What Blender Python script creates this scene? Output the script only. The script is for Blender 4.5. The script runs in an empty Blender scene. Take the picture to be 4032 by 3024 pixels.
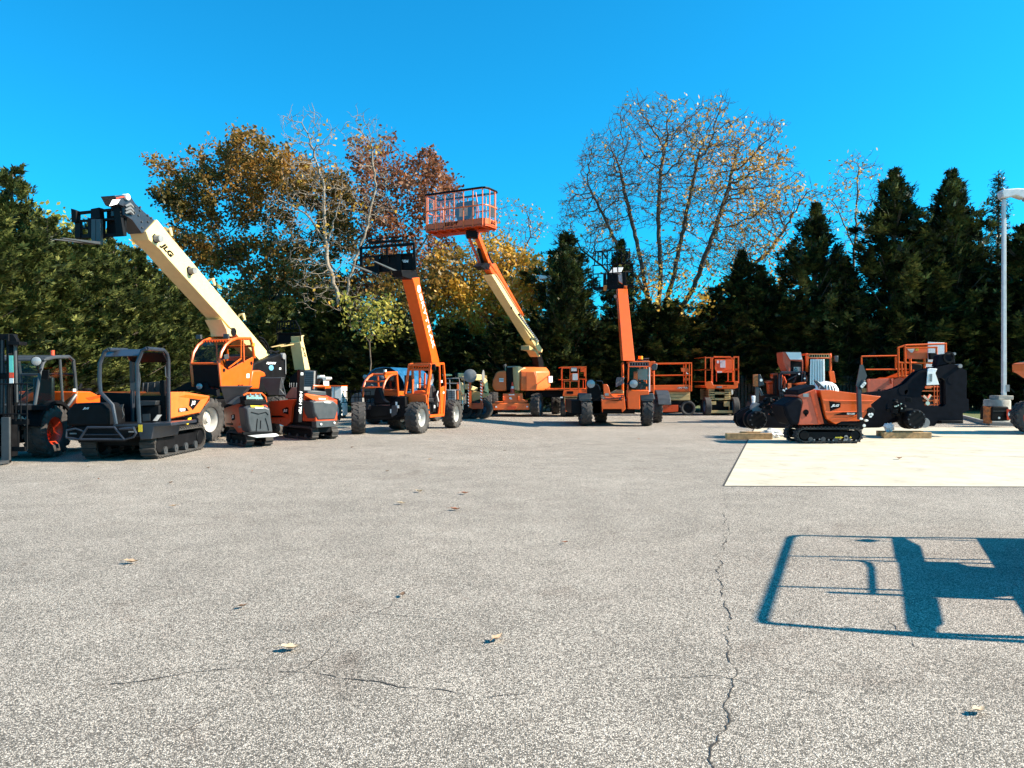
import bpy, bmesh, math, random
from mathutils import Vector as V3, Matrix, kdtree, noise
random.seed(7)
sc = bpy.context.scene
COL = sc.collection
PI = math.pi
rad = math.radians
# ---------------------------------------------------------------- camera
CX, HY, FP, CH = 2016.0, 1502.0, 3024.0, 1.65
cam = bpy.data.objects.new('camera', bpy.data.cameras.new('camera'))
COL.objects.link(cam)
cam.location = (0, 0, CH); cam.rotation_euler = (PI/2, 0, 0)
cam.data.sensor_width = 36; cam.data.lens = 27; cam.data.shift_y = -10/4032
cam.data.clip_end = 3000; cam.data.clip_start = .05
sc.camera = cam
# ---------------------------------------------------------------- light
EL, AZ = rad(35), rad(6)
SUN = V3((math.cos(EL)*math.cos(AZ), -math.cos(EL)*math.sin(AZ), math.sin(EL)))
sl = bpy.data.lights.new('sun', 'SUN'); sl.energy = 5; sl.angle = rad(.5); sl.color = (1, .87, .70)
so = bpy.data.objects.new('sun', sl); COL.objects.link(so)
so.rotation_euler = SUN.to_track_quat('Z', 'Y').to_euler(); so.location = (20, -5, 30)
w = bpy.data.worlds.new('World'); sc.world = w; w.use_nodes = True
nt = w.node_tree; nt.nodes.clear()
sky = nt.nodes.new('ShaderNodeTexSky'); sky.sky_type = 'NISHITA'; sky.sun_disc = False
sky.sun_elevation = EL; sky.sun_rotation = rad(96); sky.air_density = 1.0; sky.dust_density = 1.1; sky.ozone_density = 2.0
hs = nt.nodes.new('ShaderNodeMix'); hs.data_type = 'RGBA'; hs.blend_type = 'MULTIPLY'; hs.inputs[0].default_value = 1
hs.inputs[7].default_value = (.07, 1.18, 1.62, 1)
bg = nt.nodes.new('ShaderNodeBackground'); bg.inputs[1].default_value = .065
wo = nt.nodes.new('ShaderNodeOutputWorld')
nt.links.new(sky.outputs[0], hs.inputs[6]); nt.links.new(hs.outputs[2], bg.inputs[0]); nt.links.new(bg.outputs[0], wo.inputs[0])
sc.view_settings.view_transform = 'Standard'; sc.view_settings.look = 'None'; sc.view_settings.gamma = 1
sc.view_settings.exposure = 1.3
sc.cycles.max_bounces = 5; sc.cycles.diffuse_bounces = 2; sc.cycles.glossy_bounces = 3; sc.cycles.transparent_max_bounces = 16
# ---------------------------------------------------------------- materials
def mat(name, col, rough=.5, metal=0, var=.12, scale=6, bump=0, spec=.5, trans=None, dirt=0):
    m = bpy.data.materials.new(name); m.use_nodes = True
    n = m.node_tree.nodes; l = m.node_tree.links; b = n['Principled BSDF']
    b.inputs['Roughness'].default_value = rough; b.inputs['Metallic'].default_value = metal
    b.inputs['Specular IOR Level'].default_value = spec
    tc = n.new('ShaderNodeTexCoord')
    nz = n.new('ShaderNodeTexNoise'); nz.inputs['Scale'].default_value = scale; nz.inputs['Detail'].default_value = 6
    l.new(tc.outputs['Object'], nz.inputs['Vector'])
    r = n.new('ShaderNodeValToRGB'); c = col
    r.color_ramp.elements[0].position = .3; r.color_ramp.elements[1].position = .7
    r.color_ramp.elements[0].color = (c[0]*(1-var), c[1]*(1-var), c[2]*(1-var), 1)
    r.color_ramp.elements[1].color = (min(1, c[0]*(1+var)), min(1, c[1]*(1+var)), min(1, c[2]*(1+var)), 1)
    l.new(nz.outputs[0], r.inputs[0])
    out = r.outputs[0]
    if dirt:
        n2 = n.new('ShaderNodeTexNoise'); n2.inputs['Scale'].default_value = 2.3; n2.inputs['Detail'].default_value = 8; n2.inputs['Roughness'].default_value = .7
        l.new(tc.outputs['Object'], n2.inputs['Vector'])
        r2 = n.new('ShaderNodeValToRGB'); r2.color_ramp.elements[0].position = .5; r2.color_ramp.elements[1].position = .75
        r2.color_ramp.elements[1].color = (dirt, dirt, dirt, 1)
        l.new(n2.outputs[0], r2.inputs[0])
        mx = n.new('ShaderNodeMix'); mx.data_type = 'RGBA'; mx.inputs[7].default_value = (.12, .085, .055, 1)
        l.new(r2.outputs[0], mx.inputs[0]); l.new(out, mx.inputs[6]); out = mx.outputs[2]
    l.new(out, b.inputs['Base Color'])
    rr = n.new('ShaderNodeMapRange'); rr.inputs[3].default_value = max(.04, rough-.1); rr.inputs[4].default_value = min(1, rough+.12)
    l.new(nz.outputs[0], rr.inputs[0]); l.new(rr.outputs[0], b.inputs['Roughness'])
    if bump:
        bp = n.new('ShaderNodeBump'); bp.inputs['Strength'].default_value = bump; bp.inputs['Distance'].default_value = .01
        nb = n.new('ShaderNodeTexNoise'); nb.inputs['Scale'].default_value = scale*6
        l.new(tc.outputs['Object'], nb.inputs['Vector']); l.new(nb.outputs[0], bp.inputs['Height']); l.new(bp.outputs[0], b.inputs['Normal'])
    return m
def glassmat(name, tint=(.72, .8, .8), gl=.02):
    m = bpy.data.materials.new(name); m.use_nodes = True
    n = m.node_tree.nodes; l = m.node_tree.links; n.clear()
    o = n.new('ShaderNodeOutputMaterial'); t = n.new('ShaderNodeBsdfTransparent'); t.inputs[0].default_value = (*tint, 1)
    g = n.new('ShaderNodeBsdfGlossy'); g.inputs[1].default_value = .03
    mx = n.new('ShaderNodeMixShader'); lw = n.new('ShaderNodeLayerWeight'); fr = n.new('ShaderNodeMath'); fr.operation = 'POWER'; fr.inputs[1].default_value = 5; l.new(lw.outputs['Facing'], fr.inputs[0])
    ad = n.new('ShaderNodeMath'); ad.inputs[1].default_value = gl; ad.use_clamp = True
    l.new(fr.outputs[0], ad.inputs[0]); l.new(ad.outputs[0], mx.inputs[0]); l.new(t.outputs[0], mx.inputs[1]); l.new(g.outputs[0], mx.inputs[2]); l.new(mx.outputs[0], o.inputs[0])
    return m
def leafmat(name, ramp, rough=.5, nscale=.5, transl=.35, off=-.85):
    m = bpy.data.materials.new(name); m.use_nodes = True
    n = m.node_tree.nodes; l = m.node_tree.links; b = n['Principled BSDF']
    b.inputs['Roughness'].default_value = rough; b.inputs['Specular IOR Level'].default_value = .3
    g = n.new('ShaderNodeNewGeometry'); tc = n.new('ShaderNodeTexCoord')
    nz = n.new('ShaderNodeTexNoise'); nz.inputs['Scale'].default_value = nscale; nz.inputs['Detail'].default_value = 3
    l.new(tc.outputs['Object'], nz.inputs['Vector'])
    a = n.new('ShaderNodeMath'); a.operation = 'MULTIPLY_ADD'; a.inputs[1].default_value = .5; 
    s = n.new('ShaderNodeMath'); s.operation = 'MULTIPLY_ADD'; s.inputs[1].default_value = 2.2; s.inputs[2].default_value = off
    l.new(nz.outputs[0], s.inputs[0]); l.new(g.outputs['Random Per Island'], a.inputs[0]); l.new(s.outputs[0], a.inputs[2])
    r = n.new('ShaderNodeValToRGB')
    while len(r.color_ramp.elements) < len(ramp): r.color_ramp.elements.new(.5)
    for i, c in enumerate(ramp):
        r.color_ramp.elements[i].position = i/(len(ramp)-1); r.color_ramp.elements[i].color = (*c, 1)
    l.new(a.outputs[0], r.inputs[0]); l.new(r.outputs[0], b.inputs['Base Color'])
    t = n.new('ShaderNodeBsdfTranslucent'); l.new(r.outputs[0], t.inputs[0])
    mx = n.new('ShaderNodeMixShader'); mx.inputs[0].default_value = transl
    l.new(b.outputs[0], mx.inputs[1]); l.new(t.outputs[0], mx.inputs[2]); l.new(mx.outputs[0], n['Material Output'].inputs[0])
    return m
M = dict(
 org=mat('orange_paint', (.76, .105, .008), .35, var=.06, dirt=.12), red=mat('red_orange_paint', (.55, .06, .008), .3, var=.06, dirt=.1),
 cream=mat('cream_paint', (.74, .57, .27), .4, var=.05, dirt=.1), blk=mat('black_paint', (.007, .007, .008), .5, var=.3, spec=.1),
 nvy=mat('blue_black_paint', (.022, .027, .038), .32, var=.2, spec=.5), nvy_shade=mat('blue_black_paint_shade', (.006, .007, .011), .6, var=.3, spec=.06), gry=mat('dark_grey_plastic', (.045, .048, .052), .42, var=.15),  # near-black copy of the blue-black paint with its shaded side put into the colour
 mgr=mat('mid_grey_steel', (.22, .22, .22), .5, var=.2, dirt=.3), rub=mat('rubber', (.038, .034, .032), .8, var=.35, scale=9, bump=.3, dirt=.35),
 chr=mat('chrome', (.75, .73, .7), .18, 1), rim=mat('rim_silver', (.46, .44, .41), .4, .0, dirt=.25), wht=mat('white_paint', (.8, .79, .75), .45, var=.04, dirt=.08),
 gal=mat('galvanised_steel', (.58, .58, .58), .5, .1, dirt=.1), blu=mat('blue_cover', (.008, .10, .22), .35, var=.2), yel=mat('yellow_decal', (.8, .55, .03), .5),
 rst=mat('rusty_orange', (.45, .13, .03), .7, var=.5, scale=14, dirt=.6), conc=mat('post_concrete', (.36, .33, .28), .9, var=.3, scale=4, bump=.5, dirt=.5),
 wood=mat('timber', (.36, .22, .10), .8, var=.35, scale=9, bump=.4), glass=glassmat('window_glass'), clear=glassmat('clear_film', (.9, .95, .95), .1),
 lens=mat('lamp_lens', (.30, .31, .32), .2, .3), pap=mat('posted_paper', (.55, .55, .54), .6), ltt=mat('white_lettering', (.85, .84, .8), .5, var=.02), ltb=mat('black_lettering', (.006, .006, .007), .7, spec=.05),
 seat=mat('seat_vinyl', (.02, .02, .022), .5), amb=mat('amber_lens', (.9, .3, .01), .2), blul=mat('blue_decal', (.12, .35, .5), .5), teal=mat('teal_decal', (.15, .6, .5), .5),
 rblu=mat('wheel_blue_rim', (.03, .12, .2), .4), pnk=mat('faded_red_paint', (.56, .10, .045), .5, var=.12, dirt=.2), pale=mat('faded_orange_paint', (.80, .155, .028), .45, var=.08, dirt=.12),
 tan=mat('dusty_tan_paint', (.50, .34, .14), .55, var=.15, dirt=.3), bark=mat('bark', (.10, .075, .055), .9, var=.4, scale=12, bump=.5), barkl=mat('pale_bark', (.26, .21, .16), .9, var=.35, scale=10, bump=.5),
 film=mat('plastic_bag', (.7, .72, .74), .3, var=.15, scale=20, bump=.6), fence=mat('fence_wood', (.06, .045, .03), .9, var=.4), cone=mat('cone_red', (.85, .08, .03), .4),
 core=mat('inner_twigs', (.018, .014, .009), 1, var=.5))
M['rimo'] = mat('red_rim', (.5, .04, .01), .4)
# ---------------------------------------------------------------- frames: pixels of the photograph's zooms -> rays
REG = dict(r1=(0, 1200, 2.5525), r2=(700, 1200, 2.7657), r3=(1300, 1350, 3.6867), r4=(1800, 1350, 4.424), r5=(2180, 1380, 3.6867),
           r6=(2700, 1300, 3.16), r7=(3300, 1300, 3.0219), b1=(200, 700, 2.37), b2=(1350, 850, 2.552), b3=(1640, 700, 2.2117),
           b4=(2250, 950, 3.3175), s5=(2900, 2000, 1.9541), d=(0, 0, .54861), w4=(1050, 1250, 5.3516), w3=(1740, 1420, 6.914), w1=(3000, 1340, 5.2667))
def ray(r, x, y):
    x0, y0, s = REG[r]
    return ((x0 + x/s) - CX)/FP, (HY - (y0 + y/s))/FP
def at(r, x, y, Y):
    a, b = ray(r, x, y); return V3((a*Y, Y, CH + b*Y))
def gnd(r, x, y):
    a, b = ray(r, x, y); Y = -CH/b; return V3((a*Y, Y, 0))
class F:
    def __init__(s, X, Y, deg=0):
        t = rad(deg); s.O = V3((X, Y, 0)); s.R = V3((math.cos(t), -math.sin(t), 0)); s.B = V3((math.sin(t), math.cos(t), 0)); s.Z = V3((0, 0, 1))
    def w(s, u, v, z): return s.O + s.R*u + s.B*v + s.Z*z
    def V(s, r, x, y, v):
        a, b = ray(r, x, y); d = V3((a, 1, b)); t = (v + s.O.dot(s.B))/d.dot(s.B)
        return V3((0, 0, CH)) + d*t
    def U(s, r, x, y, u):
        a, b = ray(r, x, y); d = V3((a, 1, b)); t = (u + s.O.dot(s.R))/d.dot(s.R)
        return V3((0, 0, CH)) + d*t
    def uvz(s, p): q = p - s.O; return q.dot(s.R), q.dot(s.B), q.z
# ---------------------------------------------------------------- mesh builder
CUR = V3((0, 0, 0))
class MB:
    def __init__(s): s.v = []; s.f = []
    def add(s, vs, fs):
        o = len(s.v); s.v += [tuple(p) for p in vs]; s.f += [tuple(i+o for i in f) for f in fs]; return s
    def prism(s, A, sh):
        n = len(A); Bq = [p + sh for p in A] if isinstance(sh, V3) else sh
        fs = [tuple(range(n)), tuple(range(2*n-1, n-1, -1))] + [(i, (i+1) % n, (i+1) % n+n, i+n) for i in range(n)]
        return s.add(list(A)+list(Bq), fs)
    def pv(s, f, r, pts, v0, v1): return s.prism([f.V(r, x, y, v0) for x, y in pts], f.B*(v1-v0))
    def pu(s, f, r, pts, u0, u1): return s.prism([f.U(r, x, y, u0) for x, y in pts], f.R*(u1-u0))
    def box(s, f, u0, u1, v0, v1, z0, z1):
        return s.prism([f.w(u0, v0, z0), f.w(u1, v0, z0), f.w(u1, v0, z1), f.w(u0, v0, z1)], f.B*(v1-v0))
    def ph(s, f, pts, z0, z1): return s.prism([f.w(u, v, z0) for u, v in pts], V3((0, 0, z1-z0)))
    def psu(s, f, pts, u0, u1): return s.prism([f.w(u0, v, z) for v, z in pts], f.R*(u1-u0))
    def psv(s, f, pts, v0, v1): return s.prism([f.w(u, v0, z) for u, z in pts], f.B*(v1-v0))
    def tube(s, P, r, n=8, closed=False):
        P = [V3(p) for p in P]; m = len(P); rr = r if isinstance(r, (list, tuple)) else [r]*m
        up = None; rings = []
        for i, p in enumerate(P):
            if closed: d = (P[(i+1) % m]-P[i-1])
            else: d = (P[min(i+1, m-1)]-P[max(i-1, 0)])
            d = d.normalized() if d.length > 1e-9 else V3((0, 0, 1))
            if up is None: up = d.orthogonal().normalized()
            up = (up - d*up.dot(d)); up = up.normalized() if up.length > 1e-6 else d.orthogonal().normalized()
            q = d.cross(up)
            k = 1.0
            if 0 < i < m-1:
                c = (P[i]-P[i-1]).normalized().dot(d); k = 1/max(c, .6)
            rings.append([p + (up*math.cos(2*PI*j/n) + q*math.sin(2*PI*j/n))*rr[i]*k for j in range(n)])
        vs = [p for R_ in rings for p in R_]; fs = []
        for i in range(m if closed else m-1):
            a, b = i*n, ((i+1) % m)*n
            fs += [(a+j, a+(j+1) % n, b+(j+1) % n, b+j) for j in range(n)]
        if not closed: fs += [tuple(range(n-1, -1, -1)), tuple(range((m-1)*n, m*n))]
        return s.add(vs, fs)
    def beam(s, p0, p1, w_, h, up=V3((0, 0, 1)), p1s=1.0):
        p0 = V3(p0); p1 = V3(p1); d = (p1-p0).normalized(); q = d.cross(up)
        q = q.normalized() if q.length > 1e-6 else d.orthogonal().normalized(); u = q.cross(d)
        def sq(p, k): return [p+(q*a*w_/2+u*b*h/2)*k for a, b in ((-1, -1), (1, -1), (1, 1), (-1, 1))]
        return s.prism(sq(p0, 1), sq(p1, p1s))
    def lathe(s, c, ax, prof, n=24, cap=True):
        ax = ax.normalized(); a = ax.orthogonal().normalized(); b = ax.cross(a); m = len(prof)
        vs = [c + ax*t + (a*math.cos(2*PI*j/n)+b*math.sin(2*PI*j/n))*r for r, t in prof for j in range(n)]
        fs = [(i*n+j, i*n+(j+1) % n, (i+1)*n+(j+1) % n, (i+1)*n+j) for i in range(m-1) for j in range(n)]
        if cap and prof[0][0] > 1e-6: fs.append(tuple(range(n-1, -1, -1)))
        if cap and prof[-1][0] > 1e-6: fs.append(tuple(range((m-1)*n, m*n)))
        return s.add(vs, fs)
    def cyl(s, c, ax, r, l, n=16): ax = ax.normalized(); return s.lathe(c - ax*l/2, ax, [(r, 0), (r, l)], n)
    def build(s, name, m, parent=None, bev=0, smooth=35, **kw):
        me = bpy.data.meshes.new(name)
        me.from_pydata([(x-CUR.x, y-CUR.y, z-CUR.z) for x, y, z in s.v], [], s.f)
        bm = bmesh.new(); bm.from_mesh(me); bmesh.ops.recalc_face_normals(bm, faces=bm.faces); bm.to_mesh(me); bm.free()
        if smooth: me.shade_smooth(); me.set_sharp_from_angle(angle=rad(smooth))
        me.materials.append(M[m] if isinstance(m, str) else m)
        o = bpy.data.objects.new(name, me); COL.objects.link(o)
        if parent: o.parent = parent
        else: o.location = CUR
        if bev:
            b = o.modifiers.new('bevel', 'BEVEL'); b.width = bev; b.segments = 2; b.limit_method = 'ANGLE'; b.angle_limit = rad(30); b.harden_normals = False
        for k, v in kw.items(): o[k] = v
        return o
def thing(name, label, cat, loc, group=None):
    global CUR
    CUR = V3(loc); o = bpy.data.objects.new(name, None); COL.objects.link(o); o.location = CUR; o.empty_display_size = .3
    o['label'] = label; o['category'] = cat
    if group: o['group'] = group
    return o
def text(s, c, right, up, wd, ht, m, parent, shear=.25, bold=.03, name='lettering', thick=.004):
    cu = bpy.data.curves.new('txt', 'FONT'); cu.body = s; cu.align_x = 'CENTER'; cu.align_y = 'CENTER'; cu.shear = shear; cu.offset = bold
    to = bpy.data.objects.new('txt', cu); COL.objects.link(to)
    dg = bpy.context.evaluated_depsgraph_get(); me = bpy.data.meshes.new_from_object(to.evaluated_get(dg))
    bpy.data.objects.remove(to); bpy.data.curves.remove(cu)
    xs = [v.co.x for v in me.vertices]; ys = [v.co.y for v in me.vertices]
    x0, x1, y0, y1 = min(xs), max(xs), min(ys), max(ys); right = right.normalized(); up = up.normalized()
    n = right.cross(up).normalized()
    mb = MB(); mb.v = [tuple(V3(c) + right*((v.co.x-(x0+x1)/2)/(x1-x0)*wd) + up*((v.co.y-(y0+y1)/2)/(y1-y0)*ht) + n*thick) for v in me.vertices]
    mb.f = [tuple(p.vertices) for p in me.polygons]; bpy.data.meshes.remove(me)
    return mb.build(name, m, parent, smooth=0)
def tv(s, f, r, x0, y0, x1, y1, v, m, parent, **k):
    a = f.V(r, x0, y1, v); b = f.V(r, x1, y0, v); return text(s, (a+b)/2, f.R, f.Z, abs((b-a).dot(f.R)), abs(b.z-a.z), m, parent, **k)
def tu(s, f, r, x0, y0, x1, y1, u, m, parent, **k):
    a = f.U(r, x0, y1, u); b = f.U(r, x1, y0, u); return text(s, (a+b)/2, f.B, f.Z, abs((b-a).dot(f.B)), abs(b.z-a.z), m, parent, **k)
# ---------------------------------------------------------------- shared machine pieces
def wheel(par, c, ax, Ro, W, rr=.55, rimm='rim', lugs=True, name='wheel'):
    ax = ax.normalized(); ri = Ro*rr; h = W/2
    m = MB(); m.lathe(c, ax, [(.02, h*.25), (ri*.3, h*.3), (ri*.35, h*.1), (ri*.8, h*-.05), (ri*.88, h*.5), (ri*1.02, h*.72), (ri*1.02, h*.66), (ri*.9, h*.4), (ri*.9, -h*.7), (.02, -h*.7)], 28)
    for i in range(8):
        a = ax.orthogonal().normalized(); a.rotate(Matrix.Rotation(i*PI/4, 3, ax)); m.cyl(c+a*ri*.55+ax*h*.06, ax, ri*.05, .03, 6)
    m.cyl(c+ax*h*.3, ax, ri*.22, h*.3, 12)
    wo_ = m.build(name, rimm, par)
    t = MB(); Rt = Ro*.95 if lugs else Ro
    t.lathe(c, ax, [(ri, -h*.75), (ri*1.05, -h*.85), (Rt*.78, -h), (Rt*.93, -h*.95), (Rt, -h*.8), (Rt*1.005, 0), (Rt, h*.8), (Rt*.93, h*.95), (Rt*.78, h), (ri*1.05, h*.85), (ri, h*.75)], 36, False)
    if lugs:
        n = 17; a = ax.orthogonal().normalized(); b = ax.cross(a)
        def pt(th, rr_, t_): return c + ax*t_ + (a*math.cos(th)+b*math.sin(th))*rr_
        for sd in (1, -1):
            for i in range(n):
                th = 2*PI*(i+(.5 if sd > 0 else 0))/n; dw = .1; sk = .24
                A = [pt(th, Rt*.99, 0), pt(th+dw*1.5, Rt*.99, 0), pt(th+dw*1.7+sk, Rt*.86, sd*h*1.0), pt(th+sk, Rt*.86, sd*h*1.0)]
                Bq = [pt(th, Ro*1.0, 0), pt(th+dw*1.5, Ro, 0), pt(th+dw*1.7+sk, Ro*.965, sd*h*1.03), pt(th+sk, Ro*.965, sd*h*1.03)]
                t.prism(A, Bq)
    t.build('tyre', 'rub', wo_)
    return wo_
def track(par, f, u0, u1, v0, v1, h, nl=34, fr='blk', mt='rub', drop=.0, rollers=4):
    r = h/2; n = 12; L = []
    for i in range(n+1):
        a = PI/2 + PI*i/n; L.append((v0+r+r*math.cos(a), r+r*math.sin(a)))
    for i in range(n+1):
        a = -PI/2 + PI*i/n; L.append((v1-r+r*math.cos(a), r+r*math.sin(a)))
    m = MB(); N = len(L); g = .045
    def inn(p):
        c = (v0+r, r) if p[0] < (v0+v1)/2 else (v1-r, r); d = V3((p[0]-c[0], p[1]-c[1])); d.normalize(); return (p[0]-d[0]*g, p[1]-d[1]*g)
    I = [inn(p) for p in L]
    for i in range(N):
        j = (i+1) % N
        m.prism([f.w(u0, *L[i]), f.w(u0, *L[j]), f.w(u0, *I[j]), f.w(u0, *I[i])], f.R*(u1-u0))
    seg = []; tot = 0
    for i in range(N):
        j = (i+1) % N; d = math.dist(L[i], L[j]); seg.append((tot, d, i, j)); tot += d
    for k in range(nl):
        s_ = tot*k/nl
        for t0, d, i, j in seg:
            if t0 <= s_ < t0+d:
                q = (s_-t0)/d; p = (L[i][0]+(L[j][0]-L[i][0])*q, L[i][1]+(L[j][1]-L[i][1])*q); tx, tz = (L[j][0]-L[i][0])/d, (L[j][1]-L[i][1])/d
                c = f.w((u0+u1)/2, *p); tv_ = f.B*tx + f.Z*tz; no = tv_.cross(f.R)
                if (p[1]-r)*no.z + ((p[0]-(v0+v1)/2))*no.dot(f.B) < 0: no = -no
                wd = abs(u1-u0)*.5; e = tot/nl*.24
                m.prism([c-f.R*wd-tv_*e-no*.02, c+f.R*wd-tv_*e-no*.02, c+f.R*wd+tv_*e-no*.02, c-f.R*wd+tv_*e-no*.02],
                        [c-f.R*wd-tv_*e*.6+no*.028, c+f.R*wd-tv_*e*.6+no*.028, c+f.R*wd+tv_*e*.6+no*.028, c-f.R*wd+tv_*e*.6+no*.028])
                break
    # lift so lugs touch the ground
    m.v = [(x, y, z+.026) for x, y, z in m.v]
    t = m.build('track', mt, par)
    b = MB(); a0, a1 = sorted((u0, u1)); b.box(f, a0+.03, a1-.04, v0+r*.8, v1-r*.8, h*.3, h*.78)
    for vv in (v0+r, v1-r): b.cyl(f.w((a0+a1)/2, vv, r+.026), f.R, r*.62, (a1-a0)*.9, 20)
    b.build('track_frame', fr, t, bev=.01)
    for i in range(rollers):
        v = v0 + r + (v1-v0-2*r)*(i+.5)/rollers
        q = MB(); q.cyl(f.w((a0+a1)/2, v, h*.24+.02), f.R, h*.16, (a1-a0)*.96, 14); q.cyl(f.w((a0+a1)/2, v, h*.24+.02), f.R, h*.05, (a1-a0)*1.02, 8); q.build('roller', 'gry', t)
    return t
def lamp(par, c, d, r, name='work_light'):
    m = MB(); d = d.normalized(); m.lathe(c-d*r*.9, d, [(r*.5, 0), (r*.9, r*.3), (r*1.05, r*.8), (r*1.05, r)], 14); o = m.build(name, 'blk', par)
    q = MB(); q.lathe(c+d*r*.1, d, [(r*.93, 0), (r*.8, r*.08), (.001, r*.13)], 14); q.build('lens', 'lens', o); return o
# ================================================================ forklift at the left edge
f = F(-9.9, 16.7)
T = thing('forklift', 'black rough terrain forklift at the left edge with tall mast, cab and orange rear hood', 'forklift', f.O)
m = MB(); m.box(f, -1.35, -.45, -.75, 2.2, .35, .95); m.box(f, -1.4, -.1, .5, 2.3, .5, 1.0)
m.build('chassis', 'blk', T, .02)
m = MB(); m.pu(f, 'r1', [(775, 868), (920, 872), (1040, 935), (1055, 985), (1050, 1040), (775, 1040)], -.05, -1.4); m.build('hood', 'org', T, .03)
m = MB(); m.pu(f, 'r1', [(860, 935), (1020, 905), (1040, 922), (900, 962)], -.045, -.06); m.build('hood_recess', 'red', T)
m = MB(); m.tube([f.U('r1', 790, 850, -.8), f.U('r1', 815, 800, -.8), f.U('r1', 822, 830, -.8)], .03); m.cyl(f.U('r1', 870, 850, -.6), f.Z, .12, .06); m.build('filler_cap', 'blk', T)
m = MB()
for i in range(14):
    a0, a1 = rad(5+i*11.5), rad(5+(i+1)*11.5)
    A = [(math.cos(a)*r_, .55+math.sin(a)*r_) for a, r_ in ((a0, .62), (a1, .62), (a1, .69), (a0, .69))]
    m.psu(f, A, .02, -.5)
m.build('fender', 'blk', T)
m = MB(); m.pu(f, 'r1', [(280, 1012), (350, 1008), (560, 1012), (640, 1070), (665, 1130), (600, 1060), (280, 1060)], 0, -.3); m.build('step', 'blk', T, .01)
wheel(T, f.w(-.2, 0, .575), f.R, .575, .42, .52, 'rimo'); wheel(T, f.w(-1.3, 0, .575), -f.R, .575, .42, .52, 'rimo')
wheel(T, f.w(-.25, 1.9, .42), f.R, .42, .3, .5, 'rimo'); wheel(T, f.w(-1.25, 1.9, .42), -f.R, .42, .3, .5, 'rimo')
# cab
def P(pts, u, r='r1'): return [f.U(r, x, y, u) for x, y in pts]
cf = MB()
for u in (-.1, -1.35):
    sh = f.R*(u+.1)
    A = P([(350, 1010), (400, 700), (430, 590), (465, 540), (560, 522), (690, 520), (735, 560), (752, 700), (765, 860), (765, 900), (690, 1010), (650, 1040)], -.1)
    cf.tube([p+sh for p in A], .035)
    B_ = P([(602, 545), (612, 700), (635, 1040)], -.1); cf.tube([p+sh for p in B_], .028)
for k in ((465, 540), (690, 520), (752, 700), (350, 1010)):
    p = P([k], -.1)[0]; cf.tube([p, p-f.R*1.25], .03)
cab = cf.build('cab_frame', 'gry', T)
m = MB(); p = P([(450, 545), (560, 520), (700, 517)], -.05); m.prism([p[0], p[1], p[2], p[2]-f.Z*.05, p[1]-f.Z*.05, p[0]-f.Z*.05], -f.R*1.35); m.build('roof', 'gry', cab, .015)
m = MB(); m.pu(f, 'r1', [(360, 1005), (440, 590), (475, 548), (592, 548), (628, 1005)], -.1, -.11); m.build('door_window', 'glass', cab)
m = MB(); m.pu(f, 'r1', [(618, 548), (690, 548), (725, 590), (745, 860), (660, 1005)], -.1, -.11); m.build('side_window', 'glass', cab)
m = MB(); p = P([(355, 1000), (400, 720), (440, 580)], -.12); m.prism([p[0], p[2], p[2]-f.R*1.2, p[0]-f.R*1.2], f.B*.012); m.build('windshield', 'glass', cab)
m = MB(); m.box(f, -.95, -.5, .3, .75, 1.0, 1.12); m.box(f, -.95, -.5, .68, .8, 1.1, 1.75); m.build('driver_seat', 'seat', T, .04)
m = MB(); c = f.w(-.75, -.15, 1.45); m.tube([c + V3((math.cos(a)*.19, math.sin(a)*.1, math.sin(a)*.16)) for a in [i*PI/8 for i in range(16)]], .015, 6, True); m.tube([c, c-f.Z*.5-f.B*.1], .02); m.build('steering_wheel', 'blk', T)
m = MB(); m.box(f, -1.3, -.1, -.35, -.1, .9, 1.12); m.build('dashboard', 'gry', T, .02)
q = f.U('r1', 395, 568, .02)+V3((0, -.1, 0)); lamp(T, q, V3((.35, -1, 0)), .1); m = MB(); m.tube([q, f.U('r1', 390, 680, 0), f.U('r1', 420, 640, -.1)], .015); m.build('lamp_bracket', 'blk', T)
m = MB(); m.pv(f, 'r1', [(420, 660), (490, 655), (485, 740), (465, 755), (410, 740)], -.5, -.46); m.build('mirror', 'blk', T, .01)
m = MB(); m.cyl(f.U('r1', 527, 490, -.6), f.Z, .045, .14); m.build('beacon', 'cone', T)
m = MB(); m.pu(f, 'r1', [(733, 845), (762, 845), (762, 872), (733, 872)], -.06, -.055); m.build('sticker', 'ltt', T)
# mast
m = MB()
for x0, x1, v in ((62, 88, -1.12), (96, 118, -1.05), (-60, -36, -1.12)):
    a = f.V('r1', x0, 292, v); b = f.V('r1', x1, 292, v); u0, u1 = f.uvz(a)[0], f.uvz(b)[0]; m.box(f, u0, u1, v, v+.2, .12, a.z)
a = f.V('r1', -60, 292, -1.1); b = f.V('r1', 90, 320, -1.1); u0, u1 = f.uvz(a)[0], f.uvz(b)[0]
for z in (2.5, 1.7, .45): m.box(f, u0, u1, -1.06, -.98, z, z+.12)
mast = m.build('mast', 'blk', T, .008)
m = MB(); m.pv(f, 'r1', [(75, 365), (195, 370), (195, 405), (75, 400)], -1.15, -.9); m.pv(f, 'r1', [(78, 300), (130, 296), (165, 350), (165, 372), (78, 368)], -1.1, -1.0); m.build('mast_bracket', 'blk', mast, .005)
m = MB(); m.tube([f.V('r1', 148, 380, -1.0), f.V('r1', 165, 980, -1.0)], .035); m.tube([f.V('r1', 25, 330, -1.0), f.V('r1', 20, 1100, -1.0)], .04); m.build('lift_cylinder', 'gry', mast)
m = MB(); m.pv(f, 'r1', [(90, 510), (130, 510), (133, 680), (92, 680)], -1.135, -1.128); m.build('mast_sticker', 'teal', mast)
m = MB(); m.pv(f, 'r1', [(92, 682), (133, 682), (134, 735), (93, 735)], -1.136, -1.128); m.build('warning_sticker', 'cone', mast)
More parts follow.
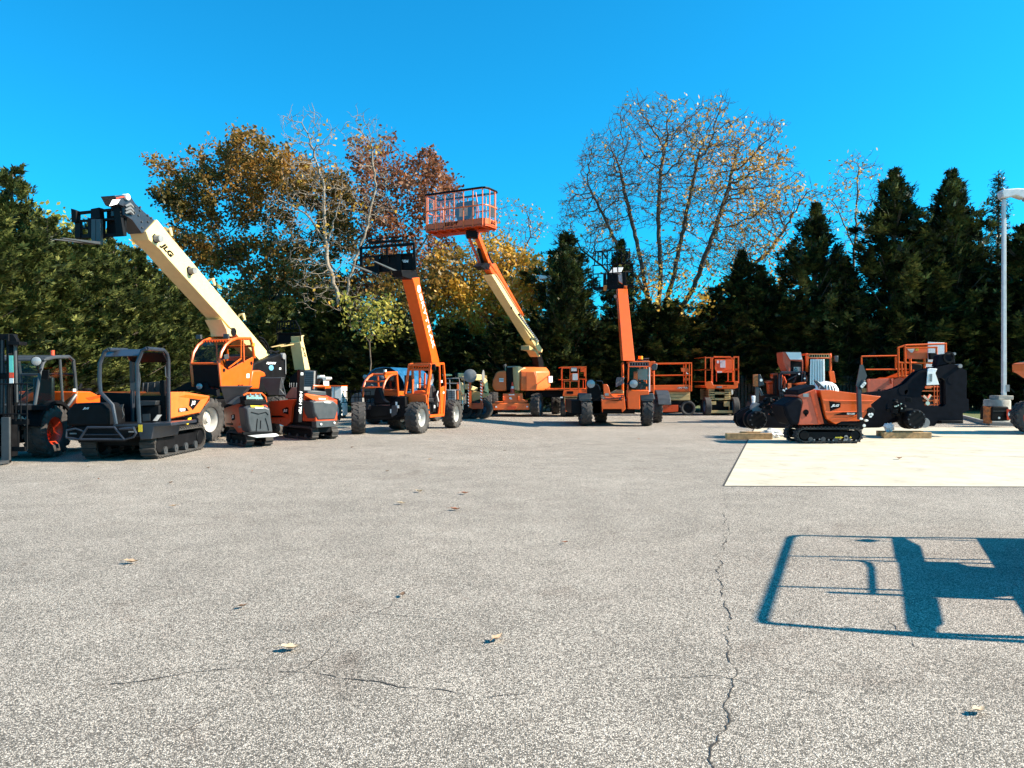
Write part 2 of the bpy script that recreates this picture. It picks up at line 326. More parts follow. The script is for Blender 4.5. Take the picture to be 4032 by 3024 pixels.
m = MB(); m.pv(f, 'r1', [(93, 738), (134, 738), (135, 790), (94, 790)], -1.135, -1.128); m.build('mast_sticker', 'ltt', mast)
m = MB()
for x in (-20, 40, 100, 160, 210, 272): m.tube([f.V('r1', x, 792, -1.38), f.V('r1', x, 1170, -1.38)], .012, 5)
for y in (795, 1098): m.tube([f.V('r1', -90, y, -1.38), f.V('r1', 280, y, -1.38)], .014, 5)
m.tube([f.V('r1', 272, 1098, -1.38), f.V('r1', 272, 1455, -1.38)], .015, 5)
m.build('backrest_guard', 'blk', T)
m = MB(); m.pv(f, 'r1', [(-120, 1150), (270, 1150), (270, 1205), (-120, 1205)], -1.36, -1.28); m.pv(f, 'r1', [(-120, 1425), (250, 1430), (250, 1475), (-120, 1475)], -1.36, -1.28)
m.pv(f, 'r1', [(175, 1200), (186, 1200), (186, 1440), (175, 1440)], -1.33, -1.29); m.build('fork_carriage', 'blk', T, .008)
for xa, xb in ((-260, -180), (12, 92)):
    a = f.V('r1', xa, 1130, -1.45); b = f.V('r1', xb, 1620, -1.45); ua, ub = f.uvz(a)[0], f.uvz(b)[0]
    m = MB(); m.box(f, ua, ub, -1.45, -1.39, .03, a.z)
    m.psu(f, [(-1.39, .03), (-1.39, .09), (-2.45, .05), (-2.5, .02)], ua, ub); m.build('fork', 'gry', T, .006)
m = MB()
for z0, r_ in ((1.0, .018), (1.05, .018), (.95, .015)): m.tube([f.w(-.35, -.9, z0), f.w(-.25, -.7, z0-.2), f.w(-.3, -.5, z0-.1), f.w(-.4, -.3, z0-.35)], r_)
m.build('hydraulic_hose', 'mgr', T)
# ================================================================ canopied tracked carrier
f = F(-7.5, 16.6)
T = thing('tracked_carrier', 'black tracked carrier with tubular roll-over canopy, open seat and light orange tipping skip', 'tracked carrier', f.O)
track(T, f, 0, -.32, -.48, 2.2, .56, 46); track(T, f, -1.55, -1.23, -.48, 2.2, .56, 46)
m = MB(); m.box(f, -1.25, -.3, -.3, 2.1, .28, .6); m.box(f, -1.5, -.02, -.75, .55, .5, .78); m.build('chassis', 'blk', T, .02)
m = MB(); m.pv(f, 'r1', [(664, 1216), (668, 1078), (735, 990), (1012, 988), (1088, 1052), (1094, 1216)], -.85, -.15); m.build('bonnet', 'blk', T, .04)
tv('JLG', f, 'r1', 833, 1055, 897, 1030, -.855, 'ltt', T, shear=.4)
m = MB(); m.pv(f, 'r1', [(668, 1225), (1370, 1225), (1370, 1245), (1240, 1380), (820, 1380), (690, 1345)], -.8, -.6); m.build('front_panel', 'blk', T, .02)
m = MB()
def L(pts, v, r='r1'): return [f.V(r, x, y, v) for x, y in pts]
m.tube(L([(665, 1330), (672, 1262), (760, 1245), (850, 1275)], -.95), .018)
m.tube(L([(665, 1335), (800, 1352), (880, 1232), (1150, 1232), (1250, 1355), (1340, 1330), (1368, 1290), (1345, 1240), (1200, 1250)], -.95), .022)
m.tube(L([(800, 1352), (1250, 1352)], -.95), .022); m.tube(L([(830, 1305), (1215, 1305)], -.93), .014); m.build('bumper_guard', 'nvy', T)
for x0, x1 in ((700, 765), (1290, 1358)):
    m = MB(); m.pv(f, 'r1', [(x0, 1270 if x0 > 900 else 1288), (x1, 1270 if x0 > 900 else 1288), (x1, 1283 if x0 > 900 else 1301), (x0, 1283 if x0 > 900 else 1301)], -.82, -.8); m.build('marker_light', 'mgr', T)
m = MB(); m.pv(f, 'r1', [(1135, 1205), (1720, 1185), (1722, 1215), (1545, 1225), (1520, 1350), (1410, 1355), (1385, 1225), (1135, 1225)], -.78, .5); m.build('footplate', 'nvy', T, .01)
m = MB(); m.pv(f, 'r1', [(1388, 1205), (1428, 1205), (1430, 1278), (1390, 1278)], -.79, -.785); m.build('warning_label', 'yel', T)
m = MB(); m.pv(f, 'r1', [(1138, 1060), (1152, 1060), (1152, 1135), (1138, 1135)], -.93, -.925); m.build('label_strip', 'lens', T)
# canopy tubes
m = MB()
FL = L([(1165, 1200), (1130, 1010), (1010, 880), (1000, 760), (1003, 590), (1055, 470), (1090, 452)], -.9)
FR_ = L([(1400, 1190), (1385, 900), (1378, 590), (1430, 460), (1475, 440)], -.9)
m.tube(FL, .042); m.tube(FR_, .042)
rt = f.w(f.uvz(FR_[-1])[0], .6, FR_[-1].z); rt2 = f.U('r1', 1690, 560, f.uvz(FR_[-1])[0]); rb = f.U('r1', 1697, 1180, f.uvz(FR_[-1])[0])
rt1 = f.U('r1', 1640, 455, f.uvz(FR_[-1])[0])
m.tube([FR_[-1], rt1, (rt1+rt2)/2+f.B*.05+f.Z*.03, rt2, rb], .042)
dx = f.R*(f.uvz(FL[-1])[0]-f.uvz(FR_[-1])[0]); m.tube([FL[-1], rt1+dx, rt2+dx, rb+dx], .042); m.tube([rt2, rt2+dx], .03)
can = m.build('canopy_frame', 'nvy', T)
m = MB(); a = L([(1035, 520), (1075, 455), (1462, 443), (1405, 508)], -.92); a[1] = f.V('r1', 1075, 455, -.5); a[2] = f.V('r1', 1462, 443, -.5)
m.prism([a[0], a[3], a[2], a[1]], -f.Z*.02 + f.B*.015)
m.prism([a[1], a[2], rt1+f.Z*.02, rt1+dx+f.Z*.02], -f.Z*.03); m.build('canopy_roof', 'nvy', can, .01)
m = MB(); m.prism([rt1-f.Z*.05, rt1+dx-f.Z*.05, rt2+dx-f.Z*.02, rt2-f.Z*.02], -f.B*.03-f.Z*.02); m.build('rear_visor', 'blk', can)
m = MB(); m.pv(f, 'r1', [(1425, 785), (1600, 770), (1620, 800), (1600, 960), (1420, 960)], .32, .42); m.pv(f, 'r1', [(1400, 965), (1570, 965), (1560, 1010), (1400, 1020)], -.1, .4)
for x in (1432, 1478, 1545): m.pv(f, 'r1', [(x, 785), (x+12, 785), (x, 955), (x-12, 955)], .30, .33)
m.build('driver_seat', 'seat', T, .03)
m = MB(); m.pv(f, 'r1', [(1405, 1020), (1600, 1010), (1600, 1190), (1405, 1200)], 0, .45); m.pv(f, 'r1', [(1010, 880), (1340, 895), (1340, 1190), (1170, 1200), (1120, 1000)], .1, .2); m.pv(f, 'r1', [(1600, 760), (1640, 760), (1650, 1000), (1600, 880)], .1, .4); m.build('seat_console', 'blk', T, .02)
m = MB(); m.pv(f, 'r1', [(1165, 1190), (1150, 1080), (1180, 1010), (1240, 998), (1225, 1050), (1245, 1110), (1210, 1190)], -.3, -.27); m.build('knee_guard', 'gry', T)
m = MB(); m.pv(f, 'r1', [(1430, 1100), (1508, 1095), (1508, 1165), (1435, 1172)], -.05, -.04); m.build('access_plate', 'gry', T)
m = MB(); m.pu(f, 'r1', [(1545, 1165), (1590, 1105), (1628, 1105), (1580, 1168)], 0, -.02); m.build('pedal_plate', 'mgr', T)
m = MB(); m.pv(f, 'r1', [(1310, 790), (1355, 780), (1370, 840), (1340, 870), (1305, 850)], -.1, 0)
m.tube(L([(1400, 680), (1410, 760), (1395, 900)], -.1), .012); m.tube(L([(1660, 620), (1665, 720), (1690, 735)], 0), .012); m.build('control_lever', 'gry', T)
# skip
m = MB(); m.box(f, -1.47, -.04, .12, .16, .6, 1.34); m.build('bulkhead', 'blk', T)
def cv(a, b, x, y):
    xa, ya, sa = REG[a]; xb, yb, sb = REG[b]; return ((xa+x/sa-xb)*sb, (ya+y/sa-yb)*sb)
sk = [cv('r1', 'r2', 1704, 876), cv('r1', 'r2', 1860, 876), (345, 992), (347, 1040), (320, 1055), (238, 1180), cv('r1', 'r2', 1716, 1148)]
out = [f.U('r2', x, y, 0) for x, y in sk]; dz = -f.R*1.5
m = MB(); t = .03
m.prism(out, -f.R*t); m.prism([p+dz for p in out], f.R*t)
m.prism([out[0], out[-1], out[-1]+f.B*t, out[0]+f.B*t], dz); m.prism([out[-1], out[-2], out[-2]+f.Z*t, out[-1]+f.Z*t], dz)
m.prism([out[-2], out[-3], out[3], out[2], out[2]-f.B*t, out[3]-f.B*t, out[-3]-f.B*t, out[-2]-f.B*t], dz)
skp = m.build('skip', 'pale', T, .012)
X2 = lambda x, y: (lambda s: ((s[0]-REG['r2'][0])*REG['r2'][2], (s[1]-REG['r2'][1])*REG['r2'][2]))((640+x/10.0545, 1520+y/10.0545))
def pz(pts): return [X2(*p) for p in pts]
m = MB(); m.pu(f, 'r2', pz([(1080, 490), (1515, 545), (1200, 955), (1045, 765)]), .004, .0); m.pu(f, 'r2', pz([(635, 885), (950, 850), (1050, 980), (625, 1040)]), .004, 0); m.build('decal', 'ltb', skp)
m = MB(); m.pu(f, 'r2', pz([(665, 420), (930, 345), (1790, 445), (1530, 525)]), .006, .0); m.build('skip_recess', 'org', skp)
a = X2(1130, 590); b = X2(1300, 775); tu('JLG', f, 'r2', a[0], b[1], b[0], a[1], .006, 'ltt', skp, shear=.4, bold=.06)
a = X2(665, 895); b = X2(895, 990); tu('TCR50', f, 'r2', a[0], b[1], b[0], a[1], .006, 'ltt', skp, shear=.2, bold=.06)
m = MB(); m.pu(f, 'r2', [(100, 1300), (120, 1235), (150, 1225), (145, 1260), (112, 1305)], -.1, -.12); m.build('safety_prop', 'yel', T)
# ================================================================ big telehandler, boom out to the left
f = F(-7.92, 20.9, 15)
T = thing('telehandler', 'largest telehandler with rounded orange cab, black body and long cream boom raised to the left', 'telehandler', f.O)
c0 = f.w(-.32, -.25, .62); wheel(T, c0, f.R, .6, .46, .55, 'rim'); m = MB(); 
wheel(T, f.w(-2.1, -.1, .6), -f.R, .6, .46, .55, 'rblu'); wheel(T, f.w(-.2, 3.1, .6), f.R, .6, .46, .55, 'rblu'); wheel(T, f.w(-2.1, 3.1, .6), -f.R, .6, .46, .55, 'rblu')
m = MB(); m.box(f, -1.9, -.5, -.6, 3.9, .45, 1.15); m.pu(f, 'r2', [(830, 640), (1130, 530), (1178, 572), (1180, 790), (1050, 960), (800, 960), (790, 760)], -.25, -2.0); body = m.build('body', 'blk', T, .03)
m = MB(); m.pv(f, 'r1', [(1700, 870), (1880, 780), (2042, 760), (2042, 860), (1860, 870)], .6, .9); m.build('far_fender', 'blk', T, .03)
tu('RJ385', f, 'r2', 962, 655, 1070, 622, -.235, 'ltt', body, shear=.35, bold=.05)
m = MB(); q = f.U('r2', 1017, 686, -.24); A = [q + f.B*(.13*math.cos(i*PI/8)) + f.Z*(.085*math.sin(i*PI/8)) for i in range(16)]; m.prism(A, f.R*.005); m.build('emblem', 'blul', body)
m = MB(); m.pu(f, 'r2', [(1104, 684), (1124, 684), (1124, 706), (1104, 706)], -.24, -.235); m.build('sticker', 'ltt', body)
m = MB(); m.tube([f.U('r2', 1172, 575, -.22), f.U('r2', 1175, 755, -.22)], .018); m.build('pipe', 'mgr', body)
m = MB(); q = f.U('r2', 1142, 560, -.25); m.cyl(q, f.R, .1, .12); m.build('pivot_pin', 'mgr', body)
m = MB(); m.tube([f.U('r2', x, y, -.5) for x, y in ((880, 350), (930, 370), (975, 430), (990, 480))], .03); m.tube([f.U('r2', x, y, -.5) for x, y in ((895, 385), (930, 405), (960, 470), (970, 500))], .03)
m.tube([f.U('r2', x, y, -.4) for x, y in ((985, 510), (1010, 500), (1060, 520), (1100, 505))], .035); m.tube([f.U('r2', x, y, -.4) for x, y in ((1000, 525), (1030, 505), (1080, 530))], .03); m.build('hydraulic_hose', 'blk', body)
m = MB(); m.pu(f, 'r2', [(815, 715), (900, 712), (950, 735), (965, 780), (905, 790), (890, 918), (780, 918)], -.02, -.7); m.build('fender', 'org', T, .04)
# cab
cp = [(470, 890), (448, 640), (475, 520), (520, 440), (580, 390), (640, 365), (790, 365), (815, 450), (832, 580), (815, 690), (780, 880)]
A = [f.U('r2', x, y, 0) for x, y in cp]
cw = .88
dl = -f.R*cw
m = MB()
low = [f.U('r2', x, y, 0) for x, y in ((470, 890), (450, 650), (478, 655), (550, 712), (720, 620), (832, 565), (815, 690), (778, 888))]
m.prism(low, -f.R*.05); m.build('door', 'org', T, .012)
m = MB(); m.prism([p+dl for p in low], f.R*.05); m.prism([low[-1], low[-2], low[-3], low[-3]-f.B*.04, low[-2]-f.B*.04, low[-1]-f.B*.04], dl); m.build('cab_shell', 'org', T, .01)
m = MB(); m.prism([A[0], A[1], A[1]+f.B*.05, A[0]+f.B*.05], dl); m.build('front_panel', 'blk', T, .01)
m = MB(); g1 = [A[i] for i in range(1, 6)]; g2 = [p+dl for p in g1]
for i in range(4): m.add([g1[i], g1[i+1], g2[i+1], g2[i]], [(0, 1, 2, 3)])
ws = m.build('windshield', 'glass', T)
m = MB(); up_ = [f.U('r2', x, y, 0) for x, y in ((455, 640), (478, 525), (525, 445), (585, 395), (645, 370), (700, 370), (715, 375), (720, 560), (700, 605), (550, 695), (478, 650))]
m.prism(up_, -f.R*.01); m.build('door_window', 'glass', T)
m = MB(); m.pu(f, 'r2', [(728, 378), (790, 370), (812, 450), (825, 560), (730, 610)], 0, -.01); m.build('rear_window', 'glass', T)
fr = MB()
for d_ in (V3((0, 0, 0)), dl):
    fr.tube([p+d_ for p in A[:8]]+[f.U('r2', 832, 580, 0)+d_], .04, 6)
    fr.tube([f.U('r2', 712, 370, .01)+d_, f.U('r2', 722, 625, .01)+d_], .025, 6)
for k in (1, 4, 6, 7): fr.tube([A[k], A[k]+dl], .035, 6)
fr.build('cab_frame', 'org', T)
m = MB(); m.pu(f, 'r2', [(686, 372), (694, 372), (694, 570), (686, 574)], .015, .02); m.pu(f, 'r2', [(550, 680), (690, 575), (695, 590), (552, 695)], .012, .02); m.build('grab_rail', 'org', T)
m = MB()
for i in range(10):
    k = (i+.5)/10; p0 = A[5]+dl*k; p1 = A[6]+dl*k; p0 = p0.lerp(p1, .03); m.beam(p0-f.B*.35-f.Z*.1, p1, .03, .03)
m.build('roof_grille', 'red', T)
m = MB(); m.prism([A[5]-f.Z*.05, A[6]-f.Z*.05, A[6]-f.Z*.02, A[5]-f.Z*.02], dl); m.build('roof', 'red', T)
m = MB(); m.box(f, -.65, -.25, .75, 1.2, 1.6, 1.72); m.box(f, -.65, -.25, 1.1, 1.22, 1.7, 2.25); m.build('driver_seat', 'seat', T, .03)
m = MB(); c = f.w(-.45, .45, 1.95); m.tube([c + V3((math.cos(a)*.19, math.sin(a)*.08, math.sin(a)*.17)) for a in [i*PI/8 for i in range(16)]], .014, 6, True); m.tube([c, c-f.Z*.5-f.B*.15], .03); m.build('steering_wheel', 'blk', T)
for x, y, u in ((265, 352, -.85), (520, 340, -.05)):
    q = f.U('r2', 520, 340, -.03) if u > -.5 else f.U('r2', 520, 345, -.03)+dl; m = MB(); m.prism([q+f.R*a-f.Z*b for a, b in ((-.08, -.06), (.08, -.06), (.08, .06), (-.08, .06))], f.B*.08); m.build('roof_lamp', 'gry', T, .01)
lamp(T, f.V('r2', 235, 888, -.12), V3((.2, -1, 0)), .085, 'headlight')
m = MB(); m.pv(f, 'r2', [(175, 850), (320, 850), (330, 905), (420, 915), (430, 1000), (180, 940)], -.05, .1); m.build('front_bracket', 'blk', T, .02)
m = MB(); m.pu(f, 'r2', [(498, 545), (545, 535), (548, 590), (500, 598)], .15, .18); m.build('mirror', 'gry', T, .01)
for x, y in ((502, 713), (800, 636)):
    m = MB(); m.cyl(f.U('r2', x, y, .0), f.R, .055, .015); m.build('door_latch', 'blk', T)
m = MB(); m.pu(f, 'r2', [(750, 752), (780, 750), (780, 795), (750, 797)], .004, 0); m.build('door_sticker', 'ltt', T)
tu('JLG', f, 'r2', 642, 889, 712, 870, .004, 'ltb', T, shear=.35, bold=.05)
m = MB(); m.cyl(A[7]+f.Z*.04, f.Z, .06, .1); m.build('beacon', 'amb', T)
# boom
hb = .5
m = MB(); m.pu(f, 'b1', [(992, 390), (1058, 470), (1140, 570), (2045, 1650), (1950, 1705), (1560, 1270), (1100, 765), (1020, 670), (950, 610), (915, 580), (888, 500)], -.45, -.45-hb)
bo = m.build('boom', 'cream', T, .015)
m = MB(); m.pu(f, 'b1', [(1590, 1320), (1650, 1395), (1720, 1440), (1700, 1480), (1650, 1480), (1640, 1420)], -.42, -.97); m.build('cylinder_bracket', 'cream', bo, .01)
m = MB(); m.pu(f, 'b1', [(595, 165), (735, 158), (790, 240), (880, 325), (968, 395), (890, 500), (850, 520), (760, 395), (690, 350), (690, 270), (640, 250)], -.5, -.9); tip = m.build('boom_tip', 'nvy', bo, .01)
for x, y in ((790, 268), (835, 275), (835, 305), (785, 325), (820, 350), (905, 350), (850, 410), (910, 410), (940, 375), (855, 465), (725, 300)):
    m = MB(); m.cyl(f.U('b1', x, y, -.49), f.R, .025, .03, 6); m.build('bolt', 'gry', tip)
m = MB(); m.pu(f, 'b1', [(575, 205), (650, 200), (620, 245), (545, 265)], -.495, -.5); m.build('sticker', 'ltt', tip)
m = MB(); m.pu(f, 'b1', [(610, 185), (690, 170), (690, 180), (612, 195)], -.494, -.5); m.build('hazard_strip', 'cone', tip)
m = MB(); m.cyl(f.U('b1', 703, 180, -.5), f.R, .075, .12); m.build('head_pin', 'wht', tip)
m = MB(); 
for y in (265, 300, 330): m.tube([f.U('b1', 700, y, -.46), f.U('b1', 740, y-20, -.4), f.U('b1', 770, y+10, -.46)], .025)
m.build('tip_hoses', 'mgr', tip)
for x, y in ((998, 568), (1318, 868)):
    m = MB(); m.cyl(f.U('b1', x, y, -.38), f.R, .09, .2); a_ = m.build('boom_roller', 'mgr', bo)
    m = MB(); m.pu(f, 'b1', [(x-50, y-25), (x-30, y-45), (x+10, y-20), (x+5, y+40), (x-25, y+45), (x-45, y+15)], -.442, -.45); m.build('roller_slot', 'ltb', bo)
for x, y in ((1095, 520), (1497, 985), (1780, 1310)):
    m = MB(); p = f.U('b1', x, y, -.55); m.tube([p+V3((-.12, .0, -.03)), p+V3((-.06, 0, .1)), p+V3((.05, 0, .12)), p+V3((.1, 0, -.06))], .03, 6); m.build('lifting_eye', 'cream', bo)
p0 = f.U('b1', 1000, 620, -.46); dd = (f.U('b1', 1640, 1380, -.46)-p0)
c = f.U('b1', 1083, 678, -.445); text('JLG', c, dd, f.R.cross(dd), .52, .2, 'ltb', bo, shear=.3, bold=.05)
for k in (.12, .45, .8): q = p0+dd*k-f.R*.2; q = f.U('b1', (1065, 1287, 1492)[(.12, .45, .8).index(k)], (787, 1030, 1254)[(.12, .45, .8).index(k)], -.9); m = MB(); m.cyl(q, f.R.cross(dd), .035, .12); m.build('bolt', 'blk', bo)
m = MB(); m.tube([f.U('b1', x, y, -.92) for x, y in ((1560, 1330), (1580, 1440), (1600, 1475))], .02); m.cyl(f.U('b1', 1625, 1440, -.7), f.R, .12, .6); m.build('lift_cylinder', 'blk', bo)
# carriage
vt = f.uvz(f.U('b1', 640, 330, -.7))[1]
m = MB(); m.pv(f, 'b1', [(190, 320), (600, 280), (600, 300), (190, 345)], vt-.1, vt); m.pv(f, 'b1', [(190, 395), (600, 370), (600, 395), (190, 412)], vt-.1, vt)
m.pv(f, 'b1', [(185, 285), (235, 305), (235, 415), (195, 415)], vt-.15, vt); m.pv(f, 'b1', [(222, 415), (275, 410), (275, 560), (222, 565)], vt-.08, vt); m.pv(f, 'b1', [(340, 375), (480, 370), (475, 560), (345, 560)], vt-.12, vt)
m.pv(f, 'b1', [(370, 290), (450, 275), (460, 380), (370, 385)], vt-.15, vt); m.pv(f, 'b1', [(222, 530), (640, 515), (640, 545), (222, 568)], vt-.06, vt); m.pv(f, 'b1', [(520, 300), (690, 270), (690, 540), (520, 545)], vt+.05, vt+.12)
m.pv(f, 'b1', [(575, 262), (640, 265), (680, 540), (612, 545)], vt-.1, vt-.02); m.pv(f, 'b1', [(222, 460), (340, 460), (340, 480), (222, 480)], vt-.06, vt); m.build('fork_carriage', 'blk', T, .01)
for (xa, xb) in ((395, 435), (440, 482)):
    a0 = f.V('b1', xa, 600, vt-.12); a1 = f.V('b1', xb, 615, vt-.12)
    m = MB(); b0 = f.V('b1', 10 if xa < 400 else 85, 572 if xa < 400 else 560, vt-1.3)
    dq = (a1-a0); dq.z = 0; m.prism([a0, a0+dq, a0+dq-f.Z*.07, a0-f.Z*.07], [b0, b0+dq*.6, b0+dq*.6-f.Z*.02, b0-f.Z*.02])
    m.box(f, f.uvz(a0)[0], f.uvz(a1)[0], vt-.18, vt-.1, a0.z-.05, f.V('b1', xb, 400, vt).z); m.build('fork', 'gry', T, .005)
# ================================================================ small grey-nosed dumper with hopper
def mini_dumper(lab, O, deg, hoodpts, side, r, W, L_, hl):
    f = F(O[0], O[1], deg)
    T = thing('tracked_dumper', lab, 'mini dumper', f.O, 'mini tracked dumpers with grey rear hoods')
    track(T, f, W, W-.2, .05, L_, .34, 30, rollers=3); track(T, f, .02, .22, .05, L_, .34, 30, rollers=3)
    m = MB(); m.box(f, .1, W-.1, .1, L_, .2, .5); m.build('chassis', 'blk', T, .02)
    return f, T
f, T = mini_dumper('small red-orange tracked dumper with a pale metal step below its glossy grey hood', (-6.6, 19.1), -42, 0, 0, 0, .72, 1.35, 0)
# body side visible on plane u=0
m = MB(); m.pu(f, 'r2', [(500, 1125), (610, 1090), (680, 1060), (725, 1110), (735, 1200), (725, 1395), (650, 1395), (605, 1330), (512, 1330)], .0, .62); body = m.build('body', 'red', T, .02)
m = MB(); m.pu(f, 'r2', [(580, 1200), (618, 1192), (620, 1250), (590, 1262)], -.005, 0); m.build('decal', 'ltb', body)
q = f.U('r2', 600, 1222, -.01); text('JLG', q, -f.B, f.Z, .12, .1, 'ltt', body, shear=.3, bold=.05)
m = MB(); m.pu(f, 'r2', [(525, 1290), (600, 1290), (600, 1310), (530, 1305)], -.005, 0); m.build('stripe', 'ltb', body)
m = MB(); m.pu(f, 'r2', [(655, 1320), (725, 1325), (725, 1345), (655, 1340)], -.008, 0); m.build('label_strip', 'mgr', body)
H = [(720, 1120), (760, 1098), (950, 1100), (1000, 1125), (1015, 1250), (1032, 1380), (1020, 1398), (770, 1398), (740, 1300)]
m = MB(); A = [f.V('r2', x, y, -.08) for x, y in H]; Cn = sum(A, V3())/len(A); Bk = [p + f.B*.35 for p in A]; Fr = [Cn+(p-Cn)*.86-f.B*.07 for p in A]
m.prism(A, Bk); m.prism(Fr, A); m.build('rear_hood', 'gry', T, .02)
m = MB()
for pts in (((868, 1240), (855, 1380)), ((955, 1235), (980, 1320), (990, 1370)), ((800, 1170), (880, 1190), (960, 1170), (985, 1200)), ((905, 1260), (900, 1350))):
    m.tube([f.V('r2', x, y, -.155) for x, y in pts], .011, 6)
m.build('hood_ribs', 'blk', T)
m = MB(); m.pv(f, 'r2', [(790, 1095), (935, 1100), (930, 1120), (800, 1115)], -.16, -.14); m.build('warning_label', 'yel', T)
m = MB(); m.pv(f, 'r2', [(840, 1112), (930, 1118), (930, 1130), (842, 1128)], -.162, -.14); m.build('sticker', 'ltt', T)
m = MB(); m.pv(f, 'r2', [(725, 1040), (968, 1035), (970, 1090), (730, 1092)], -.05, .25); m.pv(f, 'r2', [(690, 1000), (740, 985), (745, 1070), (700, 1080)], .1, .3); m.build('control_panel', 'blk', T, .012)
m = MB(); m.tube([f.V('r2', x, y, -.02) for x, y in ((715, 985), (760, 962), (915, 965), (955, 1005), (965, 1060))], .022); m.build('handlebar', 'org', T)
m = MB(); m.pv(f, 'r2', [(750, 985), (905, 978), (935, 1030), (745, 1030)], .0, .2)
for x in (790, 845, 895): m.cyl(f.V('r2', x, 985, -.02), f.Z, .02, .08, 8)
m.build('engine_cover', 'chr', T, .01)
m = MB(); m.pv(f, 'r2', [(715, 1385), (1030, 1385), (1030, 1410), (715, 1415)], -.1, .0); m.build('rear_bumper', 'blk', T)
m = MB(); m.pv(f, 'r2', [(780, 1428), (1075, 1402), (1108, 1425), (1050, 1440), (860, 1448)], -.3, -.15); m.build('step', 'gal', T, .008)
# hopper
def hopper(T, r, top, bot, v0, dep, f, m_='gry'):
    m = MB(); A = [f.V(r, x, y, v0) for x, y in top]; Bq = [f.V(r, x, y, v0+dep*.2) for x, y in bot]
    A2 = [A[0], A[1], A[1]+f.B*dep, A[0]+f.B*dep]; B2 = [Bq[0], Bq[1], Bq[1]+f.B*dep*.6, Bq[0]+f.B*dep*.6]
    for i in range(4):
        j = (i+1) % 4; n = (A2[j]-A2[i]).cross(B2[i]-A2[i]).normalized()*.012; m.prism([A2[i], A2[j], B2[j], B2[i]], n)
    m.prism(B2, f.Z*.015); m.tube(A2, .014, 6, True); return m.build('hopper', m_, T)
g = F(f.O.x, f.O.y, -12)
hopper(T, 'r2', ((465, 892), (768, 892)), ((525, 1085), (625, 1075)), .1, .75, g)
m = MB(); m.pv(g, 'r2', [(525, 1080), (640, 1000), (755, 980), (700, 1060), (620, 1090)], .12, .4); m.build('hopper_chute', 'gry', T, .01)
# ---- second mini dumper
f, T = mini_dumper('red-orange tracked dumper with black hopper and upright black mast lettered down its side', (-5.55, 21.4), -45, 0, 0, 0, .85, 1.75, 0)
m = MB(); m.pu(f, 'r2', [(990, 1052), (1180, 1035), (1285, 1030), (1240, 1110), (1225, 1280), (1175, 1325), (1095, 1300), (1000, 1290)], .0, .7); m.pu(f, 'r2', [(1378, 985), (1500, 1040), (1500, 1270), (1355, 1268)], .0, .7); body = m.build('body', 'red', T, .015)
m = MB(); m.pu(f, 'r2', [(1215, 1150), (1240, 1030), (1330, 1040), (1330, 1280), (1225, 1300)], .08, .6); m.build('frame', 'blk', T)
m = MB(); m.pu(f, 'r2', [(1137, 1138), (1185, 1115), (1205, 1120), (1203, 1195), (1145, 1180)], -.006, 0); m.pu(f, 'r2', [(1020, 1208), (1120, 1207), (1175, 1225), (1020, 1228)], -.006, 0); m.build('decal', 'ltb', body)
tq = f.U('r2', 1171, 1155, -.012); text('JLG', tq, -f.B, f.Z, .24, .1, 'ltt', body, shear=.35, bold=.05)
m = MB(); m.pv(f, 'r2', [(1330, 705), (1382, 710), (1375, 985), (1352, 1280), (1310, 1280), (1322, 980)], -.12, .02); mast = m.build('mast', 'blk', T, .008)
c = f.V('r2', 1336, 1065, -.125); text('HIGH TIP', c, (f.V('r2', 1330, 1150, -.125)-f.V('r2', 1340, 985, -.125)), (f.V('r2', 1350, 1070, -.125)-f.V('r2', 1320, 1068, -.125)), .62, .085, 'ltt', mast, shear=.15, bold=.03)
m = MB(); m.pv(f, 'r2', [(1340, 738), (1366, 738), (1366, 766), (1340, 766)], -.128, -.12); m.build('sticker', 'ltt', mast)
H = [(1438, 1050), (1480, 1040), (1690, 1038), (1742, 1085), (1745, 1130), (1712, 1255), (1505, 1265), (1460, 1180)]
m = MB(); A = [f.V('r2', x, y, -.1) for x, y in H]; Cn = sum(A, V3())/len(A); m.prism(A, [p + f.B*.4 for p in A]); m.prism([Cn+(p-Cn)*.86-f.B*.07 for p in A], A); m.build('rear_hood', 'gry', T, .02)
m = MB(); m.pv(f, 'r2', [(1505, 1268), (1710, 1258), (1715, 1325), (1510, 1340)], -.14, .1); b_ = m.build('rear_bumper', 'gry', T, .01)
m = MB()
for x, y in ((1560, 1300), (1705, 1285)): m.cyl(f.V('r2', x, y, -.15), f.B, .03, .03, 10)
m.build('reflector', 'ltt', b_)
m = MB(); m.pv(f, 'r2', [(1378, 985), (1400, 965), (1640, 1005), (1645, 1035), (1480, 1045)], -.06, .3); m.build('rear_cowl', 'org', T, .015)
m = MB(); m.pv(f, 'r2', [(1410, 930), (1500, 932), (1620, 945), (1622, 992), (1500, 992), (1405, 970)], -.04, .35); m.build('engine', 'gry', T, .03)
m = MB(); m.pv(f, 'r2', [(1585, 1055), (1615, 1050), (1672, 1062), (1665, 1072), (1610, 1070)], -.175, -.16); m.pv(f, 'r2', [(1535, 1015), (1612, 1018), (1610, 1034), (1537, 1032)], -.07, -.06); m.build('warning_label', 'ltt', T)
m = MB(); m.tube([f.V('r2', x, y, .1) for x, y in ((1470, 915), (1475, 885), (1600, 885), (1605, 915))], .02); m.build('handlebar', 'org', T)
m = MB(); m.pu(f, 'r2', [(1170, 1000), (1240, 900), (1315, 895), (1315, 1020), (1180, 1020)], .2, .6)
for x in (1235, 1260, 1290, 1215): m.tube([f.U('r2', x, 900, .3), f.U('r2', x+4, 850, .3)], .012, 6)
m.build('control_bank', 'mgr', T, .01)
g = F(f.O.x-.1, f.O.y, -10)
hopper(T, 'r2', ((905, 797), (1122, 797)), ((985, 985), (1100, 980)), .1, .9, g)
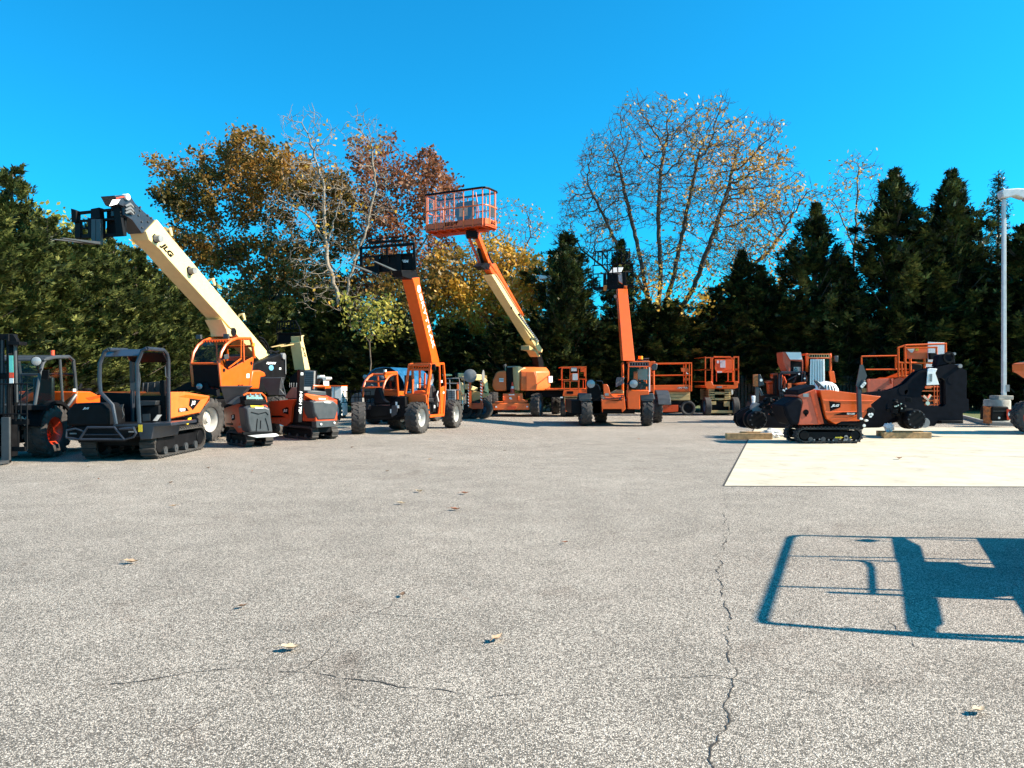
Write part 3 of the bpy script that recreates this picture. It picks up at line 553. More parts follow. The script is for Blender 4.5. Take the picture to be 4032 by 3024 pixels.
m = MB(); m.pv(g, 'r2', [(985, 985), (1030, 905), (1105, 905), (1170, 985)], .3, .5); m.pv(g, 'r2', [(1122, 797), (1130, 797), (1180, 985), (1168, 1005)], .1, .13); m.build('hopper_chute', 'gry', T, .01)
m = MB(); m.pu(f, 'r2', [(1140, 1412), (1160, 1402), (1160, 1408), (1188, 1408), (1188, 1416), (1160, 1416), (1160, 1421)], -.01, -.02); m.build('arrow_mark', 'tan', T)
# ================================================================ distant cream-boom telehandler behind
f = F(-7.0, 29, 14)
T = thing('telehandler', 'distant dark telehandler with narrow cream boom and barred carriage, behind the lettered black body', 'telehandler', f.O)
m = MB(); m.pv(f, 'w4', [(480, 1260), (700, 1100), (800, 1110), (800, 1650), (480, 1650)], 0, 1.0); m.box(f, f.uvz(f.V('w4', 300, 900, 0))[0], f.uvz(f.V('w4', 960, 900, 0))[0], .1, 1.5, .5, 1.1); m.build('body', 'blk', T, .03)
u0 = f.uvz(f.V('w4', 330, 900, 0))[0]; u1 = f.uvz(f.V('w4', 980, 900, 0))[0]
for u in (u0, u1):
    for v in (.1, 1.6): wheel(T, f.w(u, v, .5), f.R*(1 if u == u1 else -1), .5, .35, lugs=True)
m = MB(); m.pv(f, 'w4', [(790, 1115), (1000, 1130), (985, 1560), (780, 1600)], .0, .12); rd = m.build('radiator', 'mgr', T, .01)
m = MB()
for y in range(1170, 1560, 44): m.pv(f, 'w4', [(800, y), (988, y), (988, y+5), (800, y+5)], -.02, .0)
m.build('radiator_fins', 'blk', rd)
m = MB(); m.pu(f, 'w4', [(728, 398), (790, 372), (795, 385), (768, 405), (775, 500), (915, 1100), (805, 1105), (712, 520), (738, 512)], u1-.75, u1-1.2); bo = m.build('boom', 'cream', T, .008)
q = f.U('w4', 785, 720, u1-.745); dd = f.U('w4', 800, 780, u1-.745)-f.U('w4', 770, 660, u1-.745); text('JLG', q, dd, f.R.cross(dd), .5, .15, 'ltb', bo, shear=.3)
vt = f.uvz(f.U('w4', 740, 450, u1-.75))[1]
m = MB()
def grid(m, f, r, pts, v, rr, n=6):
    for P_ in pts: m.tube([f.V(r, x, y, v) for x, y in P_], rr, 5)
grid(m, f, 'w4', [[(215, 250), (235, 90), (610, 70), (690, 220)], [(215, 250), (690, 235)], [(225, 330), (700, 330)], [(210, 250), (235, 560)], [(690, 220), (725, 500)]] + [[(x, 85), (x+4, 250)] for x in (268, 322, 380, 440, 500, 560, 618)], vt-.05, .022)
m.build('backrest_guard', 'blk', T)
m = MB(); m.pv(f, 'w4', [(235, 330), (700, 310), (715, 530), (240, 545)], vt, vt+.12); m.build('fork_carriage', 'blk', T, .01)
for a, b in (((90, 625), (375, 568)), ((280, 618), (565, 560))):
    m = MB(); p0 = f.V('w4', *b, vt-.05); p1 = f.V('w4', *a, vt-.7); m.beam(p0, p1, .16, .05, p1s=.5); m.build('fork', 'tan', T)
# ---- small cream cab machine far behind + white cabinet
f = F(-4.9, 31)
T = thing('cab_machine', 'far small vehicle with white arched cab roof, between grey radiator and white cabinet', 'small vehicle', f.O)
m = MB(); m.pv(f, 'w4', [(985, 1440), (1225, 1440), (1235, 1500), (1000, 1490)], 0, 1); m.build('hood', 'org', T, .02)
m = MB(); m.pv(f, 'w4', [(985, 1490), (1235, 1490), (1230, 1900), (990, 1900)], .05, 1.2); m.build('body', 'blk', T, .02)
m = MB()
m.pv(f, 'w4', [(980, 1430), (980, 1310), (1010, 1270), (1090, 1245), (1260, 1255), (1268, 1290), (1240, 1320), (1200, 1340), (1205, 1440), (1195, 1440), (1185, 1320), (1170, 1285), (1110, 1280), (1050, 1300), (1020, 1340), (1000, 1400), (1000, 1440)], 0, .9); m.build('cab_frame', 'wht', T, .01)
m = MB(); m.pv(f, 'w4', [(1000, 1440), (1020, 1345), (1110, 1285), (1170, 1290), (1190, 1440)], .4, .42); m.build('window', 'glass', T)
m = MB(); m.cyl(f.V('w4', 1140, 1238, .4), f.Z, .16, .08); m.build('beacon', 'wht', T)
for u in (.3, 1.3): wheel(T, f.w(u-.6, .5, .35), -f.B if False else f.R*(1 if u > 1 else -1), .35, .25, lugs=False)
p = gnd('r2', 1700, 1240); f = F(p.x, p.y, 0)
T = thing('storage_cabinet', 'plain white upright storage cabinet with an orange top edge, beyond the grey-hooded dumpers', 'cabinet', f.O)
m = MB(); m.pv(f, 'r2', [(1600, 888), (1782, 888), (1786, 1210), (1600, 1210)], 0, 1.2); b_ = m.build('body', 'wht', T, .02)
m = MB(); m.pv(f, 'r2', [(1595, 880), (1784, 880), (1784, 889), (1595, 889)], -.03, 1.23); m.build('top_edge', 'org', T)
m = MB(); m.pv(f, 'r2', [(1706, 895), (1711, 895), (1713, 1200), (1708, 1200)], -.01, .0); m.pv(f, 'r2', [(1610, 895), (1780, 895), (1780, 898), (1610, 898)], -.01, .0); m.build('door_seam', 'mgr', b_)
m = MB(); m.pv(f, 'r2', [(1610, 1210), (1775, 1210), (1775, 1238), (1610, 1238)], .05, 1.1); m.build('skid_base', 'blk', T)
# ================================================================ blue barrel cover
p = gnd('r3', 770, 1090); f = F(p.x, 34, -0)
T = thing('barrel_cover', 'shiny blue barrel-vaulted cover with a dark arched end, behind the arched orange cab', 'cover', f.O)
arch = [(450, 760), (452, 690), (470, 600), (510, 500), (580, 415), (660, 368), (760, 350), (870, 355), (950, 405), (1020, 480), (1070, 570), (1092, 680), (1092, 760)]
A = [f.V('r3', x, y, 0) for x, y in arch]; dv = f.V('r3', 1300, 372, 2.0)-f.V('r3', 870, 352, 0)
m = MB(); n = len(A)
for i in range(n-1):
    q = (A[i+1]-A[i]).cross(dv).normalized()*.03; m.prism([A[i], A[i+1], A[i+1]+dv, A[i]+dv], -q)
m.build('shell', 'blu', T, smooth=50)
m = MB(); m.prism([p+dv*.06 for p in A[6:]]+[A[6]+dv*.06-f.Z*(A[6].z-A[-1].z)], dv*.01); m.build('interior_shade', 'blk', T)  # black sheet in place of the shaded inside of the open end
m = MB(); m.prism([p+dv*.05 for p in A[:7]]+[A[6]+dv*.05-f.Z*(A[6].z-A[0].z)], dv*.01); m.build('end_flap', 'gry', T)
m = MB(); z0 = A[0].z; u0 = f.uvz(A[0])[0]; u1 = f.uvz(A[-1])[0]; m.box(f, u0+.05, u1-.05, .1, 1.9, .35, z0); m.build('base', 'blk', T)
for u in (u0+.3, u1-.3): wheel(T, f.w(u, .6, .35), f.R*(1 if u > u0+1 else -1), .35, .25, lugs=False)
# ================================================================ arched-cab telehandler behind
f = F(-3.95, 29.5, 18)
T = thing('telehandler', 'orange telehandler with arched glazed cab and two round lamps, half hidden behind the yard telehandler', 'telehandler', f.O)
cp = [(765, 800), (768, 650), (800, 560), (850, 490), (900, 458), (965, 450), (968, 470), (985, 690), (990, 760), (985, 800)]
A = [f.U('r3', x, y, 0) for x, y in cp]; w0 = f.V('r3', 485, 600, 0); cw = max(.8, -f.uvz(w0)[0]); cw = .8
dl = -f.R*cw
m = MB()
for d_ in (V3(), dl): m.tube([p+d_ for p in A], .04, 6)
for k in (1, 2, 4, 5, 7): m.tube([A[k], A[k]+dl], .035, 6)
m.tube([f.U('r3', 790, 440, 0), f.U('r3', 965, 430, 0), f.U('r3', 968, 470, 0)], .05, 6); m.pu(f, 'r3', [(785, 435), (965, 428), (966, 460), (870, 470), (820, 520), (800, 500)], 0, -.05); m.build('cab_frame', 'org', T)
m = MB(); m.prism(A[:9], -f.R*.01); m.build('door_window', 'glass', T)
m = MB()
for i in range(4): m.add([A[i], A[i+1], A[i+1]+dl, A[i]+dl], [(0, 1, 2, 3)])
m.build('windshield', 'glass', T)
m = MB(); m.prism([A[4]+f.Z*.03, A[5]+f.Z*.05, A[5], A[4]-f.Z*.05], dl); m.build('roof', 'gry', T)
for k, x in ((0, 505), (1, 762)):
    lamp(T, f.V('r3', x, 492, -.25), V3((.15, -1, 0)), .09)
m = MB(); m.box(f, -1.35, -.05, -.3, 2.4, .5, 1.2); m.build('body', 'blk', T, .03)
m = MB(); m.pu(f, 'r3', [(985, 700), (1100, 700), (1100, 770), (1000, 765)], .02, -.8); m.build('hood', 'org', T, .02)
for u in (-.1, -1.5):
    for v in (0, 2.6): wheel(T, f.w(u, v, .5), f.R*(1 if u > -1 else -1), .5, .36, lugs=True)
m = MB(); grid(m, f, 'r3', [[(165, 700), (590, 700)], [(165, 790), (590, 785)], [(165, 865), (590, 865)], [(360, 655), (360, 720)]] + [[(x, 700), (x, 865)] for x in (190, 240, 300, 360, 410, 460, 520, 585)], -1.2, .015); m.build('backrest_guard', 'blk', T)
m = MB(); m.pv(f, 'r3', [(290, 830), (320, 760), (360, 745), (450, 745), (460, 860), (300, 865)], -1.1, -.9); m.tube([f.V('r3', x, y, -1.0) for x, y in ((560, 640), (600, 610), (650, 640), (690, 700))], .03); m.pv(f, 'r3', [(340, 740), (435, 720), (440, 750), (350, 752)], -1.15, -1.1); m.build('front_attachment', 'mgr', T, .01)
m = MB(); m.pv(f, 'r3', [(560, 605), (650, 605), (650, 668), (560, 672)], -.6, -.55); m.build('mirror', 'blk', T, .02)
m = MB(); m.box(f, -.7, -.3, .7, 1.1, 1.25, 1.35); m.box(f, -.7, -.3, 1.0, 1.12, 1.3, 1.9); m.build('driver_seat', 'seat', T, .02)
m = MB(); m.cyl(A[5]+dl*.6+f.Z*.1, f.Z, .06, .12); m.build('beacon', 'wht', T)
# ================================================================ main orange telehandler with name down the boom
f = F(-2.95, 24.6, 17)
T = thing('telehandler', 'orange telehandler with open slatted cab, its raised boom carrying large letters down the side', 'telehandler', f.O)
wheel(T, gnd('r3', 1345, 1318)+V3((-.18, .06, .505)), V3((.94, -.34, 0)), .505, .42, .56)
wheel(T, gnd('r3', 400, 1325)+V3((0, .1, .505)), V3((-.9, -.2, 0)), .505, .42, .56)
wheel(T, gnd('r3', 1830, 1236)+V3((-.15, .05, .505)), V3((.95, -.3, 0)), .505, .42, .56)
wheel(T, gnd('r3', 985, 1262)+V3((0, .1, .505)), V3((-.95, .3, 0)), .505, .42, .56)
m = MB(); m.box(f, -1.75, -.55, -.3, 2.9, .42, .75); m.pv(f, 'r3', [(598, 905), (850, 915), (980, 790), (1090, 782), (1100, 1060), (1060, 1080), (860, 1100), (850, 1060), (590, 1085), (570, 1000)], -.35, .5); m.build('chassis', 'blk', T, .02)
m = MB(); q = f.V('r3', 924, 960, -.36); m.cyl(q, f.B, .07, .06, 16); m.pv(f, 'r3', [(900, 910), (960, 905), (980, 940), (965, 1040), (890, 1080), (875, 1000)], -.42, -.37); m.build('steering_pivot', 'gry', T, .01)
m = MB(); m.pv(f, 'r3', [(948, 855), (974, 858), (974, 905), (948, 905)], -.37, -.36); m.pv(f, 'r3', [(970, 908), (998, 905), (998, 948), (972, 950)], -.43, -.42); m.pv(f, 'r3', [(870, 962), (886, 962), (886, 1020), (870, 1020)], -.43, -.42); m.build('sticker', 'ltt', T)
m = MB(); m.pv(f, 'r3', [(645, 880), (640, 720), (660, 650), (700, 650), (725, 720), (745, 790), (770, 830), (825, 865), (700, 885)], -.3, -.05); m.build('boom_rest', 'blk', T, .02)
m = MB(); m.box(f, -1.3, -.6, .5, 2.9, .7, 1.15); m.build('engine_bay', 'blk', T, .02)
# cab
m = MB(); m.pv(f, 'r3', [(1085, 752), (1392, 752), (1400, 880), (1350, 850), (1180, 865), (1120, 945), (1088, 850)], -.12, -.06)
m.pu(f, 'r3', [(1592, 655), (1672, 620), (1668, 800), (1642, 1048), (1575, 1050), (1590, 900)], .0, -.05); m.build('cab_panel', 'org', T, .012)
fr = MB()
def tb(a, b, w_=.07): fr.beam(a, b, w_, w_)
fl = [f.V('r3', x, y, -.08) for x, y in ((1085, 755), (1148, 325))]; fr_ = [f.V('r3', x, y, -.05) for x, y in ((1395, 745), (1462, 312))]
tb(fl[0], fl[1]); tb(fr_[0], fr_[1]); tb(fl[1], fr_[1]); tb(f.V('r3', 1150, 390, -.05), f.V('r3', 1440, 385, -.05)); tb(fl[0], fr_[0])
s = {k: f.U('r3', x, y, 0) for k, (x, y) in dict(a=(1470, 310), b=(1642, 300), c=(1668, 610), d=(1640, 1045), e=(1432, 1065), g=(1405, 850), h=(1585, 300), i=(1600, 1040)).items()}
tb(s['a'], s['b']); tb(s['b'], s['c']); tb(s['c'], s['d']); tb(s['d'], s['e'], .09); tb(s['e'], s['g']); tb(s['g'], s['a']); tb(s['h'], s['i'], .05)
bk = s['b']-f.R*1.15; tb(s['b'], bk); tb(fl[1], bk); tb(bk, bk-f.Z*1.2)
tb(f.V('r3', 1300, 400, .5), f.V('r3', 1300, 660, .5), .06); tb(f.V('r3', 1375, 440, .4), f.V('r3', 1370, 660, .4), .05)
fr.build('cab_frame', 'org', T, .006)
m = MB()
for i in range(8): k = (i+.6)/8.4; p0 = fl[1].lerp(fr_[1], k); m.beam(p0, p0+f.B*.9-f.Z*.02 , .035, .05); m.beam(p0, p0-f.Z*.16, .035, .03)
m.build('roof_slats', 'org', T)
m = MB(); m.pv(f, 'r3', [(1200, 745), (1230, 690), (1320, 690), (1395, 720), (1395, 750)], .0, .25); m.build('dashboard', 'org', T, .01)
m = MB(); c = f.V('r3', 1325, 640, .3); m.tube([c + V3((math.cos(a)*.17, math.sin(a)*.1, math.sin(a)*.12)) for a in [i*PI/8 for i in range(16)]], .013, 6, True); m.tube([c, c-f.Z*.3-f.B*.1], .025); m.build('steering_wheel', 'blk', T)
m = MB(); m.pu(f, 'r3', [(1440, 640), (1470, 615), (1520, 620), (1545, 700), (1530, 800), (1440, 800)], -.25, -.7); m.pu(f, 'r3', [(1420, 800), (1540, 795), (1530, 860), (1425, 865)], -.2, -.75); m.pu(f, 'r3', [(1460, 865), (1515, 865), (1515, 900), (1460, 900)], -.3, -.6); m.build('driver_seat', 'seat', T, .04)
m = MB(); m.pu(f, 'r3', [(1490, 888), (1532, 888), (1532, 1000), (1490, 1005)], -.06, -.12); m.build('battery_box', 'blk', T, .01)
m = MB(); m.pu(f, 'r3', [(1508, 905), (1524, 905), (1524, 945), (1508, 945)], -.055, -.06); m.pu(f, 'r3', [(1612, 545), (1630, 542), (1630, 578), (1612, 580)], .0, -.02); m.pu(f, 'r3', [(1638, 708), (1660, 708), (1660, 735), (1638, 735)], .006, 0); m.build('sticker', 'ltt', T)
m = MB(); m.pv(f, 'r3', [(1215, 600), (1270, 598), (1272, 655), (1215, 665)], -.2, -.17); m.build('load_chart', 'ltt', T)
m = MB(); m.pv(f, 'r3', [(1468, 308), (1525, 305), (1530, 395), (1490, 405), (1462, 395)], -.2, -.12); m.build('mirror', 'blk', T, .03)
m = MB(); m.tube([f.U('r3', x, y, .01) for x, y in ((1565, 700), (1550, 760), (1575, 850))], .018); m.build('grab_rail', 'wht', T)
m = MB()
for dx in (0, 12, 24): m.tube([f.U('r3', x+dx, y, -.35) for x, y in ((1470, 450), (1478, 520), (1460, 580), (1440, 615))], .012, 6)
m.build('cab_hoses', 'mgr', T)
# boom
m = MB(); bp = [(700, 625), (768, 617), (778, 690), (965, 1440), (975, 1500), (900, 1500), (885, 1400), (722, 700)]
m.pu(f, 'b2', bp, -.42, -.82); bo = m.build('boom', 'org', T, .012)
ref = f.U('b2', 740, 700, -.42); vt = f.uvz(ref)[1]
def bl(u, y):   # along boom on lit plane
    k = (y-700)/(1440-700); return f.U('b2', 755+k*190, y, u)
c = (bl(-.415, 1060)); dd = bl(-.415, 1300)-bl(-.415, 850); dn = dd.normalized(); pe = f.R.cross(dn)
for i, ch in enumerate('SKYTRAK'):
    k = i/6; q = bl(-.415, 815+k*475); text(ch, q, dn, f.R.cross(dn), .3, .2, 'ltt', bo, shear=.15, bold=.03)
m = MB(); q = bl(-.412, 735); m.cyl(q, f.R, .13, .008, 20); m.build('round_badge', 'ltt', bo)
# bottom face details: cylinder, hoses, slots
def under(x, y, off=.03): # point on a plane slightly under the boom
    p = f.U('b2', 722+(y-700)*.235, y, -.62); Y = p.y-off; a, b = ray('b2', x, y); return V3((a*Y, Y, CH+b*Y))
m = MB(); m.tube([under(760, 1110, .1), under(782, 1260, .15), under(800, 1400, .22)], .035, 12); cyl_ = m.build('lift_cylinder', 'chr', T)
m = MB(); m.tube([under(800, 1405, .22), under(815, 1480, .26)], .06, 12); m.cyl(under(752, 1075, .1), f.R, .08, .14); m.build('cylinder_barrel', 'blk', cyl_)
m = MB()
for o_ in (0, 12, 24): m.tube([under(x+o_, y, .05) for x, y in ((735, 770), (760, 900), (800, 1080), (825, 1190), (830, 1280), (815, 1350), (840, 1460))], .012, 5)
m.build('boom_hoses', 'blk', T)
m = MB(); m.tube([under(650, 735, .01), under(660, 782, .01)], .025, 6); m.tube([under(696, 800, .01), under(700, 830, .01)], .015, 6); m.build('boom_slots', 'ltb', bo)
m = MB(); q = under(666, 655, .06); m.cyl(q, f.B, .06, .03); m.build('boom_lamp', 'lens', bo)
m = MB(); m.pu(f, 'b2', [(590, 545), (735, 545), (765, 615), (700, 640), (600, 610)], -.45, -.8); m.build('boom_head', 'blk', T, .015)
vt = f.uvz(f.U('b2', 700, 600, -.5))[1]
m = MB(); A_ = dict(v=vt-.1)
for pts in ([(165, 315), (705, 265), (705, 295), (165, 335)], [(180, 405), (715, 370), (715, 385), (180, 420)], [(165, 320), (190, 320), (195, 495), (170, 500)], [(700, 265), (720, 265), (735, 540), (708, 540)], [(268, 255), (608, 232), (608, 255), (268, 280)], [(430, 320), (445, 320), (455, 470), (440, 470)]):
    m.pv(f, 'b2', pts, vt-.16, vt-.1)
for P_ in ([(175, 315), (275, 235), (605, 208), (712, 262)], [(268, 240), (272, 300)], [(606, 210), (608, 275)], [(370, 225), (395, 330), (405, 400)], [(490, 220), (500, 310), (505, 380)]): m.tube([f.V('b2', x, y, vt-.08) for x, y in P_], .02, 6)
m.build('backrest_guard', 'blk', T, .004)
m = MB(); m.pv(f, 'b2', [(205, 515), (320, 500), (385, 400), (700, 385), (722, 538), (600, 545), (230, 575), (195, 560)], vt-.08, vt+.05); m.pv(f, 'b2', [(540, 375), (580, 375), (582, 572), (545, 560)], vt-.22, vt-.16); m.pv(f, 'b2', [(312, 400), (360, 395), (362, 590), (315, 575)], vt-.22, vt-.16); car = m.build('fork_carriage', 'blk', T, .01)
q0 = f.V('b2', 625, 455, vt-.085); text('6034', q0, f.V('b2', 665, 458, vt-.085)-f.V('b2', 585, 456, vt-.085), f.Z, .24, .1, 'ltt', car, shear=.1, bold=.06)
for a, b in (((60, 475), (350, 590)), ((310, 455), (580, 572))):
    p0 = f.V('b2', *b, vt-.2); p1 = f.V('b2', *a, vt-1.15); m = MB(); m.beam(p0-f.R*.05, p1, .13, .06, p1s=.45); m.build('fork', 'gry', T)
# ================================================================ stowed cream boom lift
f = F(-1.15, 33.3)
T = thing('boom_lift', 'stowed cream articulated boom lift with striped orange posts and round grey mirrors', 'boom lift', f.O)
fb = F(-1.15, 33.8, -28)
m = MB(); m.pv(fb, 'w3', [(460, 335), (1080, 380), (1140, 450), (1240, 530), (1275, 830), (1270, 900), (1170, 830), (1160, 640), (1110, 560), (1000, 540), (780, 530), (620, 540), (600, 460), (460, 460)], .1, .45); m.pv(fb, 'w3', [(80, 360), (280, 370), (280, 415), (90, 425)], .1, .4); m.build('upper_boom', 'cream', T, .02)
m = MB(); m.pv(fb, 'w3', [(600, 640), (700, 640), (980, 740), (960, 810), (900, 825), (620, 760)], .0, .3); m.pv(fb, 'w3', [(490, 590), (560, 590), (610, 680), (620, 920), (560, 940), (490, 760)], -.1, .05); m.pv(fb, 'w3', [(490, 780), (545, 780), (560, 1080), (500, 1080)], .1, .3); m.build('lower_boom', 'cream', T, .02)
m = MB(); m.pv(f, 'w3', [(800, 830), (900, 830), (1270, 900), (1270, 960), (1000, 1060), (820, 1110)], .5, 1.3); m.build('turntable', 'tan', T, .02)
m = MB(); m.pv(f, 'w3', [(760, 1160), (1120, 1160), (1120, 1310), (800, 1320)], .2, 2.0); m.build('chassis', 'red', T, .02)
m = MB(); m.pv(f, 'w3', [(1100, 395), (1225, 400), (1225, 500), (1170, 480)], .8, 1.0); m.build('end_bracket', 'tan', T)
for k, (x0, x1, y0, y1) in enumerate(((722, 795, 520, 1290), (1038, 1100, 520, 1160))):
    m = MB(); m.pv(f, 'w3', [(x0, y0), (x1, y0), (x1+4, y1), (x0+10, y1)], -.1, .0); po = m.build('guard_post', 'org' if k == 0 else 'red', T, .005)
    m = MB()
    for y in range(y0+20, y1-60, 82): m.pv(f, 'w3', [(x0-14 if k == 0 else x0+6, y), (x0+12 if k == 0 else x1-6, y+26), (x0+12 if k == 0 else x1-6, y+60), (x0-14 if k == 0 else x0+6, y+34)], -.106, -.1)
    m.build('hazard_stripes', 'ltt', po)
m = MB(); m.lathe(f.V('w3', 768, 415, -.2), -f.B, [(.001, 0), (.26, 0), (.29, .03), (.25, .045), (.001, .05)], 20); m.build('mirror', 'mgr', T)
m = MB(); m.lathe(f.V('w3', 1110, 420, -.1), (f.R-f.B*.15), [(.001, 0), (.24, 0), (.27, .03), (.24, .045), (.001, .05)], 20); m.build('mirror', 'mgr', T)
m = MB()
for P_ in ([(70, 490), (460, 480), (480, 560), (480, 800), (80, 800)], [(210, 490), (225, 1060)], [(80, 620), (470, 620)], [(100, 490), (110, 1080)]): m.tube([f.V('w3', x, y, -.5) for x, y in P_], .022, 6)
m.tube([f.V('w3', 485, 470, -.2), f.V('w3', 605, 460, -.2), f.V('w3', 605, 560, -.2), f.V('w3', 600, 760, -.2)], .02, 6)
m.build('platform_rails', 'mgr', T)
m = MB(); m.pv(f, 'w3', [(145, 800), (370, 800), (375, 1070), (150, 1070)], -.6, -.35); m.build('control_box', 'mgr', T, .02)
m = MB()
for y in (840, 900, 950, 1000): m.pv(f, 'w3', [(160, y), (350, y), (350, y+8), (160, y+8)], -.61, -.6)
m.pv(f, 'w3', [(252, 800), (260, 800), (260, 1070), (252, 1070)], -.61, -.6); m.build('box_seams', 'blk', T)
m = MB(); m.pv(f, 'w3', [(400, 600), (445, 600), (450, 1060), (405, 1060)], -.3, -.2); m.build('jib_link', 'pale', T, .01)
for pts, a_, b_ in (([(340, 330), (460, 325), (460, 440), (400, 460), (350, 400)], .1, .4), ([(1030, 680), (1160, 700), (1150, 790), (1030, 780)], .05, .3), ([(600, 1160), (700, 1180), (730, 1400), (600, 1410)], .1, .4)):
    m = MB(); m.pv(f, 'w3', pts, a_, b_); m.build('boom_joint', 'blk', T, .02)
m = MB(); m.pv(f, 'w3', [(520, 1180), (1110, 1180), (1110, 1420), (520, 1430)], .5, 1.9); m.build('undercarriage', 'blk', T, .02)
m = MB(); m.cyl(f.V('w3', 575, 1050, .2), f.Z, .05, .9); m.cyl(f.V('w3', 640, 1080, .2), f.Z, .05, .6); m.pv(f, 'w3', [(470, 1080), (520, 1070), (540, 1180), (480, 1180)], .05, .2); m.build('hydraulic_cylinder', 'chr', T)
for x, y in ((860, 1440), (1120, 1440), (600, 1440)): wheel(T, V3((f.V('w3', x, y, .5).x, 34.0, .42)), V3((-.35, -1, 0)), .42, .3, .5, 'rblu', lugs=False)
# ================================================================ large boom lift with raised basket
f = F(1.25, 35.7)
T = thing('boom_lift', 'large orange boom lift with bulky hoods, its basket raised high on a cream boom', 'boom lift', f.O)
m = MB(); m.pv(f, 'r4', [(605, 1060), (640, 1048), (1255, 1048), (1260, 1165), (620, 1170), (603, 1140)], 0, .3); m.pv(f, 'r4', [(640, 1048), (1230, 1048), (1230, 1150), (640, 1150)], .3, 3.2); m.build('chassis', 'pale', T, .03)
m = MB(); m.pv(f, 'r4', [(795, 880), (1140, 875), (1150, 990), (1230, 1000), (1232, 1035), (1090, 1062), (805, 1065)], .05, .9); ab = m.build('axle_box', 'pale', T, .03)
m = MB()
for x in (803, 1068): m.pv(f, 'r4', [(x-14, 925), (x+14, 925), (x+14, 1005), (x-14, 1005)], -.06, .05)
m.build('tie_down_lug', 'org', ab, .02)
m = MB(); m.pv(f, 'r4', [(640, 1092), (658, 1092), (658, 1142), (640, 1142)], -.005, .0); m.pv(f, 'r4', [(880, 1105), (1025, 1105), (1030, 1130), (1000, 1158), (900, 1158), (876, 1130)], -.02, 0); m.build('front_pocket', 'red', T)
m = MB(); m.pv(f, 'r4', [(910, 945), (940, 945), (960, 985), (930, 985), (908, 970)], .04, .05); m.pv(f, 'r4', [(898, 895), (1000, 895), (1000, 912), (898, 912)], .04, .05); m.pv(f, 'r4', [(665, 1100), (695, 1100), (695, 1128), (665, 1128)], -.005, .0); m.pv(f, 'r4', [(1205, 1100), (1235, 1100), (1235, 1122), (1205, 1122)], -.005, .0); m.build('sticker', 'ltt', T)
for x, y, v in ((540, 1283, .35), (1390, 1290, .3), (640, 1225, 3.0), (1720, 1218, 3.1)):
    q = f.V('r4', x, y, v); q.z = .56; sg = 1 if x > 1000 else -1
    wheel(T, q, V3((sg*1, -.28 if v < 1 and sg > 0 else -.0, 0)), .56, .4, .5, 'rblu')
m = MB(); m.pv(f, 'r4', [(680, 515), (730, 490), (850, 480), (858, 840), (650, 838), (610, 745), (625, 640)], .2, 1.9); hl = m.build('engine_hood', 'pale', T, .06)
m = MB(); m.pv(f, 'r4', [(732, 618), (808, 618), (808, 680), (732, 680)], .135, .14); m.pv(f, 'r4', [(1230, 605), (1306, 605), (1306, 665), (1230, 665)], -.065, -.06); m.build('hood_label', 'ltt', T)
m = MB(); m.pv(f, 'r4', [(734, 640), (806, 640), (806, 652), (734, 652)], .128, .134); m.pv(f, 'r4', [(1232, 628), (1304, 628), (1304, 640), (1232, 640)], -.072, -.066); m.build('label_bar', 'ltb', T)
m = MB(); m.pv(f, 'r4', [(850, 405), (1058, 402), (1065, 828), (858, 830)], .35, 1.6); m.box(f, -.6, 1.8, .6, 2.4, .9, 1.2); m.build('counterweight', 'blk', T, .02)
m = MB()
for y in (408, 420): m.pv(f, 'r4', [(872, y), (1035, y-4), (1035, y+2), (872, y+8)], .2, .35)
m.build('top_rail', 'lens', T)
fs_ = F(.6, 36.1, -40)
m = MB(); m.pv(fs_, 'r4', [(1058, 405), (1090, 405), (1150, 430), (1240, 440), (1180, 490), (1105, 500), (1100, 832), (1070, 828)], -.05, .9); m.build('side_panel', 'cream', T, .03)
# right hood: chamfered plan
def uz(x, y, v): q = f.uvz(f.V('r4', x, y, v)); return q[0], q[2]
u0, z1 = uz(1105, 500, 0); u1, _ = uz(1375, 500, 0); u2 = uz(1610, 500, .75)[0]; zb = uz(1105, 835, 0)[1]; zm = uz(1105, 738, 0)[1]; zt = uz(1480, 425, .9)[1]
plan = [(u0, .0), (u1, .0), (u2, .75), (u2+.05, 1.8), (u0, 1.9)]
inn = [(u0+.05, .5), (u1-.1, .45), (u2-.15, .9), (u2-.15, 1.7), (u0+.05, 1.8)]
m = MB(); A = [f.w(u, v, zb) for u, v in plan]; B_ = [f.w(u+(.0 if i in (0, 4) else .03), v-.06, zm) for i, (u, v) in enumerate(plan)]; C_ = [f.w(u, v, z1) for u, v in plan]; D_ = [f.w(u, v, zt) for u, v in inn]
n = 5; vs = A+B_+C_+D_; fs = [tuple(range(n))[::-1], tuple(range(3*n, 4*n))]
for k in range(3): fs += [(k*n+i, k*n+(i+1) % n, (k+1)*n+(i+1) % n, (k+1)*n+i) for i in range(n)]
m.add(vs, fs); hr = m.build('tank_hood', 'pale', T, .05)
m = MB(); m.pv(f, 'r4', [(1205, 505), (1345, 505), (1375, 600), (1385, 680), (1370, 832), (1205, 832)], -.075, -.05); m.build('hood_door', 'pale', hr, .02)
m = MB(); m.prism([f.w((u0+u1)/2-.1, .7, zt+.01), f.w(u1, .7, zt+.01), f.w(u1, 1.2, zt+.01), f.w((u0+u1)/2-.1, 1.2, zt+.01)], f.Z*.03); m.build('vent', 'blk', hr)
m = MB(); m.tube([f.V('r4', x, y, .9) for x, y in ((850, 480), (840, 420), (820, 380))], [.07, .08, .09]); m.build('exhaust_pipe', 'gry', T)
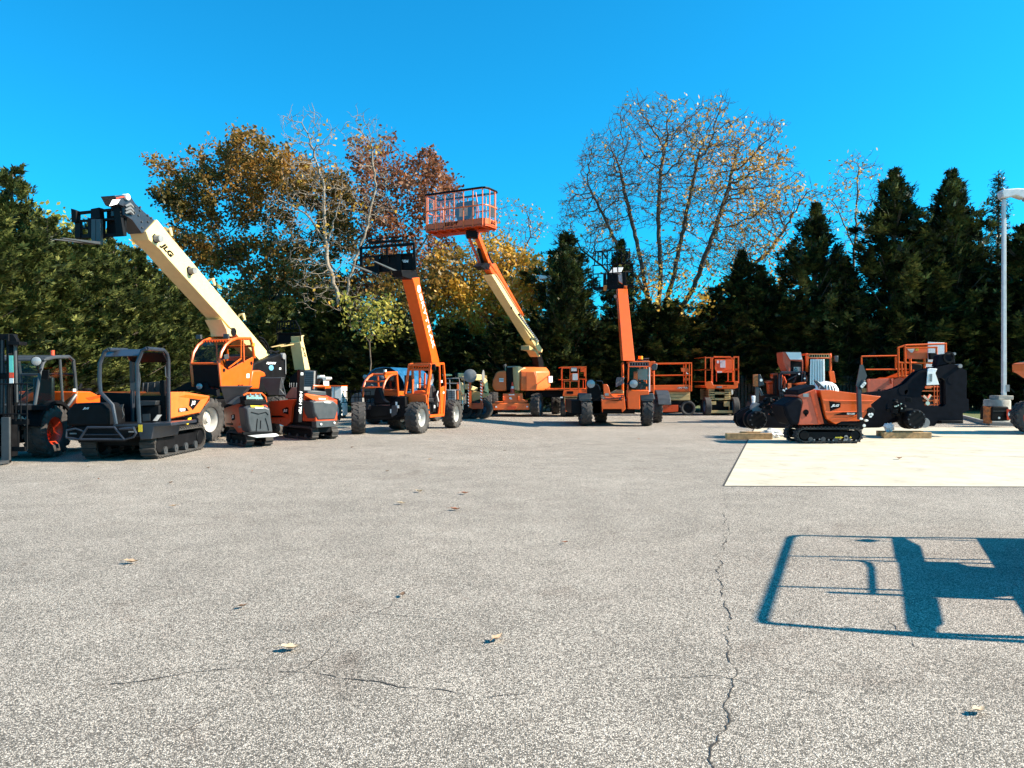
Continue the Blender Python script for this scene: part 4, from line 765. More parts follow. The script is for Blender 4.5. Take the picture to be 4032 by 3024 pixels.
m = MB(); q = f.V('r4', 1490, 570, .45); m.cyl(q, V3((.6, -.8, 0)), .05, .03); q = f.V('r4', 1590, 690, .6); m.prism([q, q+V3((.18, .14, 0)), q+V3((.18, .14, .3)), q+V3((0, 0, .3))], V3((.02, -.03, 0))); m.build('hood_sticker', 'ltt', T)
# boom: frame turned toward the viewer
g = F(1.5, 36.4, 15)
m = MB(); m.pu(g, 'b3', [(655, 845), (700, 838), (1100, 1498), (1092, 1522), (1060, 1510)], .0, -.36); bo = m.build('boom', 'cream', T, .015)
m = MB(); m.pu(g, 'b3', [(640, 790), (660, 752), (690, 745), (750, 860), (930, 1180), (905, 1185), (665, 850)], -.06, -.3); m.build('inner_boom', 'org', bo, .01)
m = MB(); m.pu(g, 'b3', [(985, 1460), (1050, 1505), (1080, 1555), (1060, 1560), (1030, 1510), (985, 1500)], -.05, -.45); m.build('boom_knuckle', 'tan', bo, .02)
m = MB(); m.pu(g, 'b3', [(1045, 1500), (1080, 1520), (1105, 1600), (1110, 1660), (1070, 1660), (1062, 1600)], -.2, -.5); m.build('tower', 'blk', T, .02)
m = MB(); m.tube([g.U('b3', 640, 745, .06), g.U('b3', 745, 900, .06), g.U('b3', 930, 1200, .06)], .035, 6); m.build('outer_tube', 'org', bo)
m = MB(); m.tube([g.U('b3', 890, 1190, .1), g.U('b3', 1060, 1420, .1)], .045, 6); m.build('cable_carrier', 'blk', bo)
m = MB()
for i in range(16): q = g.U('b3', 905+i*10.2, 1205+i*14.5, .16); m.box(F(q.x, q.y), -.03, .03, -.03, .03, q.z-.02, q.z+.03)
m.build('carrier_links', 'wht', bo)
m = MB()
for x, y in ((815, 1140), (980, 1415)): m.cyl(g.U('b3', x+12, y-6, .01), g.R, .05, .04, 8)
m.build('boom_bolts', 'blk', bo)
pj = g.U('b3', 640, 790, -.2)
jt = at('b3', 505, 448, pj.y-1.6)
m = MB(); m.beam(pj, jt, .16, .22); jb = m.build('jib', 'org', T, .01)
lt = at('b3', 440, 480, pj.y-1.7); lb = at('b3', 562, 775, pj.y-.2); m = MB(); m.beam(lt, lb, .07, .1); m.build('jib_link', 'red', T, .006)
m = MB(); m.tube([at('b3', 540, 620, pj.y-1.0), at('b3', 585, 770, pj.y-.3)], .06, 10); m.pu(g, 'b3', [(560, 770), (600, 740), (640, 745), (640, 800), (605, 800)], -.1, -.4); m.build('jib_cylinder', 'blk', T)
m = MB()
for o_ in (0, 8): m.tube([at('b3', x+o_, y, pj.y-.5) for x, y in ((600, 650), (625, 665), (640, 710), (665, 745))], .02, 6)
m.build('jib_hoses', 'blk', T)
# basket
yb = jt.y
bf = F(0, 0, 0)
Pb = dict(a=('b3', 62, 395), b=('b3', 575, 335), c=('b3', 675, 372))
YA, YB, YC = yb+.3, yb-.85, yb-.25
def corner(x, y, Y): return at('b3', x, y, Y)
fl0, fl1, fl2 = corner(62, 400, YA), corner(580, 340, YB), corner(675, 375, YC)
zf = (fl0.z+fl1.z)/2-.27
dF = V3((fl1.x-fl0.x, fl1.y-fl0.y, 0)); dFn = dF.normalized(); back = V3((-dFn.y, dFn.x, 0)); dep = .9
pA = V3((fl0.x, fl0.y, zf)); L_ = dF.length+.1; pB = pA+dFn*L_; pC = pB+back*dep; pD = pA+back*dep
ht = 1.25
def ring(z, ins=0, c=.16):
    Q = []
    for p, d1, d2 in ((pA, -dFn, -back), (pB, -back, dFn), (pC, dFn, back), (pD, back, -dFn)):
        pass
    P4 = [pA, pB, pC, pD]; out_ = []
    for i in range(4):
        p = P4[i]; a = (P4[i-1]-p).normalized(); b = (P4[(i+1) % 4]-p).normalized(); ct = p+a*c+b*c
        out_ += [p+a*c, p+a*c*.3+b*c*.3, p+b*c]
    return [q+V3((0, 0, z)) for q in out_]
m = MB(); A = ring(0); m.prism(A, V3((0, 0, .05))); 
m.build('basket_floor', 'red', T)
m = MB(); A = ring(-.02); n = len(A); c_ = sum(A, V3())/n
for i in range(n):
    j = (i+1) % n; m.prism([A[i], A[j], A[j]+V3((0, 0, .26)), A[i]+V3((0, 0, .26))], [c_+(p-c_)*.975 for p in (A[i], A[j], A[j]+V3((0, 0, .26)), A[i]+V3((0, 0, .26)))])
kb = m.build('toe_board', 'org', T)
q = pA+dFn*L_*.45+V3((0, 0, .13))-back*.012; text('JLG LIFT', q, dFn, V3((0, 0, 1)), .62, .15, 'ltb', kb, shear=.3, bold=.04)
q = pB+back*dep*.55+V3((0, 0, .13))+dFn*.012; text('JLG', q, back, V3((0, 0, 1)), .36, .14, 'ltb', kb, shear=.3, bold=.04)
m = MB(); m.tube(ring(ht*.55), .022, 6, True); m.tube(ring(ht), .024, 6, True)
for k in range(7): 
    q = pA+dFn*L_*(.05+.9*k/6); m.tube([q, q+V3((0, 0, ht))], .022, 6); q = q+back*dep; m.tube([q, q+V3((0, 0, ht))], .022, 6)
for k in (.3, .7): m.tube([pB+back*dep*k, pB+back*dep*k+V3((0, 0, ht))], .02, 6); m.tube([pA+back*dep*k, pA+back*dep*k+V3((0, 0, ht))], .02, 6)
q = pA+dFn*.25+back*.4; m.tube([q+V3((0, 0, .9)), q+dFn*.3+V3((0, 0, .85)), q+dFn*.35+V3((0, 0, .2))], .02, 6)
q = pA+dFn*L_*.75+back*.4; m.tube([q+V3((0, 0, ht)), q+dFn*.12+V3((0, 0, .6)), q+dFn*.1], .02, 6)
rl = m.build('basket_rails', 'pale', T)
m = MB(); m.tube([p+V3((0, 0, .02)) for p in ring(ht)], .04, 6, True); m.build('rail_padding', 'blk', rl)
m = MB(); A = ring(.25); A2 = ring(ht)
for i in range(len(A)):
    j = (i+1) % len(A); m.add([A[i], A[j], A2[j], A2[i]], [(0, 1, 2, 3)])
m.build('mesh_screen', 'clear', T, smooth=0)
bf = F(pA.x, pA.y, math.degrees(math.atan2(-dFn.y, dFn.x)))
m = MB(); m.psv(bf, [(L_*.47, zf+.3), (L_*.62, zf+.25), (L_*.7, zf+.5), (L_*.72, zf+.98), (L_*.45, zf+.95), (L_*.42, zf+.6)], .35, .6); cb = m.build('control_console', 'gry', T, .02)
m = MB(); m.box(bf, L_*.5, L_*.64, .33, .34, zf+.45, zf+.75); m.build('decal', 'tan', cb)
m = MB(); q = pB+back*.3+V3((0, 0, .35)); m.prism([q, q+back*.3, q+back*.3+V3((0, 0, .4)), q+V3((0, 0, .4))], -dFn*.05); m.build('side_board', 'gry', T)
m = MB()
for k in range(7): q = pA+dFn*L_*(.06+.88*k/6)-V3((0, 0, .03)); m.beam(q, q+back*dep, .06, .05)
m.beam(pA+back*.5+dFn*.2-V3((0, 0, .08)), pB+back*.5-dFn*.2-V3((0, 0, .08)), .2, .1); m.build('floor_beams', 'red', T)
m = MB(); q = pA+dFn*L_*.68+back*dep*.5-V3((0, 0, .15)); m.box(F(q.x, q.y), -.2, .2, -.15, .25, q.z-.15, q.z+.08); m.beam(q, jt, .14, .14); m.build('basket_mount', 'blk', T, .01)
# cone on its chassis
q = at('d', 1107, 849, 35.8)
zt_ = f.V('r4', 965, 878, .3).z
T = thing('traffic_cone', 'red and white traffic cone standing on the axle box of the large boom lift', 'cone', (q.x, 36.0, zt_))
m = MB(); c = V3((q.x, 36.0, zt_)); m.lathe(c, V3((0, 0, 1)), [(.16, 0), (.16, .03), (.12, .035), (.085, .22)], 16); m.lathe(c, V3((0, 0, 1)), [(.062, .33), (.03, .52), (.001, .53)], 16); m.build('cone_body', 'cone', T)
m = MB(); m.lathe(c, V3((0, 0, 1)), [(.086, .22), (.062, .33)], 16); m.build('white_band', 'ltt', T)
# ================================================================ scissor lifts
def scissor(lab, f, r, plat, rails, v0, v1, stackx, sy0, sy1, base, by0, by1, wheels, group='scissor lifts parked along the evergreens', stackm='tan', basem='blk'):
    T = thing('scissor_lift', lab, 'scissor lift', f.O, group)
    return T
def wcyl(T, f, r, x, y, R, v=0, ax=None, W=.16):
    q = f.V(r, x, y, v); q.z = R; wheel(T, q, ax or -f.B, R, W, .6, 'rblu', lugs=False)
# end-on, by the boom lift
p = gnd('r5', 240, 968); f = F(p.x, p.y)
T = thing('scissor_lift', 'narrow orange scissor lift seen end-on with posted papers, right of the large boom lift', 'scissor lift', f.O, 'scissor lifts parked in front of the evergreens')
m = MB(); t = 13
def rr_(m, f, r, x0, y0, x1, y1, v, t=12, d=.04):
    m.pv(f, r, [(x0, y0), (x1, y0), (x1, y0+t), (x0, y0+t)], v, v+d); m.pv(f, r, [(x0, y1-t), (x1, y1-t), (x1, y1), (x0, y1)], v, v+d)
    m.pv(f, r, [(x0, y0+t), (x0+t, y0+t), (x0+t, y1-t), (x0, y1-t)], v, v+d); m.pv(f, r, [(x1-t, y0+t), (x1, y0+t), (x1, y1-t), (x1-t, y1-t)], v, v+d)
rr_(m, f, 'r5', 108, 236, 245, 432, 0); rr_(m, f, 'r5', 352, 232, 476, 415, 0); rr_(m, f, 'r5', 148, 440, 365, 640, .02); m.pv(f, 'r5', [(232, 445), (244, 445), (244, 575), (232, 575)], .0, .04); rr_(m, f, 'r5', 362, 408, 482, 620, 0); m.pv(f, 'r5', [(100, 235), (478, 230), (478, 242), (100, 247)], -.02, .02)
rr_(m, f, 'r5', 118, 250, 470, 600, 2.0, 10)
m.pv(f, 'r5', [(425, 430), (437, 430), (437, 600), (425, 600)], .3, .34)
for x in (112, 470):
    q = f.V('r5', x, 242, 0); m.tube([q, q+f.B*2.0], .02, 6); q = f.V('r5', x, 420, 0); m.tube([q, q+f.B*2.0], .02, 6)
m.build('guard_rails', 'org', T)
m = MB(); m.pv(f, 'r5', [(145, 575), (365, 570), (370, 655), (130, 660)], .0, .05); m.pv(f, 'r5', [(365, 570), (480, 560), (482, 620), (370, 630)], .02, .07); m.box(f, -1.1, .9, .05, 2.3, 1.25, 1.32); pl = m.build('platform', 'org', T, .01)
m = MB(); m.pv(f, 'r5', [(190, 592), (285, 592), (285, 630), (190, 630)], -.01, 0); m.build('entry_plate', 'ltb', pl)
for pts, a_ in (([(255, 330), (350, 330), (350, 435), (255, 435)], 0), ([(390, 245), (470, 245), (470, 310), (390, 310)], .3), ([(440, 310), (465, 310), (465, 375), (440, 375)], .2)): m = MB(); m.pv(f, 'r5', pts, a_, a_+.03); m.build('gate_panel', 'org', T)
m = MB(); m.pv(f, 'r5', [(256, 250), (335, 250), (335, 300), (256, 300)], -.01, .0); m.pv(f, 'r5', [(275, 335), (350, 335), (350, 430), (275, 430)], -.012, -.002); m.build('posted_paper', 'pap', T)
def stack(T, f, r, x0, x1, ys, v, dv, mt='tan', w_=16):
    m = MB()
    for y in ys: m.pv(f, r, [(x0, y), (x1, y), (x1, y+w_), (x0, y+w_)], v, v+.06)
    for i, y in enumerate(ys):
        for x in (x0+10, x1-10):
            q = f.V(r, x, y+w_/2, v); q2 = f.V(r, x, (ys[i+1] if i+1 < len(ys) else y-6)+w_/2, v)
            m.beam(q, V3((q2.x, q2.y+dv, q2.z)), .05, .1); m.beam(V3((q.x, q.y+dv, q.z)), q2, .05, .1)
        q = f.V(r, (x0+x1)/2, y+w_/2, v+dv); 
    return m.build('scissor_arms', mt, T)
stack(T, f, 'r5', 150, 360, (660, 690, 715, 745), .1, 2.0)
m = MB(); m.pv(f, 'r5', [(150, 700), (360, 700), (360, 880), (340, 950), (170, 950), (150, 880)], .4, 2.3); m.build('chassis', 'blk', T, .02)
m = MB(); m.tube([f.V('r5', x, y, -.05) for x, y in ((180, 885), (172, 742), (318, 742), (312, 885))], .03, 6); m.tube([f.V('r5', 175, 855, -.05), f.V('r5', 315, 855, -.05)], .02, 6); m.build('ladder', 'org', T)
m = MB(); m.pv(f, 'r5', [(185, 752), (310, 752), (310, 800), (185, 800)], .0, .04); m.build('ladder_panel', 'tan', T)
m = MB(); m.pv(f, 'r5', [(98, 672), (135, 672), (135, 690), (98, 690)], .0, .1); m.build('lamp_box', 'wht', T)
for x in (135, 365):
    for v in (.5, 2.0): q = f.V('r5', x, 900, v); q.z = .42; wheel(T, q, f.R*(1 if x > 200 else -1), .42, .22, .6, 'rblu', lugs=False)
# side-on, lettered
p = gnd('r5', 1800, 948); f = F(p.x, p.y)
T = thing('scissor_lift', 'orange scissor lift seen side-on with lettering on its skirt, behind the fender of the telehandler', 'scissor lift', f.O, 'scissor lifts parked in front of the evergreens')
m = MB()
for yy, d_ in ((182, .024), (355, .02)):
    q0 = f.V('r5', 1300, yy+8, 0); q1 = f.V('r5', 2003, yy, 0); m.tube([q0, q1, q1+f.B*1.2, q0+f.B*1.2], d_, 6, True)
for x in (1310, 1460, 1968, 2000): q0 = f.V('r5', x, 183, 0); q1 = f.V('r5', x, 590, 0); m.tube([q0, q1], .024, 6); m.tube([q0+f.B*1.2, q1+f.B*1.2], .024, 6)
m.build('guard_rails', 'org', T)
m = MB(); m.pv(f, 'r5', [(1300, 508), (1985, 500), (2005, 505), (2008, 592), (1950, 596), (1300, 598)], 0, 1.25); sk_ = m.build('platform', 'org', T, .01)
m = MB(); m.pv(f, 'r5', [(1300, 562), (1860, 562), (1860, 570), (1300, 570)], -.03, 0); m.build('skirt_ridge', 'org', sk_)
tv('R2632', f, 'r5', 1790, 556, 1952, 527, -.006, 'ltt', sk_, shear=.3, bold=.07, name='lettering'); tv('R2632', f, 'r5', 1792, 555, 1950, 528, -.012, 'ltb', sk_, shear=.3, bold=.01)
m = MB(); m.pv(f, 'r5', [(1848, 250), (1965, 262), (1965, 312), (1858, 308)], 0, .05); m.pv(f, 'r5', [(1900, 400), (1975, 397), (1975, 435), (1905, 437)], 0, .05); m.build('gate_plate', 'org', T)
m = MB(); m.pv(f, 'r5', [(1925, 315), (1955, 335), (1950, 345), (1925, 330)], -.03, -.01); m.build('tag', 'ltt', T)
m = MB()
for y0, y1 in ((603, 640), (642, 680), (684, 722)):
    m.pv(f, 'r5', [(1560, y0), (1978, y0-2+0), (1980, y1), (1560, y1)], .1+.03*((y0 % 2)), .2)
m.build('scissor_arms', 'tan', T, .01)
m = MB(); m.pv(f, 'r5', [(1560, 735), (2000, 728), (2010, 780), (2012, 900), (1560, 915)], .25, 1.1); m.build('chassis', 'blk', T, .02)
m = MB(); m.pv(f, 'r5', [(1560, 795), (1808, 792), (1806, 885), (1770, 892), (1560, 895)], .12, .25); m.build('battery_tray', 'red', T, .01)
m = MB(); m.pv(f, 'r5', [(1590, 738), (1680, 740), (1680, 765), (1590, 762)], .2, .25); m.pv(f, 'r5', [(1830, 800), (1850, 800), (1850, 828), (1830, 828)], .2, .25); m.build('sticker', 'lens', T)
for x in (1948, 1400):
    for v in (.2, 1.1): q = f.V('r5', x, 880, v); R_ = .36; q.z = R_; wheel(T, q, -f.B if v < 1 else f.B, R_, .16, .68, 'blk', lugs=False)
# end-on, open gates
p = gnd('r6', 440, 1062); f = F(p.x, p.y)
T = thing('scissor_lift', 'bright orange scissor lift seen end-on with open platform and blue-grey wheels, standing alone', 'scissor lift', f.O, 'scissor lifts parked in front of the evergreens')
m = MB(); rr_(m, f, 'r6', 240, 335, 320, 500, .1, 13); rr_(m, f, 'r6', 240, 485, 330, 690, .1, 12); rr_(m, f, 'r6', 595, 325, 665, 490, .1, 13); rr_(m, f, 'r6', 600, 480, 665, 660, .1, 12)
m.tube([f.V('r6', x, y, .6) for x, y in ((320, 380), (350, 335), (560, 335), (585, 380), (585, 640))], .03, 6); m.pv(f, 'r6', [(325, 340), (340, 340), (340, 690), (325, 690)], .5, .55); m.pv(f, 'r6', [(378, 530), (388, 530), (388, 640), (378, 640)], 2.3, 2.35); m.pv(f, 'r6', [(522, 530), (534, 530), (534, 640), (522, 640)], 2.3, 2.35)
for x in (245, 660):
    for y in (335, 490, 640): q = f.V('r6', x, y, .12); m.tube([q, q+f.B*2.3], .02, 6)
m.build('guard_rails', 'org', T)
m = MB(); m.pv(f, 'r6', [(365, 360), (590, 362), (588, 528), (385, 530), (365, 480)], 2.2, 2.25); bp_ = m.build('back_panel', 'org', T)
m = MB(); m.pv(f, 'r6', [(428, 375), (492, 375), (495, 468), (430, 465)], 2.18, 2.2); m.pv(f, 'r6', [(388, 378), (415, 378), (415, 412), (388, 412)], 2.18, 2.2); m.pv(f, 'r6', [(392, 510), (452, 510), (452, 530), (392, 530)], 2.18, 2.2); m.build('posted_paper', 'pap', bp_)
m = MB(); m.pv(f, 'r6', [(315, 330), (510, 325), (512, 340), (315, 345)], .6, .7); m.build('control_box', 'blk', T)
m = MB(); m.pv(f, 'r6', [(242, 645), (322, 635), (345, 682), (602, 684), (602, 635), (655, 640), (648, 690), (618, 730), (265, 730), (242, 690)], .05, .12); m.box(f, f.uvz(f.V('r6', 250, 700, .1))[0], f.uvz(f.V('r6', 650, 700, .1))[0], .12, 2.4, f.V('r6', 250, 720, .1).z, f.V('r6', 250, 690, .1).z); pl = m.build('platform', 'org', T, .01)
m = MB(); m.pv(f, 'r6', [(385, 697), (452, 697), (452, 718), (385, 718)], .04, .05); m.build('sticker', 'lens', pl)
tv('JLG', f, 'r6', 462, 712, 512, 695, .04, 'ltb', pl, shear=.3, bold=.03)
m = MB()
for i, y in enumerate((735, 765, 795, 825, 850)):
    m.pv(f, 'r6', [(285, y), (360, y), (360, y+18), (285, y+18)], .15, .3); m.pv(f, 'r6', [(485, y), (560, y), (560, y+18), (485, y+18)], .15, .3)
    if i < 4:
        for x in (300, 545): q = f.V('r6', x, y+9, .3); q2 = f.V('r6', x, y+36, .3); m.beam(q, q2+f.B*1.8, .06, .1); m.beam(q+f.B*1.8, q2, .06, .1)
m.pv(f, 'r6', [(362, 768), (485, 768), (485, 800), (362, 800)], .2, .3); m.pv(f, 'r6', [(362, 845), (485, 845), (485, 870), (362, 870)], .2, .3)
m.pv(f, 'r6', [(300, 888), (378, 888), (378, 928), (300, 928)], .05, .2); m.pv(f, 'r6', [(478, 888), (548, 888), (548, 950), (480, 950)], .05, .2)
m.pv(f, 'r6', [(300, 920), (315, 920), (318, 1000), (300, 1000)], .1, .2); m.pv(f, 'r6', [(540, 940), (552, 940), (552, 1000), (540, 1000)], .1, .2)
m.build('scissor_arms', 'tan', T, .005)
m = MB(); m.pv(f, 'r6', [(285, 998), (585, 998), (585, 1032), (285, 1032)], -.02, .08); m.build('front_beam', 'tan', T, .01)
m = MB(); m.pv(f, 'r6', [(300, 900), (570, 900), (570, 1040), (300, 1040)], .3, 2.2); m.build('chassis', 'blk', T)
m = MB(); m.pv(f, 'r6', [(610, 740), (635, 750), (640, 900), (690, 880), (690, 990), (640, 1000), (600, 900)], .5, 1.6); m.build('side_box', 'blk', T)
m = MB(); m.pv(f, 'r6', [(560, 735), (590, 740), (590, 790), (575, 810)], .5, .9); m.build('hose_bundle', 'ltt', T)
for x in (262, 606):
    for v in (.2, 1.9): q = f.V('r6', x, 1000, v); q.z = .44; wheel(T, q, f.R*(1 if x > 400 else -1), .44, .3, .6, 'rblu', lugs=False)
for x in (262, 606):
    pass
# ================================================================ right telehandler facing the viewer
f = F(3.2, 28.35)
T = thing('telehandler', 'orange telehandler facing the viewer with grey mudguards, closed glazed cab and near-vertical boom', 'telehandler', f.O)
def wh5(x0, x1, base, v, sg, fender=None, R=.56, W=None):
    a = f.V('r5', x0, base, v); b = f.V('r5', x1, base, v); W = W or (b.x-a.x)*.86; q = (a+b)/2; q.z = R; return wheel(T, q, V3((sg, -.06, 0)), R, W, .55, 'rim')
wh5(368, 545, 1098, .2, -1); wh5(1268, 1432, 1095, .2, 1); wh5(1430, 1570, 1060, 2.4, 1); wh5(600, 760, 1040, 2.4, -1)
for x0, x1, y0, y1 in ((362, 545, 622, 735), (1262, 1452, 615, 738)):
    a = f.V('r5', x0, y0, 0); b = f.V('r5', x1, y0, 0); m = MB(); u0 = a.x-f.O.x; u1 = b.x-f.O.x
    for i in range(7):
        a0, a1 = rad(45+i*16), rad(61+i*16)
        m.psu(f, [(.2-math.cos(a)*r_, .56+math.sin(a)*r_) for a, r_ in ((a0, .6), (a1, .6), (a1, .66), (a0, .66))], u0, u1)
    m.pv(f, 'r5', [(x0, y0+8), (x1, y0+8), (x1-8, y1), ((x0+x1)/2+40, y1-5), (x0+30, y1), (x0+5, y1-20)], -.25, -.2); m.build('mudguard', 'gry', T, .012)
m = MB(); a = f.V('r5', 1470, 640, 2.4); u0 = a.x-f.O.x
for i in range(8):
    a0, a1 = rad(15+i*18), rad(33+i*18); m.psu(f, [(2.4-math.cos(a_)*r_, .56+math.sin(a_)*r_) for a_, r_ in ((a0, .66), (a1, .66), (a1, .74), (a0, .74))], u0, u0+.5)
m.build('mudguard', 'gry', T, .01)
m = MB(); m.pv(f, 'r5', [(695, 700), (715, 730), (985, 730), (1010, 690), (1025, 640), (1045, 850), (1000, 900), (985, 850), (715, 850), (708, 905), (696, 800)], -.3, -.15); m.pv(f, 'r5', [(715, 730), (1000, 730), (1000, 850), (715, 850)], -.15, .3); m.prism([f.V('r5', 705, 720, -.3), f.V('r5', 1010, 690, -.3), f.V('r5', 1020, 628, .8), f.V('r5', 820, 628, .8)], -f.Z*.05); nose = m.build('nose', 'org', T, .015)
m = MB(); m.pv(f, 'r5', [(720, 492), (775, 490), (800, 530), (820, 610), (850, 660), (895, 685), (735, 680)], -.28, -.1); m.build('boom_cradle', 'org', T, .01)
m = MB(); m.pv(f, 'r5', [(745, 620), (800, 620), (800, 655), (745, 655)], -.29, -.28); m.build('sticker', 'lens', T)
m = MB(); m.pv(f, 'r5', [(945, 700), (1005, 645), (985, 690), (965, 725)], -.32, -.3); m.build('fork_label', 'nvy', T)
m = MB(); m.pv(f, 'r5', [(490, 600), (500, 490), (560, 470), (620, 475), (665, 520), (690, 600), (690, 900), (640, 940), (570, 940), (560, 700)], .1, .5); m.box(f, -1.0, 1.35, .1, 3.3, .45, .95); m.build('body', 'blk', T, .02)
m = MB(); m.tube([f.V('r5', 500, 480, 0), f.V('r5', 580, 475, 0), f.V('r5', 650, 505, 0), f.V('r5', 680, 580, 0)], .015, 6); m.tube([f.V('r5', 625, 440, 0), f.V('r5', 700, 445, 0), f.V('r5', 720, 490, 0)], .02, 6); m.build('guard_hoop', 'nvy', T)
m = MB(); m.pv(f, 'r5', [(1070, 575), (1385, 580), (1385, 640), (1255, 650), (1255, 790), (1255, 855), (1080, 850)], -.28, .0); m.build('cab_panel', 'org', T, .02)
m = MB(); m.pv(f, 'r5', [(1090, 240), (1380, 240), (1380, 575), (1085, 575)], -.2, -.19); m.build('windshield', 'glass', T)
fr = MB()
for pts in ([(1080, 170), (1100, 165), (1095, 240), (1088, 590), (1070, 590)], [(1380, 160), (1470, 155), (1480, 175), (1420, 190), (1405, 600), (1385, 600), (1385, 240)], [(1440, 300), (1462, 300), (1462, 640), (1445, 640)], [(1095, 228), (1385, 228), (1385, 242), (1095, 242)], [(1085, 572), (1390, 572), (1390, 584), (1085, 584)]): fr.pv(f, 'r5', pts, -.22, -.12)
for x, y in ((1085, 175), (1440, 175)): q = f.V('r5', x, y, -.12); fr.beam(q, q+f.B*1.5, .08, .08); fr.beam(q+f.B*1.5, q+f.B*1.5-f.Z*1.3, .08, .08)
fr.build('cab_frame', 'org', T, .01)
m = MB(); m.pv(f, 'r5', [(1078, 168), (1095, 155), (1385, 152), (1400, 160), (1385, 168)], -.22, 1.3); m.build('roof', 'pale', T, .01)
m = MB(); m.pv(f, 'r5', [(1095, 168), (1385, 165), (1385, 228), (1095, 230)], -.16, -.14); rg = m.build('roof_grille', 'mgr', T)
m = MB()
for i in range(7): x = 1112+i*38; m.pv(f, 'r5', [(x, 180), (x+22, 180), (x+22, 216), (x, 216)], -.17, -.16)
m.build('grille_slots', 'ltb', rg)
m = MB(); m.pv(f, 'r5', [(1382, 240), (1402, 240), (1402, 600), (1384, 600)], -.225, -.22); m.build('reflective_strip', 'wht', T)
m = MB(); m.cyl(f.V('r5', 1262, 115, .3), f.Z, .085, .17); bc = m.build('beacon', 'amb', T)
m = MB(); m.cyl(f.V('r5', 1262, 140, .3), f.Z, .1, .06); m.build('beacon_base', 'blk', bc)
m = MB(); m.tube([f.V('r5', x, y, .3) for x, y in ((1215, 120), (1215, 145), (1380, 150), (1383, 118), (1215, 122))], .015, 6); m.build('roof_bracket', 'gry', T)
m = MB(); m.pv(f, 'r5', [(1445, 195), (1490, 185), (1512, 200), (1500, 275), (1480, 292), (1430, 285), (1415, 240)], -.4, -.3); m.build('mirror', 'gry', T, .03)
for x in (540, 1160):
    q = f.V('r5', x, 485, -.35); m = MB(); m.lathe(q, -f.B, [(.14, -.12), (.19, 0), (.17, .03)], 14); hl_ = m.build('headlight', 'blk', T); m = MB(); m.lathe(q-f.B*.01, -f.B, [(.15, .02), (.001, .05)], 14); m.build('lens', 'lens', hl_)
m = MB(); m.pv(f, 'r5', [(1205, 455), (1222, 455), (1222, 498), (1205, 498)], -.36, -.3); m.build('indicator', 'ltt', T)
m = MB(); m.tube([f.V('r5', x, y, -.25) for x, y in ((1060, 490), (1090, 475), (1120, 485))], .03, 6); m.tube([f.V('r5', x, y, -.1) for x, y in ((1220, 460), (1270, 440), (1320, 470), (1370, 520))], .035, 6); m.build('lamp_arm', 'nvy', T)
m = MB(); m.pv(f, 'r5', [(1175, 310), (1215, 300), (1225, 440), (1165, 450)], .8, 1.0); m.build('cab_pillar', 'pale', T)
m = MB(); m.pv(f, 'r5', [(1215, 270), (1365, 265), (1365, 430), (1225, 420)], 1.2, 1.22); m.build('rear_window', 'lens', T)
m = MB(); m.pv(f, 'r5', [(1190, 480), (1330, 470), (1350, 520), (1320, 570), (1180, 560)], .2, .5); m.tube([f.V('r5', x, y, -.25) for x, y in ((1275, 500), (1235, 620), (1200, 625))], .012, 5); m.tube([f.V('r5', x, y, -.25) for x, y in ((1290, 500), (1240, 630))], .012, 5); m.build('steering_column', 'nvy', T, .01)
m = MB()
random.seed(3)
for k in range(9): x = 910+k*13; m.tube([f.V('r5', x, 530-k*6, .6), f.V('r5', x+8*math.sin(k*2), 450-k*5, .6), f.V('r5', x+15, 390, .6)], .02, 5)
m.build('hose_bundle', 'mgr', T)
m = MB(); m.pv(f, 'r5', [(835, 625), (925, 570), (1010, 575), (1020, 625)], .9, 1.4); m.build('valve_block', 'tan', T, .02)
# boom: near-vertical, leaning to the viewer
g = F(f.O.x, f.O.y, 6)
uR = g.uvz(g.V('b4', 780, 1500, 1.9))[0]
m = MB(); m.pu(g, 'b4', [(700, 620), (732, 620), (738, 700), (828, 1560), (790, 1560), (712, 760)], uR, uR-.42); bo = m.build('boom', 'org', T, .012)
def und(x, y, off=.05):
    p = g.U('b4', 716+(y-760)*.1, y, uR); Y = p.y-.05-off; a, b = ray('b4', x, y); return V3((a*Y, Y, CH+b*Y))
m = MB(); m.tube([und(688, 1190, .25), und(700, 1480, .35)], .05, 12); cy = m.build('lift_cylinder', 'chr', T)
m = MB(); m.tube([und(702, 1490, .35), und(712, 1660, .4)], .075, 12); m.cyl(und(685, 1150, .2), g.R, .09, .2); m.tube([und(650, 1110, .18), und(665, 1175, .2), und(720, 1135, .18)], .03, 6); m.build('cylinder_barrel', 'blk', cy)
m = MB()
for o_ in (0, 10): m.tube([und(x+o_, y, .04) for x, y in ((675, 740), (700, 850), (710, 950), (735, 1130), (750, 1300), (770, 1470))], .014, 5)
m.build('boom_hoses', 'blk', T)
m = MB(); m.tube([und(610, 760, .0), und(615, 800, .0)], .035, 6); m.cyl(und(655, 850, 0), g.B, .03, .02, 8); m.build('boom_slots', 'ltb', bo)
m = MB(); q = und(580, 722, .12); m.lathe(q, V3((-.2, -1, -.3)), [(.02, -.05), (.1, 0), (.08, .04), (.001, .05)], 14); m.build('boom_lamp', 'lens', bo)
m = MB()
for i in range(9): q = g.U('b4', 738+i*7.2, 820+i*70, uR+.004); m.cyl(q, g.R, .035, .01, 8)
m.build('boom_marks', 'pnk', bo)
vt = g.uvz(g.U('b4', 715, 620, uR))[1]-.1
